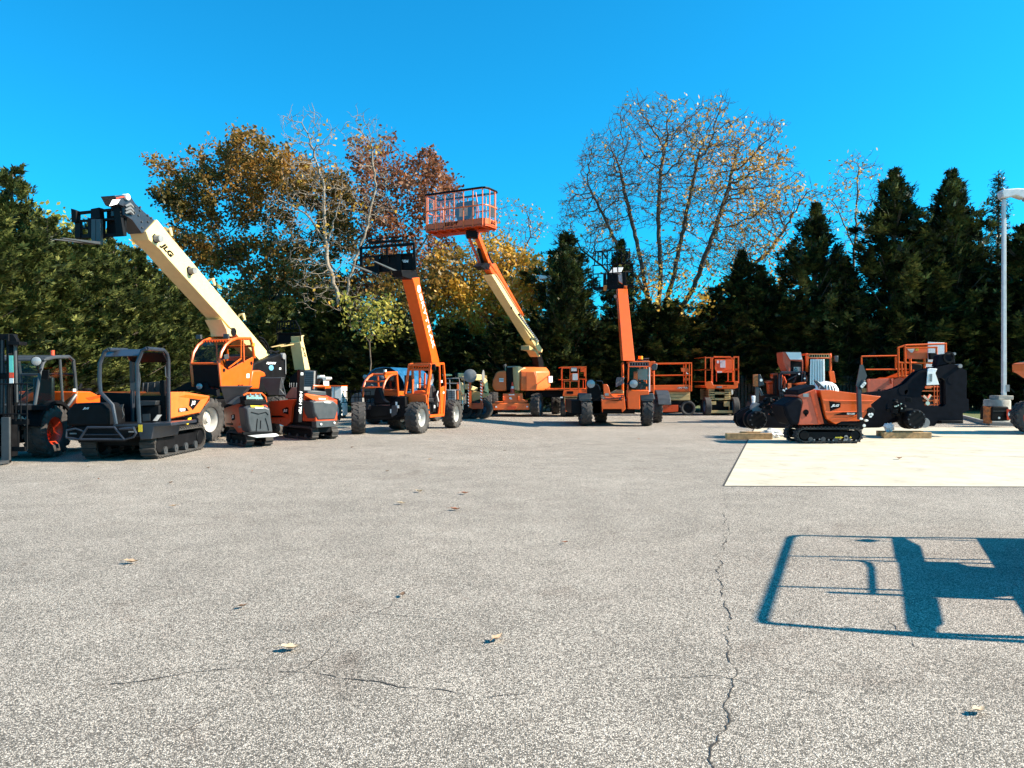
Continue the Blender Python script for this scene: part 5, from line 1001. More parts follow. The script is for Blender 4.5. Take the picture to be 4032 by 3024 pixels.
m = MB(); grid(m, g, 'b4', [[(300, 310), (315, 135), (465, 122), (530, 118), (760, 100), (770, 285)], [(275, 318), (800, 285)], [(282, 430), (815, 400)], [(345, 300), (350, 135), (400, 140), (460, 230)]] + [[(x, 125), (x, 300)] for x in (405, 468, 530, 592, 655, 718)] + [[(x, 300), (x, 400)] for x in (468, 605)], vt-.1, .028)
m.pv(g, 'b4', [(275, 320), (288, 320), (295, 620), (280, 620)], vt-.12, vt-.06); m.pv(g, 'b4', [(795, 285), (808, 285), (812, 605), (798, 605)], vt-.12, vt-.06); m.pv(g, 'b4', [(530, 300), (545, 300), (548, 520), (532, 520)], vt-.12, vt-.06); m.build('backrest_guard', 'blk', T)
m = MB(); m.pv(g, 'b4', [(415, 420), (458, 415), (460, 630), (412, 630)], vt-.16, vt-.06); m.pv(g, 'b4', [(668, 400), (712, 398), (718, 620), (668, 625)], vt-.16, vt-.06); m.pv(g, 'b4', [(280, 595), (455, 590), (670, 560), (820, 565), (815, 600), (700, 620), (300, 640)], vt-.06, vt); m.pv(g, 'b4', [(465, 425), (610, 420), (610, 620), (465, 620)], vt, vt+.15); m.build('fork_carriage', 'blk', T, .01)
m = MB(); m.prism([g.V('b4', 490, 415, vt), g.V('b4', 640, 415, vt), g.V('b4', 675, 338, vt+.3), g.V('b4', 545, 345, vt+.3)], -g.Z*.04); m.pv(g, 'b4', [(612, 440), (660, 400), (665, 550), (620, 520)], vt+.02, vt+.3); m.build('tilt_cover', 'gal', T)
for x0, x1 in ((350, 458), (630, 718)):
    a = g.V('b4', x0, 640, vt-.1); b = g.V('b4', x1, 632, vt-.1); u0, u1 = g.uvz(a)[0], g.uvz(b)[0]; m = MB(); zf_ = b.z; m.psu(g, [(vt-.16, zf_), (vt-.16, zf_-.05), (vt-1.1, zf_+.05), (vt-1.1, zf_+.07)], u1-.14, u1); m.build('fork', 'tan', T)
# ================================================================ dark machine with raised pink hood (behind, right)
f = F(12.0, 30.5)
T = thing('compact_loader', 'dark compact loader with raised pale pink hood, tube cage and orange seats', 'loader', f.O)
m = MB(); m.pv(f, 'r6', [(1205, 272), (1245, 270), (1260, 300), (1285, 365), (1298, 372), (1452, 370), (1460, 375), (1462, 540), (1450, 540), (1448, 390), (1305, 380), (1300, 560), (1285, 570), (1270, 440), (1215, 400)], 0, .06); m.prism([f.V('r6', 1245, 270, .0), f.V('r6', 1435, 272, .0), f.V('r6', 1455, 370, -.05), f.V('r6', 1298, 372, -.05)], f.B*.9); m.prism([f.V('r6', 1205, 272, .02), f.V('r6', 1245, 270, .02), f.V('r6', 1300, 480, .02), f.V('r6', 1280, 560, .02), f.V('r6', 1215, 400, .02)], f.B*.7); m.build('hood', 'pnk', T, .01)
m = MB(); m.pv(f, 'r6', [(1246, 275), (1433, 275), (1450, 365), (1300, 366)], -.06, -.03); m.build('hood_top', 'wht', T)
m = MB(); m.pv(f, 'r6', [(1300, 380), (1448, 380), (1452, 520), (1300, 640)], .2, 1.0); m.pv(f, 'r6', [(1160, 530), (1480, 530), (1480, 920), (1160, 920)], .5, 1.6); eng = m.build('engine', 'blk', T, .02)
m = MB(); m.pv(f, 'r6', [(1345, 458), (1430, 458), (1430, 516), (1343, 516)], .16, .2); m.build('warning_sign', 'lens', eng)
m = MB(); q = [f.V('r6', x, y, .155) for x, y in ((1350, 500), (1392, 500), (1371, 465))]; m.tube(q, .012, 4, True); m.build('warning_triangle', 'ltb', eng)
m = MB()
for P_ in ([(1160, 740), (1165, 560), (1190, 525), (1400, 520), (1480, 520), (1485, 740)], [(1185, 720), (1190, 560), (1215, 535), (1420, 535)], [(1160, 745), (1400, 735), (1390, 800)], [(1170, 760), (1185, 880)], [(1200, 760), (1210, 880)], [(1170, 770), (1290, 850), (1350, 860)], [(1240, 770), (1370, 820)], [(1270, 620), (1380, 560), (1340, 650)], [(1450, 540), (1440, 700)], [(1265, 760), (1270, 870)]): m.tube([f.V('r6', x, y, -.2) for x, y in P_], .03, 6)
m.build('tube_cage', 'nvy', T)
m = MB()
for P_ in ([(1190, 560), (1205, 620), (1180, 700)], [(1215, 580), (1240, 640), (1225, 720)], [(1175, 600), (1195, 680)], [(1490, 570), (1500, 640)]): m.tube([f.V('r6', x, y, .0) for x, y in P_], .05, 6)
m.build('hydraulic_hose', 'red', T)
m = MB(); m.pv(f, 'r6', [(1090, 545), (1110, 535), (1150, 535), (1150, 600), (1100, 598), (1085, 575)], .2, .6); m.pv(f, 'r6', [(1020, 640), (1040, 625), (1100, 625), (1105, 655), (1030, 660), (1015, 650)], .1, .5); m.pv(f, 'r6', [(1030, 660), (1100, 660), (1105, 800), (1040, 800)], .3, .6); m.build('seat', 'red', T, .04)
m = MB(); m.pv(f, 'r6', [(1368, 665), (1430, 650), (1500, 645), (1505, 660), (1440, 680), (1380, 680)], -.3, .1); m.pv(f, 'r6', [(1400, 680), (1505, 670), (1508, 700), (1420, 700)], -.2, .1); m.build('seat', 'org', T, .02)
m = MB(); m.pv(f, 'r6', [(1270, 660), (1315, 658), (1317, 735), (1272, 735)], -.26, -.24); m.build('hazard_plate', 'pale', T)
m = MB(); m.prism([f.V('r6', x, y, -.27) for x, y in ((1275, 700), (1300, 700), (1275, 675))], f.B*.01); m.build('hazard_mark', 'red', T)
m = MB()
for x, y in ((1215, 745), (1230, 755), (1250, 730), (1275, 740), (1300, 740), (1255, 770), (1410, 545), (1480, 600)): m.cyl(f.V('r6', x, y, -.27), f.B, .035, .05, 8)
m.build('fittings', 'ltt', T)
m = MB(); m.pv(f, 'r6', [(1075, 826), (1280, 826), (1280, 834), (1075, 834)], -.3, -.2); m.pv(f, 'r6', [(1110, 560), (1140, 560), (1130, 800), (1105, 800)], -.1, .1); m.build('side_bar', 'blk', T)
m = MB(); a = f.V('r6', 1010, 840, .0); b = f.V('r6', 1460, 840, .0); m.box(f, a.x-f.O.x, b.x-f.O.x, .1, 2.2, .4, 1.1); m.build('chassis', 'blk', T, .02)
for x in (a.x, b.x):
    for v in (.4, 1.9): wheel(T, V3((x, f.O.y+v, .42)), V3((1 if x > 12.5 else -1, 0, 0)), .42, .3, .5, lugs=True)
# mast sign at its left
f = F(9.3, 27.5)
T = thing('attachment_stand', 'black folded attachment arm with a tan backing plate, upright beside the blue bag', 'attachment', f.O)
m = MB(); m.pv(f, 'r6', [(840, 552), (905, 552), (905, 700), (842, 698)], 0, .06); m.build('backing_plate', 'rst', T, .01)
m = MB(); m.pv(f, 'r6', [(905, 550), (930, 550), (945, 590), (978, 680), (915, 700), (905, 690)], -.02, .1); m.pv(f, 'r6', [(905, 720), (930, 720), (970, 810), (940, 820)], 0, .1); m.build('folded_arm', 'nvy', T, .01)
m = MB(); p0 = f.V('r6', 885, 705, .05); m.box(f, p0.x-f.O.x-.06, p0.x-f.O.x+.06, 0, .1, .0, p0.z); m.build('post', 'gry', T)
m = MB(); m.cyl(f.V('r6', 938, 622, -.04), f.B, .05, .04, 12); m.build('pin', 'ltt', T)
m = MB(); m.box(f, -.9, .3, -.3, .6, 0, .12); m.build('foot', 'blk', T, .01)
f2 = F(9.3, 27.3)
T = thing('bag', 'blue-white plastic bag hung on the black attachment post', 'bag', f2.V('r6', 845, 930, 0))
m = MB(); m.pv(f2, 'r6', [(820, 818), (870, 815), (868, 880), (855, 935), (832, 935), (828, 870)], 0, .1); m.build('bag_body', 'film', T, .03)
# ================================================================ back cab (telehandler facing) with corrugated sheets
f = F(15.6, 31.0)
T = thing('telehandler', 'parked telehandler cab with white corrugated sheets and an orange side mirror, back right', 'telehandler', f.O)
fr = MB()
for pts in ([(1495, 300), (1535, 290), (1530, 345), (1525, 520), (1495, 520)], [(1790, 292), (1812, 310), (1818, 350), (1815, 510), (1795, 505), (1795, 345)], [(1525, 340), (1800, 342), (1800, 352), (1525, 352)]): fr.pv(f, 'r6', pts, -.02, .08)
for x in (1505, 1805): q = f.V('r6', x, 300, .05); fr.beam(q, q+f.B*1.4, .08, .08); fr.beam(q+f.B*1.4, q+f.B*1.4-f.Z*1.4, .07, .07); fr.beam(q, q-f.Z*2.0, .06, .06)
fr.build('cab_frame', 'org', T, .01)
m = MB(); m.pv(f, 'r6', [(1530, 292), (1790, 292), (1790, 302), (1530, 302)], -.03, 1.3); m.build('roof', 'pale', T)
m = MB(); m.pv(f, 'r6', [(1543, 302), (1788, 302), (1788, 340), (1543, 340)], .0, .02); rg = m.build('roof_grille', 'cream', T)
m = MB()
for i in range(8): x = 1550+i*29.5; m.pv(f, 'r6', [(x, 307), (x+19, 307), (x+19, 334), (x, 334)], -.01, .0)
m.build('grille_slots', 'ltb', rg)
m = MB(); m.pv(f, 'r6', [(1730, 355), (1795, 355), (1790, 520), (1760, 640), (1730, 640)], .0, .02); m.build('windshield', 'glass', T)
m = MB(); m.beam(f.V('r6', 1660, 365, -.02), f.V('r6', 1530, 560, -.02), .08, .1); m.pv(f, 'r6', [(1545, 425), (1625, 422), (1625, 440), (1545, 445)], -.03, .03); m.pv(f, 'r6', [(1495, 520), (1530, 520), (1530, 690), (1500, 700)], .0, .1); m.build('boom_stay', 'blk', T)
m = MB(); m.pv(f, 'r6', [(1785, 508), (1845, 510), (1872, 655), (1808, 650)], -.3, -.24); m.build('mirror', 'org', T, .01)
m = MB(); m.pv(f, 'r6', [(1850, 320), (1900, 318), (1898, 398), (1860, 390)], -.1, .0); m.build('mirror', 'gry', T, .02)
m = MB(); m.tube([f.V('r6', x, y, -.2) for x, y in ((1815, 500), (1830, 540))], .02, 6); m.tube([f.V('r6', x, y, -.05) for x, y in ((1812, 400), (1870, 380))], .015, 6); m.build('mirror_arm', 'blk', T)
a = f.V('r6', 1480, 700, 0).x-f.O.x; b = f.V('r6', 1850, 700, 0).x-f.O.x
m = MB(); m.box(f, a, b, .1, 3.0, .5, 1.25); m.build('chassis', 'blk', T, .02)
for u in (a, b):
    for v in (.4, 2.6): wheel(T, f.w(u, v, .5), f.R*(1 if u > 0 else -1), .5, .38, lugs=True)
g = F(f.O.x, f.O.y-.7)
q = g.V('r6', 1640, 700, 0)
T = thing('corrugated_sheets', 'stack of white corrugated sheets leaning upright against the back right cab', 'metal sheets', (q.x, g.O.y, 0))
m = MB(); N = 10
tl = [g.V('r6', 1545+i*(1700-1545)/N, 362, 0) for i in range(N+1)]; bl_ = [g.V('r6', 1530+i*(1712-1530)/N, 740, -.1) for i in range(N+1)]
for b_ in bl_: b_.z = .05
for i in range(N):
    d = -.05 if i % 2 else .0; e = -.05-d if i < N else 0; w_ = (tl[i+1]-tl[i])
    A = [tl[i]+g.B*(0 if i % 2 else -.06), tl[i]+w_*.8+g.B*(0 if i % 2 else -.06), bl_[i]+w_*.8+g.B*(0 if i % 2 else -.06), bl_[i]+g.B*(0 if i % 2 else -.06)]
    m.prism(A, g.B*.02); m.prism([tl[i]+w_*.8+g.B*(0 if i % 2 else -.06), tl[i+1]+g.B*(-.06 if i % 2 else 0), bl_[i]+w_+g.B*(-.06 if i % 2 else 0), bl_[i]+w_*.8+g.B*(0 if i % 2 else -.06)], g.B*.02)
m.build('sheet_front', 'wht', T, smooth=0)
m = MB(); m.prism([g.V('r6', 1702, 362, -.02), g.V('r6', 1728, 362, -.02), V3((g.V('r6', 1738, 700, -.02).x, g.O.y-.02, .05)), V3((g.V('r6', 1705, 700, -.02).x, g.O.y-.02, .05))], g.B*.35); m.build('sheet_edge', 'ltt', T, .01)
q = at('r6', 1735, 765, 29.3)
T = thing('domed_cover', 'white domed plastic cover with slots, just above the sloping orange skip', 'cover', (q.x, 29.3, 0))
m = MB(); c = V3((q.x, 29.3, q.z-.1)); m.lathe(c, V3((0, 0, 1)), [(.5, -.5), (.52, 0), (.5, .2), (.4, .36), (.24, .46), (.001, .5)], 24); m.v = [(c.x+(x-c.x), c.y+(y-c.y)*.6, z) for x, y, z in m.v]; m.build('dome', 'wht', T, smooth=60)
m = MB()
for i in range(4): a0 = rad(-62+i*14); P_ = [c+V3((.54*math.cos(e)*math.sin(a0+.9), -.33*math.cos(e)*math.cos(a0+.9), .5*math.sin(e))) for e in (.3, .55, .8)]; m.tube(P_, .02, 6)
m.build('slots', 'ltb', T)
m = MB(); m.box(F(c.x, c.y), -.4, .4, -.2, .25, 0, c.z-.4); m.build('stand', 'blk', T)
# ================================================================ orange lift at the back right
f = F(22.0, 35.5)
T = thing('scissor_lift', 'faded orange scissor lift with tall railed platform, behind the long black frame', 'scissor lift', f.O, 'scissor lifts parked in front of the evergreens')
m = MB()
for x0, y0, x1, y1 in ((715, 210, 720, 560), (795, 175, 800, 570), (860, 340, 862, 540), (1030, 335, 1030, 460), (1278, 160, 1280, 300), (755, 390, 762, 540), (890, 470, 892, 530), (1170, 200, 1170, 390)): m.tube([f.V('r7', x0, y0, 0), f.V('r7', x1, y1, 0)], .05, 6)
for x0, y0, x1, y1 in ((710, 212, 800, 180), (800, 180, 1290, 162), (800, 210, 1180, 205), (720, 385, 1170, 392), (720, 545, 860, 545)): m.tube([f.V('r7', x0, y0, 0), f.V('r7', x1, y1, 0)], .045, 6)
for x0, y0, x1, y1 in ((278, 312, 715, 304), (278, 312, 278, 410), (330, 470, 860, 466), (683, 310, 683, 465)): m.tube([f.V('r7', x0, y0, .5), f.V('r7', x1, y1, .5)], .035, 6)
m.build('guard_rails', 'org', T)
m = MB(); m.pv(f, 'r7', [(820, 218), (1065, 215), (1068, 335), (990, 345), (820, 340)], .1, .16); bp_ = m.build('back_panel', 'org', T)
m = MB(); m.pv(f, 'r7', [(820, 222), (918, 220), (885, 268), (865, 265)], .08, .1); m.build('posted_paper', 'pap', bp_)
m = MB(); m.pv(f, 'r7', [(924, 215), (960, 215), (960, 245), (924, 245)], .07, .1); m.build('sticker', 'yel', bp_)
m = MB(); m.pv(f, 'r7', [(1070, 140), (1270, 150), (1275, 280), (1190, 300), (1190, 440), (1045, 440), (1045, 390), (1070, 380)], .5, .55); m.build('film_cover', 'film', T, .01)
m = MB(); m.pv(f, 'r7', [(1095, 270), (1175, 270), (1175, 345), (1100, 350)], -.1, .1); m.pv(f, 'r7', [(865, 420), (900, 400), (1000, 410), (1000, 520), (865, 520)], .3, .5); m.build('control_box', 'blk', T, .02)
m = MB(); m.pv(f, 'r7', [(800, 560), (1000, 480), (1000, 700), (660, 700), (650, 590), (720, 560)], .1, 2.0); m.build('platform_side', 'red', T, .02)
m = MB(); m.pv(f, 'r7', [(350, 582), (650, 575), (655, 760), (352, 760)], .0, .1); m.pv(f, 'r7', [(345, 590), (372, 578), (380, 600), (352, 620)], -.1, .0); m.pv(f, 'r7', [(630, 580), (655, 575), (655, 600), (640, 640)], -.1, .0); pf = m.build('front_panel', 'pnk', T, .01)
tv('JLG', f, 'r7', 450, 750, 570, 705, -.02, 'ltb', pf, shear=.3, bold=.05)
m = MB(); m.pv(f, 'r7', [(308, 690), (345, 690), (345, 745), (308, 745)], .2, .4); m.build('side_bracket', 'tan', T)
m = MB()
for y in (665, 715, 780, 830, 880): m.pv(f, 'r7', [(960, y), (1300, y), (1300, y+16), (960, y+16)], .3, .4)
for x in (1145, 1180, 1210): m.pv(f, 'r7', [(x, 660), (x+6, 660), (x+6, 900), (x, 900)], .25, .3)
m.pv(f, 'r7', [(1140, 820), (1190, 820), (1190, 870), (1140, 870)], .25, .3); m.pv(f, 'r7', [(1040, 665), (1110, 665), (1110, 695), (1040, 695)], .25, .3); m.build('scissor_arms', 'pale', T, .005)
m = MB(); m.tube([f.V('r7', 1010, 780, .25), f.V('r7', 1060, 830, .25), f.V('r7', 1100, 770, .25)], .06, 6); m.cyl(f.V('r7', 1060, 870, .2), f.B, .1, .1, 10); m.build('hydraulics', 'chr', T)
a = f.V('r7', 330, 800, 0).x-f.O.x; b = f.V('r7', 1300, 800, 0).x-f.O.x
m = MB(); m.box(f, a, b, .6, 2.4, .4, .95); m.build('chassis', 'blk', T, .02)
for u in (a+.4, b-.4):
    for v in (.5, 2.3): wheel(T, f.w(u, v, .42), -f.B if v < 1 else f.B, .42, .25, .6, 'rblu', lugs=False)
# ================================================================ long black machine frame on timbers
f = F(10.5, 22.9)
T = thing('machine_frame', 'long bare blue-black machine frame with a square window opening, resting on timbers', 'machine frame', f.O)
top = [(-1210, 1081), (-1201, 1004), (-1153, 956), (-1019, 904), (-914, 861), (-840, 838), (-800, 836), (-761, 851), (-618, 842), (-300, 790), (0, 755), (330, 745), (600, 720), (700, 690), (800, 640), (880, 560), (960, 490), (1070, 458), (1150, 442)]
hole_l = [(1150, 572), (1100, 580), (1050, 650), (990, 740), (995, 810), (1040, 910), (1150, 910)]
bot_l = [(1150, 1140), (1020, 1145), (1000, 1112), (680, 1098), (600, 1120), (490, 1160), (320, 1162), (-579, 1167), (-1067, 1162), (-1163, 1148)]
left = top + hole_l + bot_l
right = [(1150, 442), (1260, 418), (1350, 397), (1400, 410), (1440, 430), (1530, 480), (1535, 640), (1528, 660), (1530, 810), (1555, 822), (1558, 955), (1485, 985), (1488, 1110), (1170, 1112), (1150, 1140), (1150, 910), (1255, 910), (1285, 880), (1278, 600), (1245, 568), (1150, 572)]
m = MB()
for v0 in (0, .26): m.prism([f.V('r7', x, y, 0)+f.B*v0 for x, y in left], f.B*.08)
for v0 in (0, .26): m.prism([f.V('r7', x, y, 0)+f.B*v0 for x, y in right], f.B*.08)
pl = m.build('side_plates', 'nvy_shade', T, smooth=0)
for x0, x1, y0, y1 in ((-1180, -1000, 1020, 1100), (-500, -300, 850, 900), (300, 420, 800, 1100), (700, 760, 800, 1050), (1360, 1420, 480, 560), (1400, 1480, 900, 1060), (1300, 1360, 450, 1080)):
    A = [f.V('r7', x, y, 0)+f.B*.08 for x, y in ((x0, y0), (x1, y0), (x1, y1), (x0, y1))]; m = MB(); m.prism(A, f.B*.18); m.build('cross_member', 'nvy_shade', T, smooth=0)
m = MB(); m.pv(f, 'r7', [(1170, 432), (1195, 300), (1235, 285), (1365, 272), (1385, 300), (1398, 398), (1350, 388), (1260, 410)], .02, .3); cap = m.build('boom_mount', 'nvy_shade', T, .02)
m = MB(); m.lathe(f.V('r7', 1318, 322, .01), -f.B, [(.17, 0), (.17, .02), (.12, .02), (.12, .0)], 20, False); m.build('pivot_ring', 'blk', cap)
m = MB(); m.cyl(f.V('r7', 1366, 282, .1), f.B, .04, .2, 12); m.cyl(f.V('r7', 1422, 428, .1), f.B, .06, .3, 12); m.build('pin', 'mgr', cap)
for x, y, r_ in ((655, 898, .17), (1352, 592, .12), (820, 740, .08), (775, 715, .14)): m = MB(); m.cyl(f.V('r7', x, y, -.001), f.B, r_, .01, 18); m.build('plate_hole', 'nvy_shade', pl)
m = MB(); m.pv(f, 'r7', [(1228, 1078), (1485, 1076), (1485, 1108), (1228, 1108)], -.2, -.002); m.build('lower_step', 'blk', T, .01)
m = MB(); m.cyl(f.V('r7', 1012, 1100, -.08), f.B, .15, .2, 16); m.cyl(f.V('r7', 970, 1142, -.05), f.B, .06, .1, 10); m.build('hitch_ball', 'mgr', T)
def axle(cx, cy, R_, side):
    c = f.V('r7', cx, cy, -.35); c.z = R_+.26; m = MB(); m.lathe(c-f.B*.45, f.B, [(.001, 0), (R_*.85, .0), (R_*.95, .05), (R_*.95, .18), (R_*.8, .22), (R_*.8, .4), (R_*1.02, .42), (R_*1.02, .55), (R_*.6, .65), (R_*.5, 1.2)], 24); h = m.build('axle_hub', 'blk', T)
    m = MB()
    for i in range(10): a = i*PI/5; m.cyl(c+V3((math.cos(a)*R_*.8, -.46, math.sin(a)*R_*.8)), f.B, .025, .04, 6)
    m.build('hub_bolts', 'gry', h)
    rr2 = random.Random(cx); m = MB()
    for i in range(16):
        p = c + V3((side*(.1+rr2.random()*.75), -.3+rr2.random()*.3, .12+rr2.random()*.5)); m.box(F(p.x, p.y, rr2.random()*90), -.07, .07, -.05, .05, p.z-.06, p.z+.06) if i % 2 else m.cyl(p, V3((rr2.random(), rr2.random(), rr2.random())), .06, .14, 10)
    m.build('axle_fittings', 'blk', h, .006)
    m = MB()
    for i in range(5): p = c + V3((side*(.15+rr2.random()*.6), -.36, .15+rr2.random()*.45)); m.cyl(p, f.B, .022, .05, 6)
    m.build('bright_fittings', 'chr', h); return c
axle(838, 1160, .30, -1)
axle(-1009, 1186, .28, 1)
m = MB(); a = f.V('r6', 870, 965, -.3); b = f.V('r6', 872, 1160, -.3); m.tube([a, b], .055, 10); m.lathe(a-f.B*.1, f.B, [(.001, 0), (.15, 0), (.15, .18), (.001, .18)], 16); m.build('steering_link', 'mgr', T)
for i, (r, x0, x1, y0, y1, v, lab) in enumerate((('r7', 545, 1115, 1230, 1282, -.75, 'timber beam under the right hub of the black frame, the one nearer the viewer'), ('r7', 485, 1010, 1180, 1225, .2, 'timber beam under the right hub of the black frame, the farther one'),
                                    ('r6', 510, 1080, 1320, 1368, -1.15, 'long timber beam under the left hub of the black frame, reaching onto the asphalt'), ('r6', 690, 1172, 1270, 1304, -.2, 'timber beam behind the left hub, with a crumpled bag against it'))):
    a = f.V(r, x0, y1, v); b = f.V(r, x1, y1, v); 
    ha = .17 if i in (0, 2) else .15
    T2 = thing('timber_beam', lab, 'timber', ((a.x+b.x)/2, f.O.y+v, 0), 'timber beams carrying the black frame')
    g = F(CUR.x, CUR.y, 1.5 if i % 2 else -1); L2 = (b.x-a.x)/2
    m = MB(); m.box(g, -L2, L2, 0, .16, .012, .012+ha); m.build('beam', 'wood', T2, .008)
    m = MB(); m.box(g, L2+.001, L2+.006, .005, .155, .02, .005+ha); m.box(g, -L2-.006, -L2-.001, .005, .155, .02, .005+ha); m.build('end_grain', 'tan', T2)
# bags
def bag(lab, c, sx, sz, seed, mt='film'):
    T = thing('bag', lab, 'bag', c)
    bm = bmesh.new(); bmesh.ops.create_icosphere(bm, subdivisions=4, radius=1); rs = random.Random(seed); off = V3((rs.random()*50, 0, 0))
    m = MB(); m.v = []
    for v in bm.verts:
        n_ = noise.noise(v.co*2.2+off)*.45 + abs(noise.noise(v.co*5+off))*.25; p = v.co*(1+n_); m.v.append((c[0]+p.x*sx, c[1]+p.y*sx*.5, c[2]+sz+p.z*sz))
    m.f = [tuple(v.index for v in fc.verts) for fc in bm.faces]; bm.free(); m.build('bag_body', mt, T, smooth=50); return T
q = f.V('r7', 1130, 640, -.12)
T = thing('bag', 'white printed plastic document bag hanging over the window opening of the black frame', 'bag', q)
m = MB(); m.pv(f, 'r7', [(1068, 458), (1110, 452), (1182, 460), (1160, 510), (1205, 650), (1052, 655), (1060, 560)], -.05, -.015); b_ = m.build('bag_body', 'film', T, .012)
m = MB(); m.pv(f, 'r7', [(1066, 490), (1155, 500), (1198, 645), (1058, 650)], -.058, -.052); ins = m.build('paper', 'ltt', T)
m = MB()
for x in (1085, 1100, 1108, 1118): m.tube([f.V('r7', x, 520, -.062), f.V('r7', x-2, 612, -.062)], .006, 4)
m.build('printed_lines', 'gry', ins)
q = f.V('r6', 1070, 1290, -.5); bag('crumpled clear plastic bag on the concrete beside the left hub', (q.x, q.y, 0), .28, .13, 3)
q = f.V('r7', 605, 1190, -.4); bag('crumpled white plastic wrapping wedged on the timber at the right hub', (q.x, q.y, .17), .13, .13, 5)
# ================================================================ sideways tracked dumper
f = F(7.5, 20.35)
T = thing('tracked_dumper', 'orange tracked dumper seen side-on with pointed skip and dark-blue nose shield, on the concrete pad', 'mini dumper', f.O)
def xw(x): return f.V('r6', x, 1415, 0).x
g = F(xw(1385), 20.35, -90)   # right -> depth, back -> -x
Ln = xw(2200)-xw(1385)
zt = f.V('r6', 1800, 1212, 0).z
track(T, g, 0, .28, -Ln, 0, zt-.03, 40, rollers=4); track(T, g, .75, 1.03, -Ln, 0, zt-.03, 40, rollers=4)
m = MB(); m.pv(f, 'r6', [(1860, 1328), (1925, 1328), (1925, 1320), (1962, 1336), (1925, 1352), (1925, 1344), (1860, 1344)], -.012, -.002); m.pv(f, 'r6', [(2038, 1342), (2068, 1342), (2052, 1318)], -.012, -.002); m.build('yellow_marks', 'yel', T)
m = MB()
for x, y in ((1995, 1328), (1995, 1352)): m.cyl(f.V('r6', x, y, -.008), f.B, .05, .01, 12)
for x in (1665, 1835, 1920, 2050, 1600, 1780, 1970, 2120): m.cyl(f.V('r6', x, 1358+(x % 3)*6, -.006), f.B, .022, .02, 8)
m.build('bolt_heads', 'mgr', T)
m = MB(); m.pv(f, 'r6', [(1480, 1190), (2200, 1170), (2230, 1200), (2200, 1240), (1460, 1240)], .2, .9); m.pv(f, 'r6', [(1640, 840), (1695, 840), (1765, 1150), (1720, 1170), (1690, 1165)], .1, .9); m.build('chassis', 'blk', T, .01)
m = MB(); m.pv(f, 'r6', [(1388, 822), (1400, 810), (1612, 732), (1625, 760), (1722, 1165), (1655, 1175), (1398, 1180), (1452, 900), (1440, 860)], .0, 1.0); body = m.build('body', 'pnk', T, .02)
m = MB(); m.pv(f, 'r6', [(1545, 765), (1612, 738), (1720, 1163), (1655, 1172)], -.012, .01); m.build('body_side', 'red', body)
m = MB(); m.cyl(f.V('r6', 1496, 1022, -.005), f.B, .075, .012, 18); m.pv(f, 'r6', [(1486, 1035), (1508, 1035), (1508, 1072), (1500, 1076), (1486, 1072)], -.011, .0); m.build('key_slot', 'ltb', body)
m = MB(); m.pv(f, 'r6', [(1460, 788), (1528, 788), (1530, 832), (1462, 830)], -.01, 0); m.build('sticker', 'lens', body)
m = MB(); m.pv(f, 'r6', [(1390, 770), (1395, 745), (1590, 678), (1618, 695), (1622, 722), (1400, 805)], .02, .98); m.build('top_cover', 'nvy_shade', T, .02)
m = MB(); H = [(1205, 935), (1390, 832), (1435, 850), (1452, 885), (1448, 920), (1402, 1178), (1310, 1180), (1240, 1060)]
A = [f.V('r6', x, y, .0) for x, y in H]; c_ = sum(A, V3())/len(A); m.prism(A, f.B*.95); m.prism([c_+(p-c_)*.86-f.B*.07 for p in A], A); m.build('nose_shield', 'nvy_shade', T, .03)
m = MB(); m.pv(f, 'r6', [(1600, 625), (1612, 612), (1660, 650), (1755, 742), (1672, 735), (1650, 700)], .1, .16); m.pv(f, 'r6', [(1600, 625), (1612, 612), (1660, 650), (1755, 742), (1672, 735), (1650, 700)], .8, .86); lv = m.build('control_arm', 'nvy', T, .005)
m = MB()
for x, y in ((1612, 626), (1660, 722), (1740, 738), (1668, 705)): m.cyl(f.V('r6', x, y, .08), f.B, .022, .03, 8)
m.build('arm_bolts', 'mgr', lv)
hp = [(1675, 745), (1790, 745), (2429, 826), (2304, 925), (2310, 955), (2210, 1090), (2160, 1130), (1940, 1135), (1870, 1170), (1760, 1105), (1735, 1040)]
m = MB(); A = [f.V('r6', x, y, -.03) for x, y in hp]; th = .03
m.prism(A, f.B*th); m.prism([p+f.B*1.03 for p in A], f.B*th)
for i in (2, 3, 4, 5, 6, 7, 8, 9, 10):
    j = (i+1) % len(A); n_ = (A[j]-A[i]).cross(f.B).normalized()*-.02; c_ = sum(A, V3())/len(A)
    if (c_-A[i]).dot(n_) < 0: n_ = -n_
    m.prism([A[i]+f.B*th, A[j]+f.B*th, A[j]+f.B*1.03, A[i]+f.B*1.03], n_)
hopper_ = m.build('skip', 'org', T, .008)
m = MB()
for P_ in ([(1712, 868), (1730, 872), (2150, 880), (2330, 878)], [(1738, 1015), (1760, 1020), (2280, 1012)], [(1800, 1105), (2000, 1095), (2160, 1050)]): m.tube([f.V('r6', x, y, -.03) for x, y in P_], .013, 5)
m.build('skip_ribs', 'org', hopper_)
m = MB(); m.pv(f, 'r6', [(1785, 885), (1928, 905), (1925, 960), (1800, 1008)], -.04, -.031); m.pv(f, 'r6', [(1850, 1058), (1960, 1025), (2143, 1025), (2112, 1055)], -.052, -.031); m.build('decal', 'ltb', hopper_)
tv('JLG', f, 'r6', 1806, 960, 1912, 922, -.045, 'ltt', hopper_, shear=.35, bold=.05); tv('TD1500', f, 'r6', 2004, 1051, 2106, 1029, -.056, 'ltt', hopper_, shear=.35, bold=.03)
m = MB(); m.pv(f, 'r7', [(232, 680), (275, 668), (288, 1050), (245, 1065)], -.25, -.15); m.pv(f, 'r7', [(238, 690), (290, 590), (325, 600), (322, 650), (272, 715)], -.25, -.19); ar = m.build('lift_arm', 'nvy', T, .008)
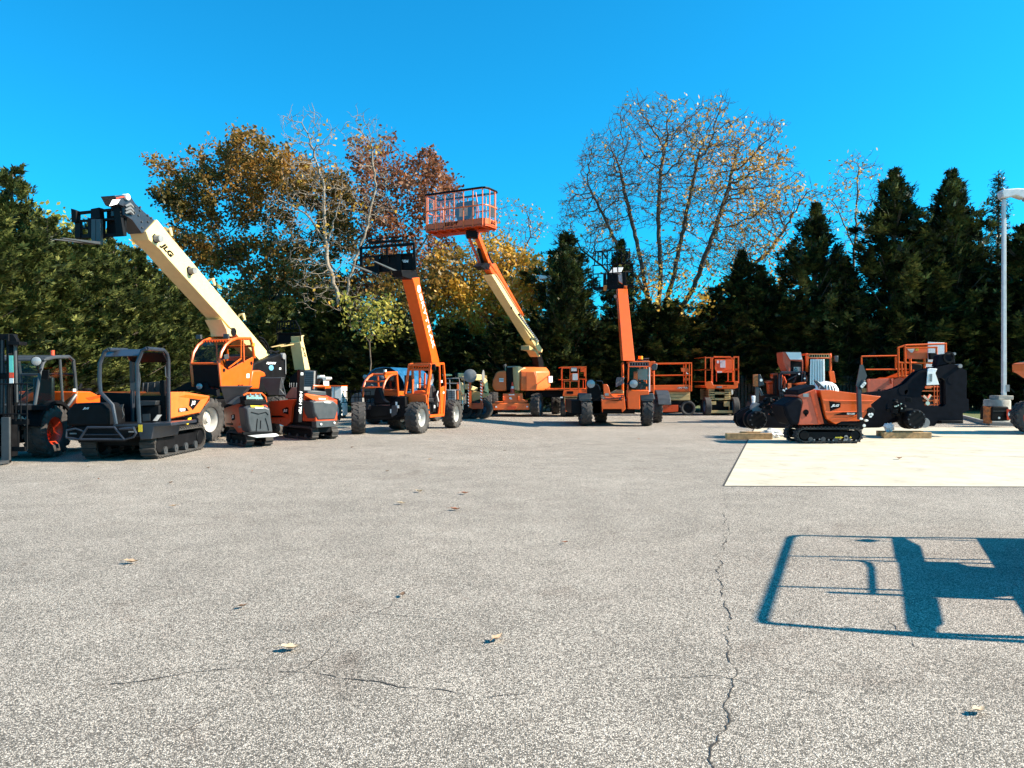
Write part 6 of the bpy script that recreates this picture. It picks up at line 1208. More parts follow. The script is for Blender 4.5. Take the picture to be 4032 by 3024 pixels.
m = MB(); m.pv(f, 'r7', [(262, 412), (298, 410), (345, 545), (302, 640), (230, 685), (215, 660)], -.23, -.2); m.build('arm_shield', 'gry', ar)
m = MB()
for x, y in ((315, 632), (300, 650), (284, 668)): m.cyl(f.V('r7', x, y, -.26), f.B, .04, .03, 10)
for x, y in ((372, 1005), (400, 1002), (385, 1022), (310, 1135)): m.cyl(f.V('r7', x, y, -.1), f.B, .04, .03, 10)
m.build('arm_bolts', 'ltt', ar)
m = MB(); m.pv(f, 'r7', [(255, 1050), (265, 1038), (298, 1050), (298, 1065), (270, 1070)], -.27, -.2); m.pv(f, 'r7', [(318, 1070), (330, 1060), (362, 1070), (360, 1085), (330, 1090)], -.2, -.12); m.build('arm_joint', 'ltt', T, .01)
m = MB(); m.pv(f, 'r7', [(300, 1035), (345, 960), (385, 945), (405, 960), (410, 1010), (350, 1080), (290, 1130), (200, 1125), (0, 1130), (0, 1110), (250, 1095)], -.02, .1); m.cyl(f.V('r7', 385, 962, -.03), f.B, .1, .05, 14); m.build('tip_linkage', 'blk', T, .01)
# ================================================================ lamp post on concrete base
f = F(0, 0); q = gnd('r7', 2010, 1045)
f = F(at('r7', 2010, 1000, 29.5).x, 29.5)
T = thing('lamp_post', 'tall square grey lamp post on a stained round concrete base, at the right edge', 'street lamp', f.O)
zb = .15
a = f.V('r7', 1865, 830, -.6); b = f.V('r7', 2155, 830, -.6); rb_ = (b.x-a.x)/2; cx = (a.x+b.x)/2; zt = a.z
m = MB(); m.lathe(V3((cx, 29.5, 0)), V3((0, 0, 1)), [(rb_*1.02, 0), (rb_, .1), (rb_*.99, zt-.04), (rb_*.95, zt)], 32); m.build('concrete_base', 'conc', T)
a = f.V('r7', 1922, 780, -.35); b = f.V('r7', 2102, 780, -.35); g = F((a.x+b.x)/2, 29.5); w2 = (b.x-a.x)/2
m = MB(); m.box(g, -w2, w2, -w2, w2, zt, a.z); m.build('base_plate', 'conc', T, .02)
a = f.V('r7', 1978, 700, -.2); b = f.V('r7', 2046, 700, -.2); w3_ = (b.x-a.x)/2/1.6; px = (a.x+b.x)/2; g = F(px, 29.5)
ztop = at('d', 2171, 428, 29.3).z; zb_ = f.V('r7', 1978, 776, -.2).z
m = MB(); m.prism([g.w(-w3_*1.05, -w3_, zb_), g.w(w3_*1.05, -w3_, zb_), g.w(w3_*1.05, w3_, zb_), g.w(-w3_*1.05, w3_, zb_)], [g.w(-w3_*.85, -w3_*.85, ztop), g.w(w3_*.85, -w3_*.85, ztop), g.w(w3_*.85, w3_*.85, ztop), g.w(-w3_*.85, w3_*.85, ztop)]); po = m.build('pole', 'gal', T, .015)
m = MB(); m.pv(g, 'r7', [(1998, 650), (2040, 650), (2040, 730), (1998, 730)], -w3_-.006, -w3_+.002); m.build('cover_plate', 'mgr', po)
m = MB(); HP = [(2164, 412), (2172, 408), (2200, 406), (2240, 408), (2252, 420), (2240, 428), (2212, 428), (2195, 422), (2180, 426), (2167, 427)]
A = [at('d', x, y, 29.35) for x, y in HP]; m.prism(A, V3((0, .34, 0))); hd = m.build('lamp_head', 'gal', T, .04)
m = MB(); c = at('d', 2218, 433, 29.4); m.lathe(c, V3((0, 0, -1)), [(.16, -.02), (.14, .02), (.001, .05)], 16); m.build('lens', 'lens', hd)
# second lamp in trees
f = F(at('d', 1183, 700, 46).x, 43.2)
T = thing('lamp_post', 'distant slim lamp post with flat white head, standing among the evergreens behind the boom lift', 'street lamp', f.O)
zt = at('d', 1178, 600, 43.2).z; xp = at('d', 1184, 640, 43.2).x
m = MB(); m.box(F(xp, 43.2), -.1, .1, -.1, .1, 0, zt-.1); m.build('pole', 'gal', T)
a = at('d', 1164, 600, 43.2).x; b = at('d', 1191, 600, 43.2).x
m = MB(); m.box(F((a+b)/2, 43.2), -(b-a)/2, (b-a)/2, -.2, .2, zt-.1, zt+.12); m.build('lamp_head', 'wht', T, .05)
# ================================================================ kerb island, box, drum, cone
k0 = at('r7', 1490, 1010, 0); 
def gk(x, y, z=0):
    a, b = ray('r7', x, y); Y = -(CH-z)/b; return V3((a*Y, Y, z))
K = [gk(1480, 1040), gk(1815, 1135), gk(2150, 1140), gk(2400, 1145)]
m = MB(); CUR = V3((0, 0, 0))
Kb = [p+V3((.02, .32, 0)) for p in K]; m.add([p for p in K]+[p+V3((0, 0, .14)) for p in K]+[p+V3((0, 0, .14)) for p in Kb]+[p for p in Kb], [t_ for i in range(3) for t_ in ((i, i+1, i+5, i+4), (i+4, i+5, i+9, i+8), (i+8, i+9, i+13, i+12))]+[(0, 4, 8, 12), (3, 7, 11, 15)])
m.build('kerb', 'conc', None, .02, kind='structure')
q = gk(1790, 1075, .15)
T = thing('oil_drum', 'rusty orange drum lying against the black box by the lamp post base', 'drum', (q.x, 27.9, .13))
c = V3((at('r7', 1780, 990, 27.9).x, 27.9, .13)); h_ = at('r7', 1780, 910, 27.9).z-.13; r_ = (at('r7', 1835, 990, 27.9).x-at('r7', 1738, 990, 27.9).x)/2
m = MB(); m.lathe(c, V3((0, 0, 1)), [(r_, 0), (r_, .02), (r_*.97, .04), (r_*.97, h_*.33), (r_*1.01, h_*.35), (r_*.97, h_*.37), (r_*.97, h_*.66), (r_*1.01, h_*.68), (r_*.97, h_*.7), (r_*.97, h_-.03), (r_, h_-.02), (r_, h_), (r_*.93, h_), (r_*.93, h_-.02), (.001, h_-.02)], 24); m.build('drum_body', 'rst', T)
q = at('r7', 1930, 1075, 27.7)
T = thing('crate', 'square black crate standing in front of the lamp post base', 'crate', (q.x, 27.7, .14))
g = F(q.x, 27.7); m = MB(); m.pv(g, 'r7', [(1832, 918), (1845, 908), (2025, 908), (2038, 950), (2038, 1078), (1825, 1076)], 0, .7); m.build('crate_body', 'blk', T, .03)
m = MB(); m.cyl(g.V('r7', 1916, 1044, -.01), g.B, .04, .02, 10); m.build('latch', 'ltt', T)
m = MB(); m.pv(g, 'r7', [(1845, 960), (2025, 960), (2025, 966), (1845, 966)], -.012, .0); m.build('lid_seam', 'gry', T)
q = gk(2075, 1080, .15)
T = thing('traffic_cone', 'red and white traffic cone lying on its side at the foot of the lamp post', 'cone', (q.x, 27.6, .14))
c = V3((at('r7', 2075, 1040, 27.6).x, 27.6, .46)); ax = V3((-.25, -1, .1)).normalized()
m = MB(); m.lathe(c, ax, [(.26, 0), (.27, .03), (.19, .035)], 4); m.lathe(c, -ax, [(.19, 0), (.13, .2)], 18); m.lathe(c, -ax, [(.09, .34), (.04, .55), (.001, .56)], 18); m.build('cone_body', 'cone', T)
m = MB(); m.lathe(c, -ax, [(.132, .2), (.09, .34)], 18); m.lathe(c, ax, [(.16, .04), (.12, .045), (.115, .03)], 18); m.build('white_band', 'ltt', T)
# ================================================================ right edge dumper
f = F(0, 23.6)
T = thing('wheeled_dumper', 'orange wheeled dumper cut off by the right edge, skip lip and red wheel showing', 'dumper', V3((15.9, 23.6, 0)))
q = f.V('r7', 2290, 1060, 0); wheel(T, V3((q.x+.15, 23.8, .52)), V3((-.2, -1, 0)), .5, .38, .55, 'rimo'); wheel(T, V3((q.x+2.4, 23.8, .52)), V3((0, -1, 0)), .5, .38, .55, 'rimo')
wheel(T, V3((q.x+1.1, 25.4, .52)), V3((0, 1, 0)), .5, .38, .55, 'rimo'); wheel(T, V3((q.x+2.4, 25.4, .52)), V3((0, 1, 0)), .5, .38, .55, 'rimo')
m = MB(); m.pv(f, 'r7', [(2065, 402), (2212, 368), (2700, 350), (2700, 600), (2300, 700), (2212, 580), (2130, 522), (2070, 492)], 1.6, 0); sk = m.build('skip', 'pale', T, .03)
m = MB(); m.pv(f, 'r7', [(2080, 465), (2112, 458), (2112, 505), (2082, 495)], 1.55, 1.59); m.build('lamp_mark', 'red', sk)
m = MB(); m.pv(f, 'r7', [(2480, 700), (3300, 700), (3300, 1000), (2500, 1000)], .3, 1.4); m.build('chassis', 'blk', T, .02)
m = MB(); m.pv(f, 'r7', [(2850, 100), (3300, 100), (3350, 700), (2750, 700)], .2, 1.5); m.build('cab', 'gry', T, .05)
# ================================================================ machine out of frame casting the basket-like shadow
P0 = V3((5.05, 4.9, 0)); dr = V3((1.24, 2.95, 0)).normalized(); nn = V3((dr.y, -dr.x, 0)); kk = V3((SUN.x/SUN.z, SUN.y/SUN.z, 1))
T = thing('lift_basket', 'bent-tube work cage with panels just outside the frame whose shadow falls on the asphalt', 'work cage', P0+dr*1.6)
def sp(x, y):
    g_ = gnd('s5', x, y); h = (P0-g_).dot(nn)/kk.dot(nn); return g_ + kk*h
m = MB()
m.tube([sp(2600, 250), sp(2212, 238), sp(1230, 226), sp(520, 212), sp(440, 214)], .03, 6); m.tube([sp(2600, 1075), sp(2212, 1028), sp(1400, 985), sp(700, 925), sp(260, 888), sp(200, 875)], .036, 6)
m.tube([sp(440, 216), sp(412, 230), sp(310, 530), sp(200, 845), sp(205, 872)], .03, 8)
m.tube([sp(2600, 395), sp(1940, 400), sp(1240, 384), sp(350, 368)], .02, 6); m.tube([sp(2600, 655), sp(1270, 633), sp(300, 602)], .022, 6)
m.tube([sp(1960, 428), sp(1240, 411), sp(730, 400)], .024, 6); m.tube([sp(2130, 705), sp(1280, 672), sp(720, 650)], .032, 6)
m.tube([sp(2600, 285), sp(1500, 240), sp(700, 218)], .018, 5); m.tube([sp(2600, 1010), sp(1900, 985), sp(1100, 950), sp(850, 930)], .036, 6)
m.tube([sp(940, 406), sp(1010, 420), sp(1038, 460), sp(1048, 655)], .024, 6)
m.build('cage_tubes', 'org', T)
m = MB(); th = nn*.03
for pts in ([(1188, 228), (1262, 222), (1320, 255), (1395, 292), (1430, 420), (1240, 430), (1212, 380)],
            [(1240, 432), (1550, 415), (1690, 425), (1760, 445), (1990, 460), (2120, 672), (1800, 700), (1270, 665)],
            [(1272, 665), (1520, 690), (1560, 888), (1515, 915), (1505, 960), (1460, 1000), (1400, 985), (1320, 935), (1292, 880)],
            [(1840, 234), (2700, 250), (2700, 900), (2240, 880), (2115, 675), (1985, 462)]):
    m.prism([sp(x, y) for x, y in pts], th)
m.build('cage_panels', 'gry', T)
m = MB(); m.prism([sp(890, 250), sp(1000, 238), sp(1090, 252), sp(1000, 264)], th); m.tube([sp(1090, 255), sp(1190, 256)], .01, 5)
m.build('switch_guard', 'blk', T)
g = F(P0.x, P0.y, math.degrees(math.atan2(dr.x, dr.y)))
m = MB(); m.box(g, .9, 2.4, .6, 2.6, .35, .9); m.box(g, .03, 1.2, 1.3, 1.7, .7, 1.3); m.build('carrier_body', 'org', T, .05)
for v in (.7, 2.5): wheel(T, g.w(2.2, v, .4), g.R, .4, .3, .55); wheel(T, g.w(1.0, v, .4), -g.R, .4, .3, .55)
# ================================================================ ground
CUR = V3((0, 0, 0))
def sheet(name, pts, z, m, **kw):
    b = MB(); b.add([V3((x, y, z)) for x, y in pts], [tuple(range(len(pts)))]); return b.build(name, m, None, smooth=0, **kw)
def groundmat(name, dark, mid, light, sc_, crack=True, bumpd=.006):
    m = bpy.data.materials.new(name); m.use_nodes = True; n = m.node_tree.nodes; l = m.node_tree.links; b = n['Principled BSDF']
    b.inputs['Roughness'].default_value = .85; b.inputs['Specular IOR Level'].default_value = .3
    tc = n.new('ShaderNodeTexCoord')
    def nz(s, d=4, r=.5, dist=0):
        q = n.new('ShaderNodeTexNoise'); q.inputs['Scale'].default_value = s; q.inputs['Detail'].default_value = d; q.inputs['Roughness'].default_value = r; q.inputs['Distortion'].default_value = dist
        l.new(tc.outputs['Object'], q.inputs['Vector']); return q.outputs[0]
    vo = n.new('ShaderNodeTexVoronoi'); vo.inputs['Scale'].default_value = sc_; l.new(tc.outputs['Object'], vo.inputs['Vector'])
    sp_ = n.new('ShaderNodeSeparateColor'); l.new(vo.outputs['Color'], sp_.inputs[0])
    # stones: random brightness per cell, darker in the gaps
    gap = n.new('ShaderNodeMapRange'); gap.inputs[1].default_value = .30; gap.inputs[2].default_value = .62; gap.inputs[3].default_value = 0; gap.inputs[4].default_value = -.42; l.new(vo.outputs['Distance'], gap.inputs[0])
    a1 = n.new('ShaderNodeMath'); a1.operation = 'MULTIPLY_ADD'; a1.inputs[1].default_value = .75; l.new(sp_.outputs[0], a1.inputs[0]); l.new(gap.outputs[0], a1.inputs[2])
    big = nz(.22, 5, .6); med = nz(1.6, 5, .65); fine = nz(38, 3, .6)
    a2 = n.new('ShaderNodeMath'); a2.operation = 'MULTIPLY_ADD'; a2.inputs[1].default_value = .55; l.new(fine, a2.inputs[0]); l.new(a1.outputs[0], a2.inputs[2])
    a3 = n.new('ShaderNodeMath'); a3.operation = 'MULTIPLY_ADD'; a3.inputs[1].default_value = .30; l.new(big, a3.inputs[0]); l.new(a2.outputs[0], a3.inputs[2])
    a4 = n.new('ShaderNodeMath'); a4.operation = 'MULTIPLY_ADD'; a4.inputs[1].default_value = .35; l.new(med, a4.inputs[0]); l.new(a3.outputs[0], a4.inputs[2])
    r = n.new('ShaderNodeValToRGB'); e = r.color_ramp.elements; e[0].position = .42; e[0].color = (*dark, 1); e[1].position = 1.0; e[1].color = (*light, 1); e.new(.74).color = (*mid, 1)
    mr = n.new('ShaderNodeMapRange'); mr.inputs[1].default_value = 0; mr.inputs[2].default_value = 1.25; l.new(a4.outputs[0], mr.inputs[0]); l.new(mr.outputs[0], r.inputs[0])
    out = r.outputs[0]
    st = n.new('ShaderNodeValToRGB'); st.color_ramp.elements[0].position = .55; st.color_ramp.elements[0].color = (1, 1, 1, 1); st.color_ramp.elements[1].position = .72; st.color_ramp.elements[1].color = (.72, .68, .66, 1)
    l.new(nz(.7, 9, .75, 1.2), st.inputs[0]); mx = n.new('ShaderNodeMix'); mx.data_type = 'RGBA'; mx.blend_type = 'MULTIPLY'; mx.inputs[0].default_value = 1; l.new(out, mx.inputs[6]); l.new(st.outputs[0], mx.inputs[7]); out = mx.outputs[2]
    l.new(out, b.inputs['Base Color'])
    bp = n.new('ShaderNodeBump'); bp.inputs['Strength'].default_value = .7; bp.inputs['Distance'].default_value = bumpd
    iv = n.new('ShaderNodeMath'); iv.operation = 'MULTIPLY_ADD'; iv.inputs[1].default_value = -1; l.new(vo.outputs['Distance'], iv.inputs[0]); l.new(fine, iv.inputs[2])
    l.new(iv.outputs[0], bp.inputs['Height']); l.new(bp.outputs[0], b.inputs['Normal'])
    return m
gm = mat('grass', (.10, .12, .035), .9, var=.5, scale=30, bump=1)
sheet('ground', [(-400, -200), (400, -200), (400, 600), (-400, 600)], -.02, gm, kind='structure')
am = groundmat('asphalt', (.095, .082, .068), (.38, .328, .275), (.68, .59, .50), 135)
sheet('asphalt_yard', [(-80, -60), (80, -60), (80, 41), (-60, 41), (-70, 30)], 0, am, kind='structure')
cm = mat('pad_concrete', (.50, .44, .33), .85, var=.12, scale=1.3, bump=.25, dirt=.5)
c1 = gnd('d', 1565, 1050); c2 = gnd('d', 1615, 955); dv = (c2-c1); c3 = c1+dv*1.75
sheet('concrete_pad', [(c1.x, c1.y), (c1.x+30, c1.y-.6), (c1.x+40, c3.y), (c3.x, c3.y)], .006, cm, kind='structure')
kb = gk(1480, 1040)
K2 = [(kb.x, kb.y+.2), (gk(1815, 1135).x, gk(1815, 1135).y+.25), (60, gk(2150, 1140).y+.25), (60, 46), (kb.x+.5, 46)]
sheet('grass_verge', K2, .10, gm, kind='structure')
# grass blades
rs = random.Random(5); m = MB()
for i in range(2600):
    x = kb.x+.2+rs.random()*7; y = 28.3+rs.random()*3.5
    if y < kb.y+.3-(x-kb.x)*.9 : continue
    h = .06+rs.random()*.12; a = rs.random()*PI; w_ = .012; dx, dy = math.cos(a)*w_, math.sin(a)*w_; l_ = rs.uniform(-.05, .05)
    m.add([(x-dx, y-dy, .1), (x+dx, y+dy, .1), (x+l_, y+l_, .1+h)], [(0, 1, 2)])
m.build('grass', leafmat('grass_blades', [(.06, .09, .02), (.16, .2, .05), (.3, .28, .1)]), None, smooth=0, kind='stuff')
# cracks
def crack(pts, w_, seed, z=.003, name='pavement_crack'):
    rs = random.Random(seed); P_ = [gnd('d', x, y) for x, y in pts]; Q = []
    for i in range(len(P_)-1):
        L_ = (P_[i+1]-P_[i]).length; n = max(2, int(L_/.035))
        for k in range(n):
            p = P_[i].lerp(P_[i+1], k/n); j = noise.noise(p*3.1)*.06+noise.noise(p*14)*.022+noise.noise(p*40)*.012; d = (P_[i+1]-P_[i]).normalized(); Q.append((p+V3((-d.y, d.x, 0))*j, V3((-d.y, d.x, 0))))
    m = MB(); vs = []
    for i, (p, n_) in enumerate(Q): ww = w_*max(.0, .25+1.1*noise.noise(p*5.3+V3((seed, 0, 0)))+.5*rs.random()); vs += [p+n_*ww+V3((0, 0, z)), p-n_*ww+V3((0, 0, z))]
    m.add(vs, [(2*i, 2*i+1, 2*i+3, 2*i+2) for i in range(len(Q)-1)]); return m.build(name, cm_, None, smooth=0, kind='structure')
cm_ = mat('crack_fill', (.035, .03, .027), 1, var=.3)
crack([(1566, 1110), (1572, 1150), (1560, 1190), (1550, 1240), (1562, 1290), (1570, 1350), (1575, 1400), (1578, 1450), (1572, 1500), (1560, 1560), (1550, 1610), (1540, 1690)], .0055, 1)
crack([(240, 1478), (400, 1458), (520, 1448), (680, 1452), (790, 1470), (870, 1488), (960, 1492), (1060, 1503), (1180, 1500)], .0048, 2)
crack([(1250, 1470), (1370, 1468), (1480, 1464), (1560, 1466), (1640, 1480), (1800, 1500)], .003, 3)
crack([(300, 1640), (430, 1560), (520, 1500), (640, 1450), (700, 1420), (800, 1330), (870, 1290)], .0035, 4)
crack([(760, 1320), (900, 1335), (1000, 1338)], .003, 5); crack([(1850, 1290), (1890, 1330), (1940, 1360), (1990, 1400), (2080, 1440)], .003, 6)
sp1 = gnd('d', 1566, 1110); crack([(1563, 1056), (1566, 1110)], .0025, 8)
# dark tar line along the front edge of the pad
b = MB(); b.add([V3((c1.x-.02, c1.y-.05, .004)), V3((c1.x+30, c1.y-.65, .004)), V3((c1.x+30, c1.y-.6, .004)), V3((c1.x-.02, c1.y, .004))], [(0, 1, 2, 3)]); b.add([V3((c1.x-.05, c1.y-.05, .0045)), V3((c1.x, c1.y, .0045)), V3((c3.x, c3.y, .0045)), V3((c3.x-.05, c3.y, .0045))], [(0, 1, 2, 3)]); b.build('pad_joint', cm_, None, smooth=0, kind='structure')
# pad joints (fine lines) 
b = MB(); v0 = .0095
for k in (.55, 1.2):
    p = c1+dv*k; b.add([V3((p.x, p.y, v0)), V3((p.x+30, p.y-.5, v0)), V3((p.x+30, p.y-.48, v0)), V3((p.x, p.y+.02, v0))], [(0, 1, 2, 3)])
b.build('pad_joint', mat('joint', (.36, .32, .26), 1), None, smooth=0, kind='structure')
# fallen leaves
LV = [M.setdefault('lf%d' % i, mat('fallen_leaf_%d' % i, c, .7, var=.3, scale=30)) for i, c in enumerate(((.42, .28, .17), (.30, .12, .06), (.5, .38, .25), (.12, .07, .04)))]
def leaf(x, y, L_, mt, lab, rot, r='d', group='fallen leaves on the asphalt'):
    p = gnd(r, x, y); p.z = .01 if lab.find('pad') >= 0 else .004
    T_ = MB(); global CUR; CUR = p
    n = 9; vs = []; ca, sa = math.cos(rot), math.sin(rot)
    for i in range(n):
        t_ = i/(n-1); wd = math.sin(PI*min(1, t_*1.05)**.8)*L_*.26*(1+.25*math.sin(i*2.2)); xx = (t_-.5)*L_; zz = .012+L_*.35*(t_-.5)**2*2
        for s_ in (-1, 0, 1):
            yy = wd*s_; z_ = zz + (abs(s_)*wd*.55)
            vs.append(V3((p.x+xx*ca-yy*sa, p.y+xx*sa+yy*ca, p.z+z_)))
    fs = [(3*i+k, 3*i+k+1, 3*i+k+4, 3*i+k+3) for i in range(n-1) for k in (0, 1)]
    T_.add(vs, fs); s0 = vs[1]; T_.tube([s0, s0-V3((ca, sa, 0))*L_*.35+V3((0, 0, -.005))], L_*.012, 4)
    o = T_.build('fallen_leaf', mt, None, smooth=60); o['label'] = lab; o['category'] = 'leaf'; o['group'] = group; return o
leaf(630, 1406, .13, LV[2], 'large pale curled leaf on the asphalt, left of centre', .2)
leaf(1075, 1385, .12, LV[0], 'pinkish tan leaf pointing up-right on the asphalt, near the centre', 1.1)
leaf(2117, 1542, .10, LV[2], 'tan leaf on the asphalt at the lower right, below the cage shadow', .4)
leaf(285, 1218, .14, LV[0], 'tan leaf on the open asphalt at the far left of the yard', .1)
leaf(525, 1314, .08, LV[3], 'small dark curled leaf on the asphalt, above and left of the large pale leaf', .9)
leaf(1005, 1068, .14, LV[1], 'dark brown leaf on the asphalt, right of the other leaves at centre', .5)
leaf(905, 1064, .16, LV[2], 'pale curled leaf on the asphalt just left of the dark brown one', 2.5)
leaf(868, 1090, .13, LV[2], 'pale flat leaf on the asphalt at centre, leftmost of the lower pair', .1)
leaf(985, 1103, .14, LV[1], 'reddish brown leaf on the asphalt at centre, lowest of the four', .2)
leaf(1943, 993, .2, LV[1], 'red-brown leaf lying alone on the concrete pad', .6)
for x, y in ((213, 1037), (373, 1096), (450, 1013), (1090, 975), (836, 1020), (545, 1020), (928, 994), (333, 1015), (190, 1010), (368, 1045), (760, 968), (1380, 950), (1220, 1175), (870, 1290)):
    leaf(x, y, random.uniform(.07, .12), random.choice(LV), 'small dry leaf scattered on the sunlit asphalt toward the parked machines', random.random()*6, group='small dry leaves toward the parked machines')
# wooden fence in the shade
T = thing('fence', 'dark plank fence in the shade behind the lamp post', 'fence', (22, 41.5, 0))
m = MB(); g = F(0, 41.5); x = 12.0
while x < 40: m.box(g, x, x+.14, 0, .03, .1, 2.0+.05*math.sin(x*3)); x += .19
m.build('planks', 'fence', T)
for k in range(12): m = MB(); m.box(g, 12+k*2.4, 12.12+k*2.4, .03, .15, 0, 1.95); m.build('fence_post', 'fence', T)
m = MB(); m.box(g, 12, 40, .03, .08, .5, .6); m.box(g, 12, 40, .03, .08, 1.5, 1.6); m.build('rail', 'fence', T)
# ================================================================ evergreens
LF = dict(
 ever=leafmat('evergreen_sprays', [(.010, .016, .005), (.04, .052, .012), (.13, .14, .034), (.34, .32, .09)], nscale=1.5, transl=.08, off=-.95),  # shaded gaps and sunlit tips are put into the ramp colours
 dark=leafmat('dark_evergreen_sprays', [(.006, .010, .004), (.020, .030, .008), (.075, .09, .022), (.26, .26, .07)], nscale=1.5, transl=.06, off=-.95),  # dark end paints shade between sprays, bright end paints sun on their tips
 oak=leafmat('oak_leaves', [(.05, .045, .012), (.14, .10, .02), (.28, .15, .03), (.38, .19, .04)], nscale=.35),
 russet=leafmat('russet_leaves', [(.07, .03, .014), (.18, .06, .024), (.30, .11, .045), (.36, .20, .12)], nscale=.4),
 gold=leafmat('golden_leaves', [(.34, .18, .018), (.55, .30, .03), (.70, .42, .07), (.55, .22, .03)], nscale=.4),
 pale=leafmat('pale_yellow_leaves', [(.40, .21, .05), (.55, .31, .07), (.66, .40, .10), (.55, .22, .03)], nscale=.4),
 lime=leafmat('yellow_green_leaves', [(.10, .11, .02), (.26, .25, .04), (.42, .38, .07), (.48, .36, .08)], nscale=.5))
def conifer_mesh(name, H, R0, seed, nl=80, per=115, mt='ever', ragged=.45, ex=.75):
    rs = random.Random(seed); m = MB(); vs = m.v; fs = m.f
    def spray(p, d, L_):
        # flat fan of slim pointed blades
        side = d.cross(V3((0, 0, 1))); side = side.normalized() if side.length > .01 else V3((1, 0, 0))
        side = (side + V3((rs.uniform(-.5, .5), rs.uniform(-.5, .5), rs.uniform(-.6, .6)))).normalized()
        for k in range(5):
            a = (k-2)*.6 + rs.uniform(-.2, .2); dd = (d*math.cos(a)+side*math.sin(a)); l_ = L_*(1-.16*abs(k-2))*rs.uniform(.8, 1.15)
            q = p + d*(L_*.12*(2-abs(k-2))); w_ = side.cross(dd).cross(dd).normalized()*L_*.15
            e = q+dd*l_+V3((0, 0, -l_*.1)); c = q+dd*l_*.5; o = len(vs)
            vs.extend((tuple(q), tuple(c+w_), tuple(e), tuple(c-w_))); fs.append((o, o+1, o+2, o+3))
    for i in range(nl):
        t = ((i+.5)/nl)**.85; z0 = H*(.02+.93*t); az = i*2.39996+rs.uniform(-.5, .5)
        env = R0*((1-t*.97)**ex)*.85*(1-.25*max(0, .15-t)/.15)*rs.uniform(1-ragged, 1+ragged*.6)+.03; kt = min(1, .3+(1-t)*2.6)
        rise = rs.uniform(.45, 1.05) + 1.1*t; dirv = V3((math.cos(az), math.sin(az), rise)).normalized(); Lb = env/max(.25, math.hypot(dirv.x, dirv.y)); Lb = min(Lb, env*1.9+.15)
        base = V3((0, 0, max(.05, z0-dirv.z*Lb*.35)))
        n = int(per*(.35+.65*(1-t))); nodes = []
        for k in range(max(4, int(10*(1-t)+4))):
            s_ = rs.uniform(.3, 1.2)**.85; sp_ = Lb*.09*(1.25-s_)+.015; nodes.append(base + dirv*Lb*s_ + V3((rs.gauss(0, sp_), rs.gauss(0, sp_), rs.gauss(0, sp_*.7))))
        for k in range(n):
            nd = rs.choice(nodes); p = nd + V3((rs.gauss(0, .10), rs.gauss(0, .10), rs.gauss(0, .08)))*kt
            if p.z < .03: p.z = .05
            od = V3((p.x, p.y, 0)); od = od.normalized() if od.length > .05 else V3((math.cos(az), math.sin(az), 0))
            d = (od*.35 + dirv*.9 + V3((rs.uniform(-.75, .75), rs.uniform(-.75, .75), rs.uniform(-.4, .9)))).normalized()
            spray(p, d, rs.uniform(.15, .3)*(.4+.6*kt))
    me = bpy.data.meshes.new(name); me.from_pydata(vs, [], fs); me.materials.append(LF[mt]); 
    # trunk and limbs
    b = MB(); global CUR; CUR = V3((0, 0, 0))
    b.tube([V3((0, 0, 0)), V3((.04, .03, H*.35)), V3((-.03, 0, H*.7)), V3((0, 0, H*.97))], [.17, .12, .07, .012], 7)
    for i in range(nl//2):
        t = rs.uniform(.03, .9); az = rs.random()*2*PI; L_ = R0*(1-t)**.7*.75; p = V3((0, 0, H*t)); e = p+V3((math.cos(az)*L_, math.sin(az)*L_, L_*.7)); b.tube([p, p.lerp(e, .5)-V3((0, 0, .05)), e], [.035, .022, .006], 4)
    o = b.build('trunk', 'bark', None); tm = o.data; bpy.data.objects.remove(o)
    return me, tm
CON = [conifer_mesh('crown', 8, 1.9, 11), conifer_mesh('crown', 8, 2.0, 12, ragged=.55), conifer_mesh('crown', 8, 1.85, 13, ragged=.5)]
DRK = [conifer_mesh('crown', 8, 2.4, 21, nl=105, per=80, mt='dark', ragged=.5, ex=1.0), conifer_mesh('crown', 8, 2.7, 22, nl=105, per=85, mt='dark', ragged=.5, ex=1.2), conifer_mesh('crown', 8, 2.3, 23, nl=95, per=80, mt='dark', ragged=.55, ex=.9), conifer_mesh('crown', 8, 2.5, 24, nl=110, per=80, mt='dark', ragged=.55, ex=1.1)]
def place_tree(name, meshes, loc, H, w_, rot, lab, cat, group, H0=8, tilt=(0, 0)):
    r = bpy.data.objects.new(name, None); COL.objects.link(r); r.location = loc; r.rotation_euler = (tilt[0]+random.uniform(-.03, .03), tilt[1]+random.uniform(-.03, .03), rot); r.scale = (w_, w_, H/H0)
    r['label'] = lab; r['category'] = cat
    if group: r['group'] = group
    for nm, me in (('crown', meshes[0]), ('trunk', meshes[1])):
        o = bpy.data.objects.new(nm, me); COL.objects.link(o); o.parent = r
    return r
rs = random.Random(99)
def ever(dx, dtop, Y, wd, variants, lab, group, tilt=(0, 0)):
    p = at('d', dx, dtop, Y); H = p.z
    return place_tree('evergreen_tree', rs.choice(variants), (p.x, Y, 0), H, wd, rs.random()*6.28, lab, 'evergreen tree', group, tilt=tilt)
HED = 'sunlit evergreens in the left hedge row'
hedge = [(-60, 400, 21.5, 1.15), (18, 345, 23, .95), (62, 470, 24, 1.0), (112, 462, 25, 1.05), (160, 478, 26.2, 1.0), (205, 470, 27.5, 1.0), (246, 505, 28.8, 1.0), (290, 525, 30, 1.0), (330, 560, 31.4, 1.0), (368, 590, 32.8, 1.0), (405, 605, 34.2, 1.0), (445, 640, 35.6, 1.0), (488, 655, 37, 1.0)]
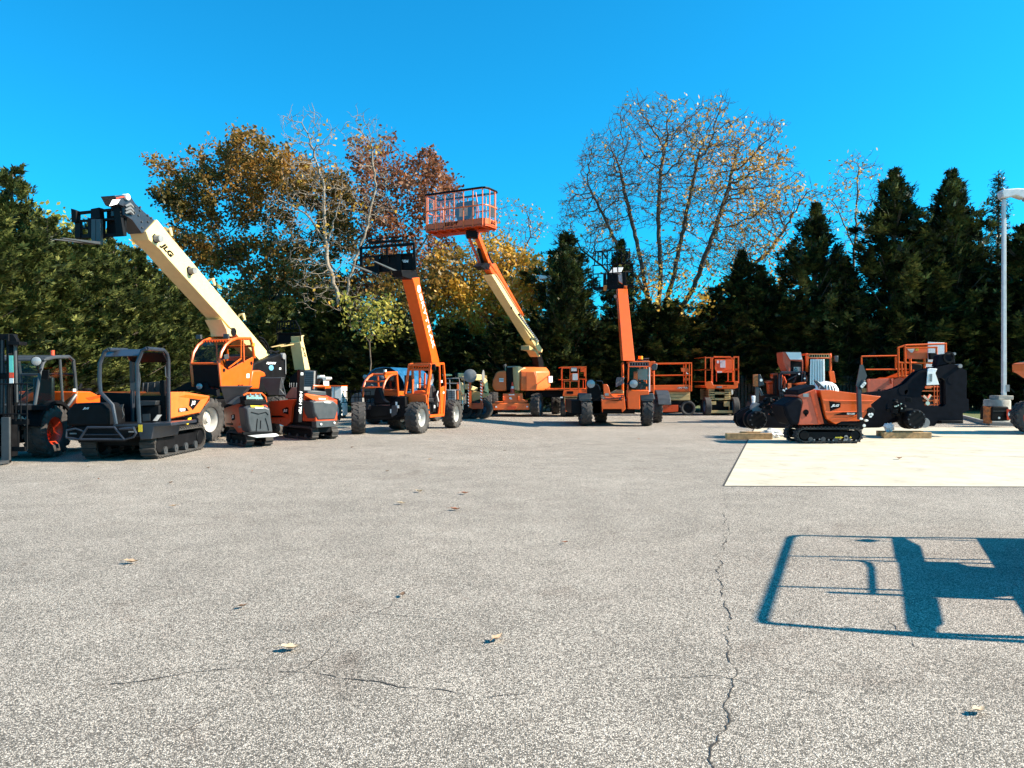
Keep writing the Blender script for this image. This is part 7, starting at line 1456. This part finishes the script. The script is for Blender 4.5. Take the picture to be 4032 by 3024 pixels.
for i, (x, y, Y, wd) in enumerate(hedge):
    lab = 'tallest spire-topped sunlit evergreen at the far left edge' if i == 1 else ('sunlit evergreen in the left row, cut off by the left edge' if i == 0 else 'sunlit green evergreen merged into the clipped-looking left row')
    ever(x, y, Y, wd, CON, lab, HED)
BK = 'shaded evergreens in the low back row'
k = 0
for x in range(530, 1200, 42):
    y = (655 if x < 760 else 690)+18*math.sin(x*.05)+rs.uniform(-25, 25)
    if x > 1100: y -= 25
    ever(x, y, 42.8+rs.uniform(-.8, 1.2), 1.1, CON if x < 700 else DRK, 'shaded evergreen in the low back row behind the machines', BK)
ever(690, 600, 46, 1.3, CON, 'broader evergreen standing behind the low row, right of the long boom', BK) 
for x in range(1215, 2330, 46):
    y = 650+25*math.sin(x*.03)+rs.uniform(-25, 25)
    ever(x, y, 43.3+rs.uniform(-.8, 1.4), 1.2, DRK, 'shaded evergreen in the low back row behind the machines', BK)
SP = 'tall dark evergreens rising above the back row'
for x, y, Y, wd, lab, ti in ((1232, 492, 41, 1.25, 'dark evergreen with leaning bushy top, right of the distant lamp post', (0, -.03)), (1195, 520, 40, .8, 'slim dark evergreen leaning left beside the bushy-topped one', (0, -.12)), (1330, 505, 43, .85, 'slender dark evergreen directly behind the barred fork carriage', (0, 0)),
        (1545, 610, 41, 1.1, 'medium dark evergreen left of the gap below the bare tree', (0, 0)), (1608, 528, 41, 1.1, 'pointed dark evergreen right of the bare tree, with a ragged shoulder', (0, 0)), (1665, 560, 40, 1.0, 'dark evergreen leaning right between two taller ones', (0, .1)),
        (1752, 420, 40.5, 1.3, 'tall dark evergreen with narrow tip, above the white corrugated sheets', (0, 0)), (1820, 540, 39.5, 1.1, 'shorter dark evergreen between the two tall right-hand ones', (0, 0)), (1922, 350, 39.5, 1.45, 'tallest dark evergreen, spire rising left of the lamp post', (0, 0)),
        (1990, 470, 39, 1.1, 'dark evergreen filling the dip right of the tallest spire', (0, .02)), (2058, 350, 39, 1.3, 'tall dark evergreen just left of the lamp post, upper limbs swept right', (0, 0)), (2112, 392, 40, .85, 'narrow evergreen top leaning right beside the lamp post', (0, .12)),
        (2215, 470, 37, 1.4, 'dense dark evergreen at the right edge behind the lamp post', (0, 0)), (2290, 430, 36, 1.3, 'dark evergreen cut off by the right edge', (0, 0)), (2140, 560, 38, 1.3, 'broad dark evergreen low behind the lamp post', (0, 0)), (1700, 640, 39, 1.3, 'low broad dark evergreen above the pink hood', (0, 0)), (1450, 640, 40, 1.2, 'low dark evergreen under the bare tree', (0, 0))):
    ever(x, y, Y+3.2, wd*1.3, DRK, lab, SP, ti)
# open spruce
def spruce():
    rs = random.Random(4); m = MB(); H = 8; vs, fs = m.v, m.f
    b = MB(); b.tube([V3((0, 0, 0)), V3((.02, 0, H*.5)), V3((0, 0, H))], [.15, .08, .01], 6)
    for i in range(120):
        t = .25+.75*i/120; z = H*t; az = i*2.4; L_ = 1.5*(1-t)+.12; e = V3((math.cos(az)*L_, math.sin(az)*L_, z-.1+L_*.12)); p = V3((0, 0, z)); b.tube([p, p.lerp(e, .5)+V3((0, 0, -.06)), e], [.02, .014, .004], 4)
        for k in range(int(60*L_)+12):
            s_ = rs.uniform(.2, 1); q = p.lerp(e, s_)+V3((rs.gauss(0, .07), rs.gauss(0, .07), rs.gauss(0, .05))); d = V3((rs.gauss(0, 1), rs.gauss(0, 1), rs.gauss(0, .5))).normalized()*.16; w_ = d.orthogonal().normalized()*.022; o = len(vs)
            vs.extend((tuple(q-w_), tuple(q+w_), tuple(q+d))); fs.append((o, o+1, o+2))
    me = bpy.data.meshes.new('crown'); me.from_pydata(vs, [], fs); me.materials.append(LF['dark']); global CUR; CUR = V3((0, 0, 0)); o = b.build('trunk', 'bark', None); tm = o.data; bpy.data.objects.remove(o); return me, tm
p = at('d', 2153, 372, 44); place_tree('spruce_tree', spruce(), (p.x, 44, 0), p.z, 1.5, 1, 'thin open spruce top with tiered branches beside the lamp head', 'spruce tree', None)
# ================================================================ broadleaf trees grown by space colonisation
def grow(seed, trunks, blobs, natt, step, infl, kill, wob=.25, iters=140):
    """trunks: list of polylines (local pts); blobs: (cx,cy,cz,rx,ry,rz) envelopes"""
    rs = random.Random(seed); att = []
    vol = [b[3]*b[4]*b[5] for b in blobs]; tv_ = sum(vol)
    for b, v in zip(blobs, vol):
        for i in range(int(natt*v/tv_)):
            while True:
                x, y, z = rs.uniform(-1, 1), rs.uniform(-1, 1), rs.uniform(-1, 1); r2 = x*x+y*y+z*z
                if r2 < 1 and rs.random() < .3+.7*r2: break
            att.append(V3((b[0]+x*b[3], b[1]+y*b[4], b[2]+z*b[5])))
    pos = []; par = []
    for tr in trunks:
        prev = -1
        start = 0
        for k in range(len(tr)-1):
            a, b = V3(tr[k]), V3(tr[k+1]); n = max(1, int((b-a).length/step))
            for j in range(n):
                q = a.lerp(b, j/n)
                if k == 0 and j == 0 and pos and tr is not trunks[0]:
                    dmin = min(range(len(pos)), key=lambda i: (pos[i]-q).length); prev = dmin; 
                    if (pos[dmin]-q).length < .05: continue
                pos.append(q+V3((rs.gauss(0, .03), rs.gauss(0, .03), 0))); par.append(prev); prev = len(pos)-1
    kids = set()
    for it in range(iters):
        kd = kdtree.KDTree(len(pos))
        for i, p in enumerate(pos): kd.insert(p, i)
        kd.balance(); acc = {}; keep = []
        for a in att:
            co, i, d = kd.find(a)
            if d < kill: continue
            keep.append(a)
            if d < infl: acc.setdefault(i, V3()); acc[i] += (a-co).normalized()
        att = keep; new = 0
        for i, v in acc.items():
            d = v.normalized()+V3((rs.gauss(0, wob), rs.gauss(0, wob), rs.gauss(0, wob)))
            q = pos[i]+d.normalized()*step
            kk = (i, round(q.x, 1), round(q.y, 1), round(q.z, 1))
            if kk in kids: continue
            kids.add(kk); pos.append(q); par.append(i); new += 1
        if not new: break
    return pos, par
def tree_mesh(pos, par, tip=.012, pw=2.35, maxr=.5, seed=0, twigs=2, twl=.5):
    n = len(pos); rad_ = [0.0]*n; ch = [[] for _ in range(n)]
    for i, p in enumerate(par):
        if p >= 0: ch[p].append(i)
    acc = [0.0]*n
    for i in range(n-1, -1, -1):
        r_ = acc[i]**(1/pw) if ch[i] else tip; rad_[i] = min(maxr, max(tip, r_))
        if par[i] >= 0: acc[par[i]] += rad_[i]**pw
    m = MB(); vs, fs = m.v, m.f; ring = {}
    rs = random.Random(seed)
    def seg(p0, p1, r0, r1, k):
        d = (p1-p0).normalized(); u = d.orthogonal().normalized(); w_ = d.cross(u); o = len(vs)
        for p, r_ in ((p0, r0), (p1, r1)):
            for j in range(k): a = 2*PI*j/k; vs.append(tuple(p+(u*math.cos(a)+w_*math.sin(a))*r_))
        for j in range(k): fs.append((o+j, o+(j+1) % k, o+k+(j+1) % k, o+k+j))
    for i in range(n):
        if par[i] < 0: continue
        p = par[i]; r0 = min(rad_[p], rad_[i]*1.35); seg(pos[p]-(pos[i]-pos[p])*.08, pos[i], r0, rad_[i], 8 if r0 > .1 else (5 if r0 > .03 else 3))
        if rad_[i] < .022 and twigs:
            for _ in range(twigs):
                if rs.random() < .6:
                    d = (pos[i]-pos[p]).normalized()+V3((rs.gauss(0, .6), rs.gauss(0, .6), rs.gauss(.1, .6))); d = d.normalized()*twl*rs.uniform(.4, 1.1); q = pos[i]+d*.5+V3((rs.gauss(0, .05), 0, rs.gauss(0, .05))); seg(pos[i], q, .012, .009, 3); seg(q, pos[i]+d, .009, .006, 3)
    me = bpy.data.meshes.new('trunk'); me.from_pydata(vs, [], fs); me.shade_smooth(); return me, rad_
def leaves_mesh(pos, rad_, mt, per, size, spread, dens=lambda p: 1, seed=1, maxr=.03, stretch=1.0):
    rs = random.Random(seed); vs = []; fs = []
    for p, r_ in zip(pos, rad_):
        if r_ > maxr: continue
        tf = rs.random(); k = per*dens(p)*(3.2*tf**2.2)*(1.5 if noise.noise(p*.55) > -.05 else .35); k = int(k)+(rs.random() < k-int(k))
        for _ in range(k):
            q = p+V3((rs.gauss(0, spread), rs.gauss(0, spread), rs.gauss(0, spread)))
            d = V3((rs.gauss(0, 1), rs.gauss(0, 1), rs.gauss(-.4, .8))).normalized(); s_ = size*rs.uniform(.6, 1.3)*stretch; w_ = d.orthogonal(); w_.rotate(Matrix.Rotation(rs.random()*6.28, 3, d)); w_ = w_.normalized()*s_*.33
            o = len(vs); mid = q+d*s_*.5; vs.extend((tuple(q), tuple(mid+w_), tuple(q+d*s_), tuple(mid-w_))); fs.append((o, o+1, o+2, o+3))
    me = bpy.data.meshes.new('crown'); me.from_pydata(vs, [], fs); me.materials.append(LF[mt]); return me
def broadleaf(name, lab, cat, Y, base, trunks, blobs, natt, mt, per, size, spread, seed, bark='bark', step=.4, kill=.75, infl=4, dens=None, tip=.012, maxr=.5, twigs=2, group=None, pw=2.35, wob=.25, twl=.5):
    """trunks and blobs given in display pixels (x, y) plus local depth; base is pixel x of the foot"""
    s_ = Y/1659.0; X0 = (base-1106)*s_
    def L3(x, y, dy): return V3(((x-1106)*s_-X0, dy, CH+(824-y)*s_))
    tr = [[L3(*p) for p in t] for t in trunks]; tr[0][0].z = 0
    bl_ = [(*L3(x, y, dy), rx*s_, ry, rz*s_) for x, y, dy, rx, ry, rz in blobs]
    pos, par = grow(seed, tr, bl_, natt, step, infl, kill, wob)
    me, rd = tree_mesh(pos, par, tip, pw=pw, maxr=maxr, seed=seed, twigs=twigs, twl=twl); me.materials.append(M[bark])
    r = bpy.data.objects.new(name, None); COL.objects.link(r); r.location = (X0, Y, 0); r['label'] = lab; r['category'] = cat
    if group: r['group'] = group
    o = bpy.data.objects.new('trunk', me); COL.objects.link(o); o.parent = r
    dn = (lambda p: 1) if dens is None else (lambda p: dens(1106+(p.x+X0)/s_, 824-(p.z-CH)/s_))
    lm = leaves_mesh(pos, rd, mt, per, size, spread, dn, seed)
    o = bpy.data.objects.new('crown', lm); COL.objects.link(o); o.parent = r
    return r
broadleaf('oak_tree', 'huge dense olive-brown oak with rounded lumpy crown, left of centre', 'oak tree', 52, 590, [[(590, 824, 0), (588, 700, 0), (575, 560, 0)], [(588, 690, 0), (520, 570, -1), (450, 480, 0)], [(588, 660, 0), (660, 540, 1), (700, 440, 0)]],
  [(399, 392, -1.4, 34, 4.2, 31.3), (456, 362, 0.0, 38, 4.2, 34.0), (500, 342, 1.4, 44, 4.2, 39.6), (556, 332, -0.7, 38, 4.2, 34.0), (612, 349, 0.7, 40, 4.2, 35.9), (419, 452, -1.4, 50, 4.2, 45.1), (480, 430, 0.0, 69, 4.2, 61.6), (570, 420, 1.4, 73, 4.2, 66.2), (655, 400, -0.7, 59, 4.2, 53.4), (718, 409, 0.7, 46, 4.2, 41.4), (424, 540, -1.4, 41, 4.2, 36.8), (470, 540, 0.0, 64, 4.2, 58.0), (560, 560, 1.4, 73, 4.2, 66.2), (655, 560, -0.7, 64, 4.2, 58.0), (735, 500, 0.7, 50, 4.2, 45.1), (700, 610, -1.4, 55, 4.2, 49.7), (600, 655, 0.0, 69, 4.2, 61.6), (515, 650, 1.4, 46, 4.2, 41.4), (745, 650, -0.7, 55, 4.2, 49.7)], 5200, 'oak', 24, .26, .27, 31, step=.45, kill=.7, infl=5, twigs=1)
broadleaf('red_oak_tree', 'russet red-leaved tree with looser crown, between the oak and the raised basket', 'red oak tree', 50, 830, [[(830, 824, 0), (835, 700, 0), (850, 560, 0), (860, 470, 0)], [(838, 650, 0), (930, 500, 0)], [(838, 660, 0), (790, 500, 0)]],
  [(800, 347, -1.4, 39, 3.6, 34.4), (842, 330, 0.0, 33, 3.6, 29.8), (892, 367, 1.4, 39, 3.6, 34.4), (935, 364, -0.7, 31, 3.6, 27.9), (972, 407, 0.7, 27, 3.6, 25.1), (850, 420, -1.4, 55, 3.6, 50.2), (922, 435, 0.0, 51, 3.6, 45.6), (800, 430, 1.4, 46, 3.6, 41.9), (842, 510, -0.7, 55, 3.6, 50.2), (922, 512, 0.7, 48, 3.6, 42.8), (880, 585, -1.4, 55, 3.6, 50.2), (962, 540, 0.0, 39, 3.6, 34.4), (800, 585, 1.4, 55, 3.6, 50.2)], 2900, 'russet', 12, .26, .27, 32, step=.42, kill=.65, infl=5, twigs=2)
broadleaf('bare_tree', 'tall thin twin-stemmed bare tree in front of the dense oak', 'bare tree', 44, 745, [[(770, 824, 0), (745, 720, 0), (730, 640, 0), (705, 560, 0), (702, 470, 0), (700, 400, 0), (668, 300, 0)], [(740, 690, 0), (755, 600, 0), (790, 500, 0), (812, 400, 0), (800, 310, 0)], [(703, 520, 0), (660, 460, 0), (600, 430, 0)], [(702, 540, 0), (740, 420, 0)]],
  [(665, 285, 0, 62, 2.5, 50), (790, 300, 0, 50, 2.5, 55), (690, 400, 0, 80, 3, 80), (620, 470, 0, 60, 2, 70), (800, 420, 0, 60, 2.5, 80), (700, 560, 0, 90, 2, 90), (720, 640, 0, 80, 2, 50)], 2200, 'gold', 1.3, .24, .25, 33, bark='barkl', step=.33, kill=.5, infl=4, maxr=.2, dens=lambda x, y: (.9 if noise.noise(V3((x*.04, y*.04, 3))) > .22 else 0), tip=.013, twigs=2)
broadleaf('golden_tree', 'bright golden-yellow leafed tree behind the cream boom of the boom lift', 'golden tree', 47, 1060, [[(1060, 824, 0), (1060, 700, 0), (1080, 600, 0)], [(1060, 700, 0), (980, 620, 0)]],
  [(1100, 610, 0, 95, 4, 85), (1010, 650, 0, 90, 4, 80), (960, 600, 0, 50, 3, 70), (1060, 560, 0, 60, 3, 50), (1150, 600, 0, 45, 3, 60), (1060, 700, 0, 110, 3, 70)], 2600, 'gold', 20, .24, .26, 34, step=.4, kill=.62, infl=5, twigs=1)
broadleaf('thin_tree', 'wispy pinkish half-bare tree between the raised basket and the large bare tree', 'thin tree', 56, 1110, [[(1110, 824, 0), (1110, 640, 0), (1095, 520, 0)], [(1110, 620, 0), (1050, 500, 0)], [(1110, 600, 0), (1150, 500, 0)]],
  [(1100, 490, 0, 75, 3, 65), (1040, 520, 0, 50, 3, 50), (1150, 490, 0, 40, 3, 40), (1090, 570, 0, 80, 3, 50)], 1300, 'pale', 1.3, .22, .3, 35, step=.38, kill=.6, infl=5, twigs=2, maxr=.15)
def bigd(x, y):
    v = .35 + .9*max(0, min(1, (x-1420)/220)) ; v += 1.3*max(0, (y-560)/160)
    if x < 1420 and y < 520: v *= .5
    return v*(1.6 if noise.noise(V3((x*.03, y*.03, 7))) > -.02 else .35)
broadleaf('half_bare_tree', 'largest spreading half-bare tree with dark forking limbs, right of centre', 'half-bare tree', 48, 1420, [[(1420, 824, 0), (1418, 740, 0), (1395, 620, 0), (1378, 520, .4), (1355, 420, .6), (1335, 340, .4)], [(1416, 730, 0), (1425, 600, -.5), (1418, 480, -.6), (1425, 370, -.4), (1445, 280, 0)], [(1420, 720, 0), (1458, 590, .3), (1482, 480, .6), (1500, 390, .3), (1515, 310, 0)],
 [(1422, 740, 0), (1495, 630, 0), (1532, 520, -.5), (1570, 420, 0), (1590, 340, .3)], [(1424, 760, 0), (1520, 670, 0), (1600, 600, .5), (1670, 535, .3), (1705, 480, 0)], [(1416, 730, 0), (1360, 640, -.5), (1300, 575, 0), (1245, 530, 0)], [(1400, 640, 0), (1345, 540, .8), (1300, 460, 0), (1270, 400, 0)]],
  [(1350, 284, -1.4, 38, 4.4, 34.0), (1407, 260, 0.0, 33, 4.4, 29.4), (1467, 248, 1.4, 31, 4.4, 27.6), (1516, 274, -0.7, 38, 4.4, 34.0), (1578, 297, 0.7, 38, 4.4, 34.0), (1621, 320, -1.4, 33, 4.4, 29.4), (1293, 345, 0.0, 47, 4.4, 42.3), (1369, 350, 1.4, 57, 4.4, 50.6), (1459, 340, -0.7, 60, 4.4, 54.3), (1549, 360, 0.7, 60, 4.4, 54.3), (1630, 390, -1.4, 46, 4.4, 41.4), (1250, 432, 0.0, 42, 4.4, 37.7), (1326, 440, 1.4, 53, 4.4, 47.8), (1421, 440, -0.7, 55, 4.4, 49.7), (1516, 450, 0.7, 55, 4.4, 49.7), (1603, 450, -1.4, 53, 4.4, 47.8), (1682, 425, 0.0, 36, 4.4, 33.1), (1220, 490, 1.4, 25, 4.4, 23.0), (1298, 520, -0.7, 42, 4.4, 37.7), (1649, 500, 0.7, 50, 4.4, 45.1), (1708, 455, -1.4, 23, 4.4, 21.2), (1559, 540, 0.0, 51, 4.4, 46.0), (1450, 560, 1.4, 55, 4.4, 49.7), (1355, 585, -0.7, 44, 4.4, 39.6), (1616, 560, 0.7, 36, 4.4, 33.1)], 9500, 'pale', 1.2, .22, .22, 36, step=.36, kill=.34, infl=5, dens=bigd, tip=.013, maxr=.26, twigs=3, wob=.2, pw=2.5)
broadleaf('golden_tree', 'low golden-leafed understorey tree at the foot of the large half-bare tree', 'golden tree', 45, 1480, [[(1480, 824, 0), (1480, 720, 0)], [(1480, 730, 0), (1400, 660, 0)]],
  [(1400, 650, 0, 60, 3, 70), (1500, 640, 0, 80, 3, 60), (1440, 720, 0, 90, 3, 50)], 900, 'gold', 7, .22, .3, 37, step=.4, kill=.75, infl=5, twigs=1)
broadleaf('bare_tree', 'slim bare tree with sparse orange leaves, between the two tall right-hand evergreens', 'bare tree', 50, 1845, [[(1845, 824, 0), (1845, 560, 0), (1850, 450, 0), (1855, 350, 0)], [(1846, 540, 0), (1800, 430, 0)], [(1848, 500, 0), (1890, 420, 0)]],
  [(1850, 400, 0, 55, 2.5, 75), (1810, 430, 0, 45, 2.5, 50), (1860, 500, 0, 50, 2.5, 60)], 900, 'pale', .8, .22, .25, 38, step=.33, kill=.5, infl=4, maxr=.14, twigs=2)
broadleaf('young_tree', 'small yellow-green leafed tree above the grey dumpers, left of the lettered boom', 'small tree', 41, 800, [[(800, 824, 0), (800, 740, 0), (800, 690, 0)]],
  [(800, 680, 0, 70, 2.5, 50), (760, 650, 0, 35, 2, 30), (840, 700, 0, 40, 2, 40)], 420, 'lime', 8, .24, .28, 39, step=.35, kill=.7, infl=4, twigs=0)
broadleaf('yellow_tree', 'yellow-leafed tree showing above the left evergreen row', 'yellow tree', 36, 120, [[(120, 824, 0), (120, 600, 0), (115, 500, 0)]],
  [(85, 480, 0, 60, 2.5, 40), (150, 490, 0, 60, 2.5, 45), (120, 560, 0, 90, 2.5, 60)], 420, 'lime', 7, .24, .28, 40, step=.35, kill=.7, infl=5, twigs=1)
broadleaf('yellow_tree', 'yellow-leafed tree peeping below the raised boom tip of the largest telehandler', 'yellow tree', 35, 285, [[(285, 824, 0), (285, 640, 0), (285, 560, 0)]],
  [(285, 560, 0, 45, 2, 60), (330, 600, 0, 40, 2, 50)], 260, 'gold', 5, .24, .26, 41, step=.35, kill=.7, infl=4, twigs=1)
broadleaf('yellow_tree', 'low yellow-leafed tree between evergreens above the pink hood', 'yellow tree', 46, 1700, [[(1700, 824, 0), (1700, 700, 0), (1690, 620, 0)]],
  [(1690, 560, 0, 45, 2, 60), (1710, 640, 0, 60, 2, 60), (1830, 620, 0, 40, 2, 60)], 420, 'gold', 5, .26, .3, 42, step=.4, kill=.75, infl=6, twigs=1)
broadleaf('amber_tree', 'amber and olive mixed tree behind the lettered boom, beneath the russet one', 'amber tree', 45, 890, [[(890, 824, 0), (890, 720, 0), (900, 640, 0)]],
  [(890, 640, 0, 85, 3, 60), (960, 590, 0, 45, 3, 60), (830, 600, 0, 60, 3, 60)], 760, 'oak', 9, .28, .3, 43, step=.4, kill=.75, infl=5, twigs=1)
# distant wood that closes the view behind the rows
rs = random.Random(77); vs = []; fs = []
for i in range(52000):
    x = rs.uniform(-70, 75); y = 58+rs.uniform(0, 6); top = (9.4 if x < 2 else 7.0)+1.6*noise.noise(V3((x*.09, 0, 1)))+1.2*noise.noise(V3((x*.4, 0, 5))); z = rs.random()**.8*top
    p = V3((x, y, z)); d = V3((rs.gauss(0, 1), rs.gauss(0, 1), rs.gauss(.2, 1))).normalized()*rs.uniform(.3, .7); w_ = d.orthogonal().normalized()*.16; o = len(vs); vs += [tuple(p), tuple(p+d*.5+w_), tuple(p+d), tuple(p+d*.5-w_)]; fs.append((o, o+1, o+2, o+3))
me = bpy.data.meshes.new('woodland'); me.from_pydata(vs, [], fs); me.materials.append(LF['dark']); o = bpy.data.objects.new('woodland', me); COL.objects.link(o); o['kind'] = 'stuff'
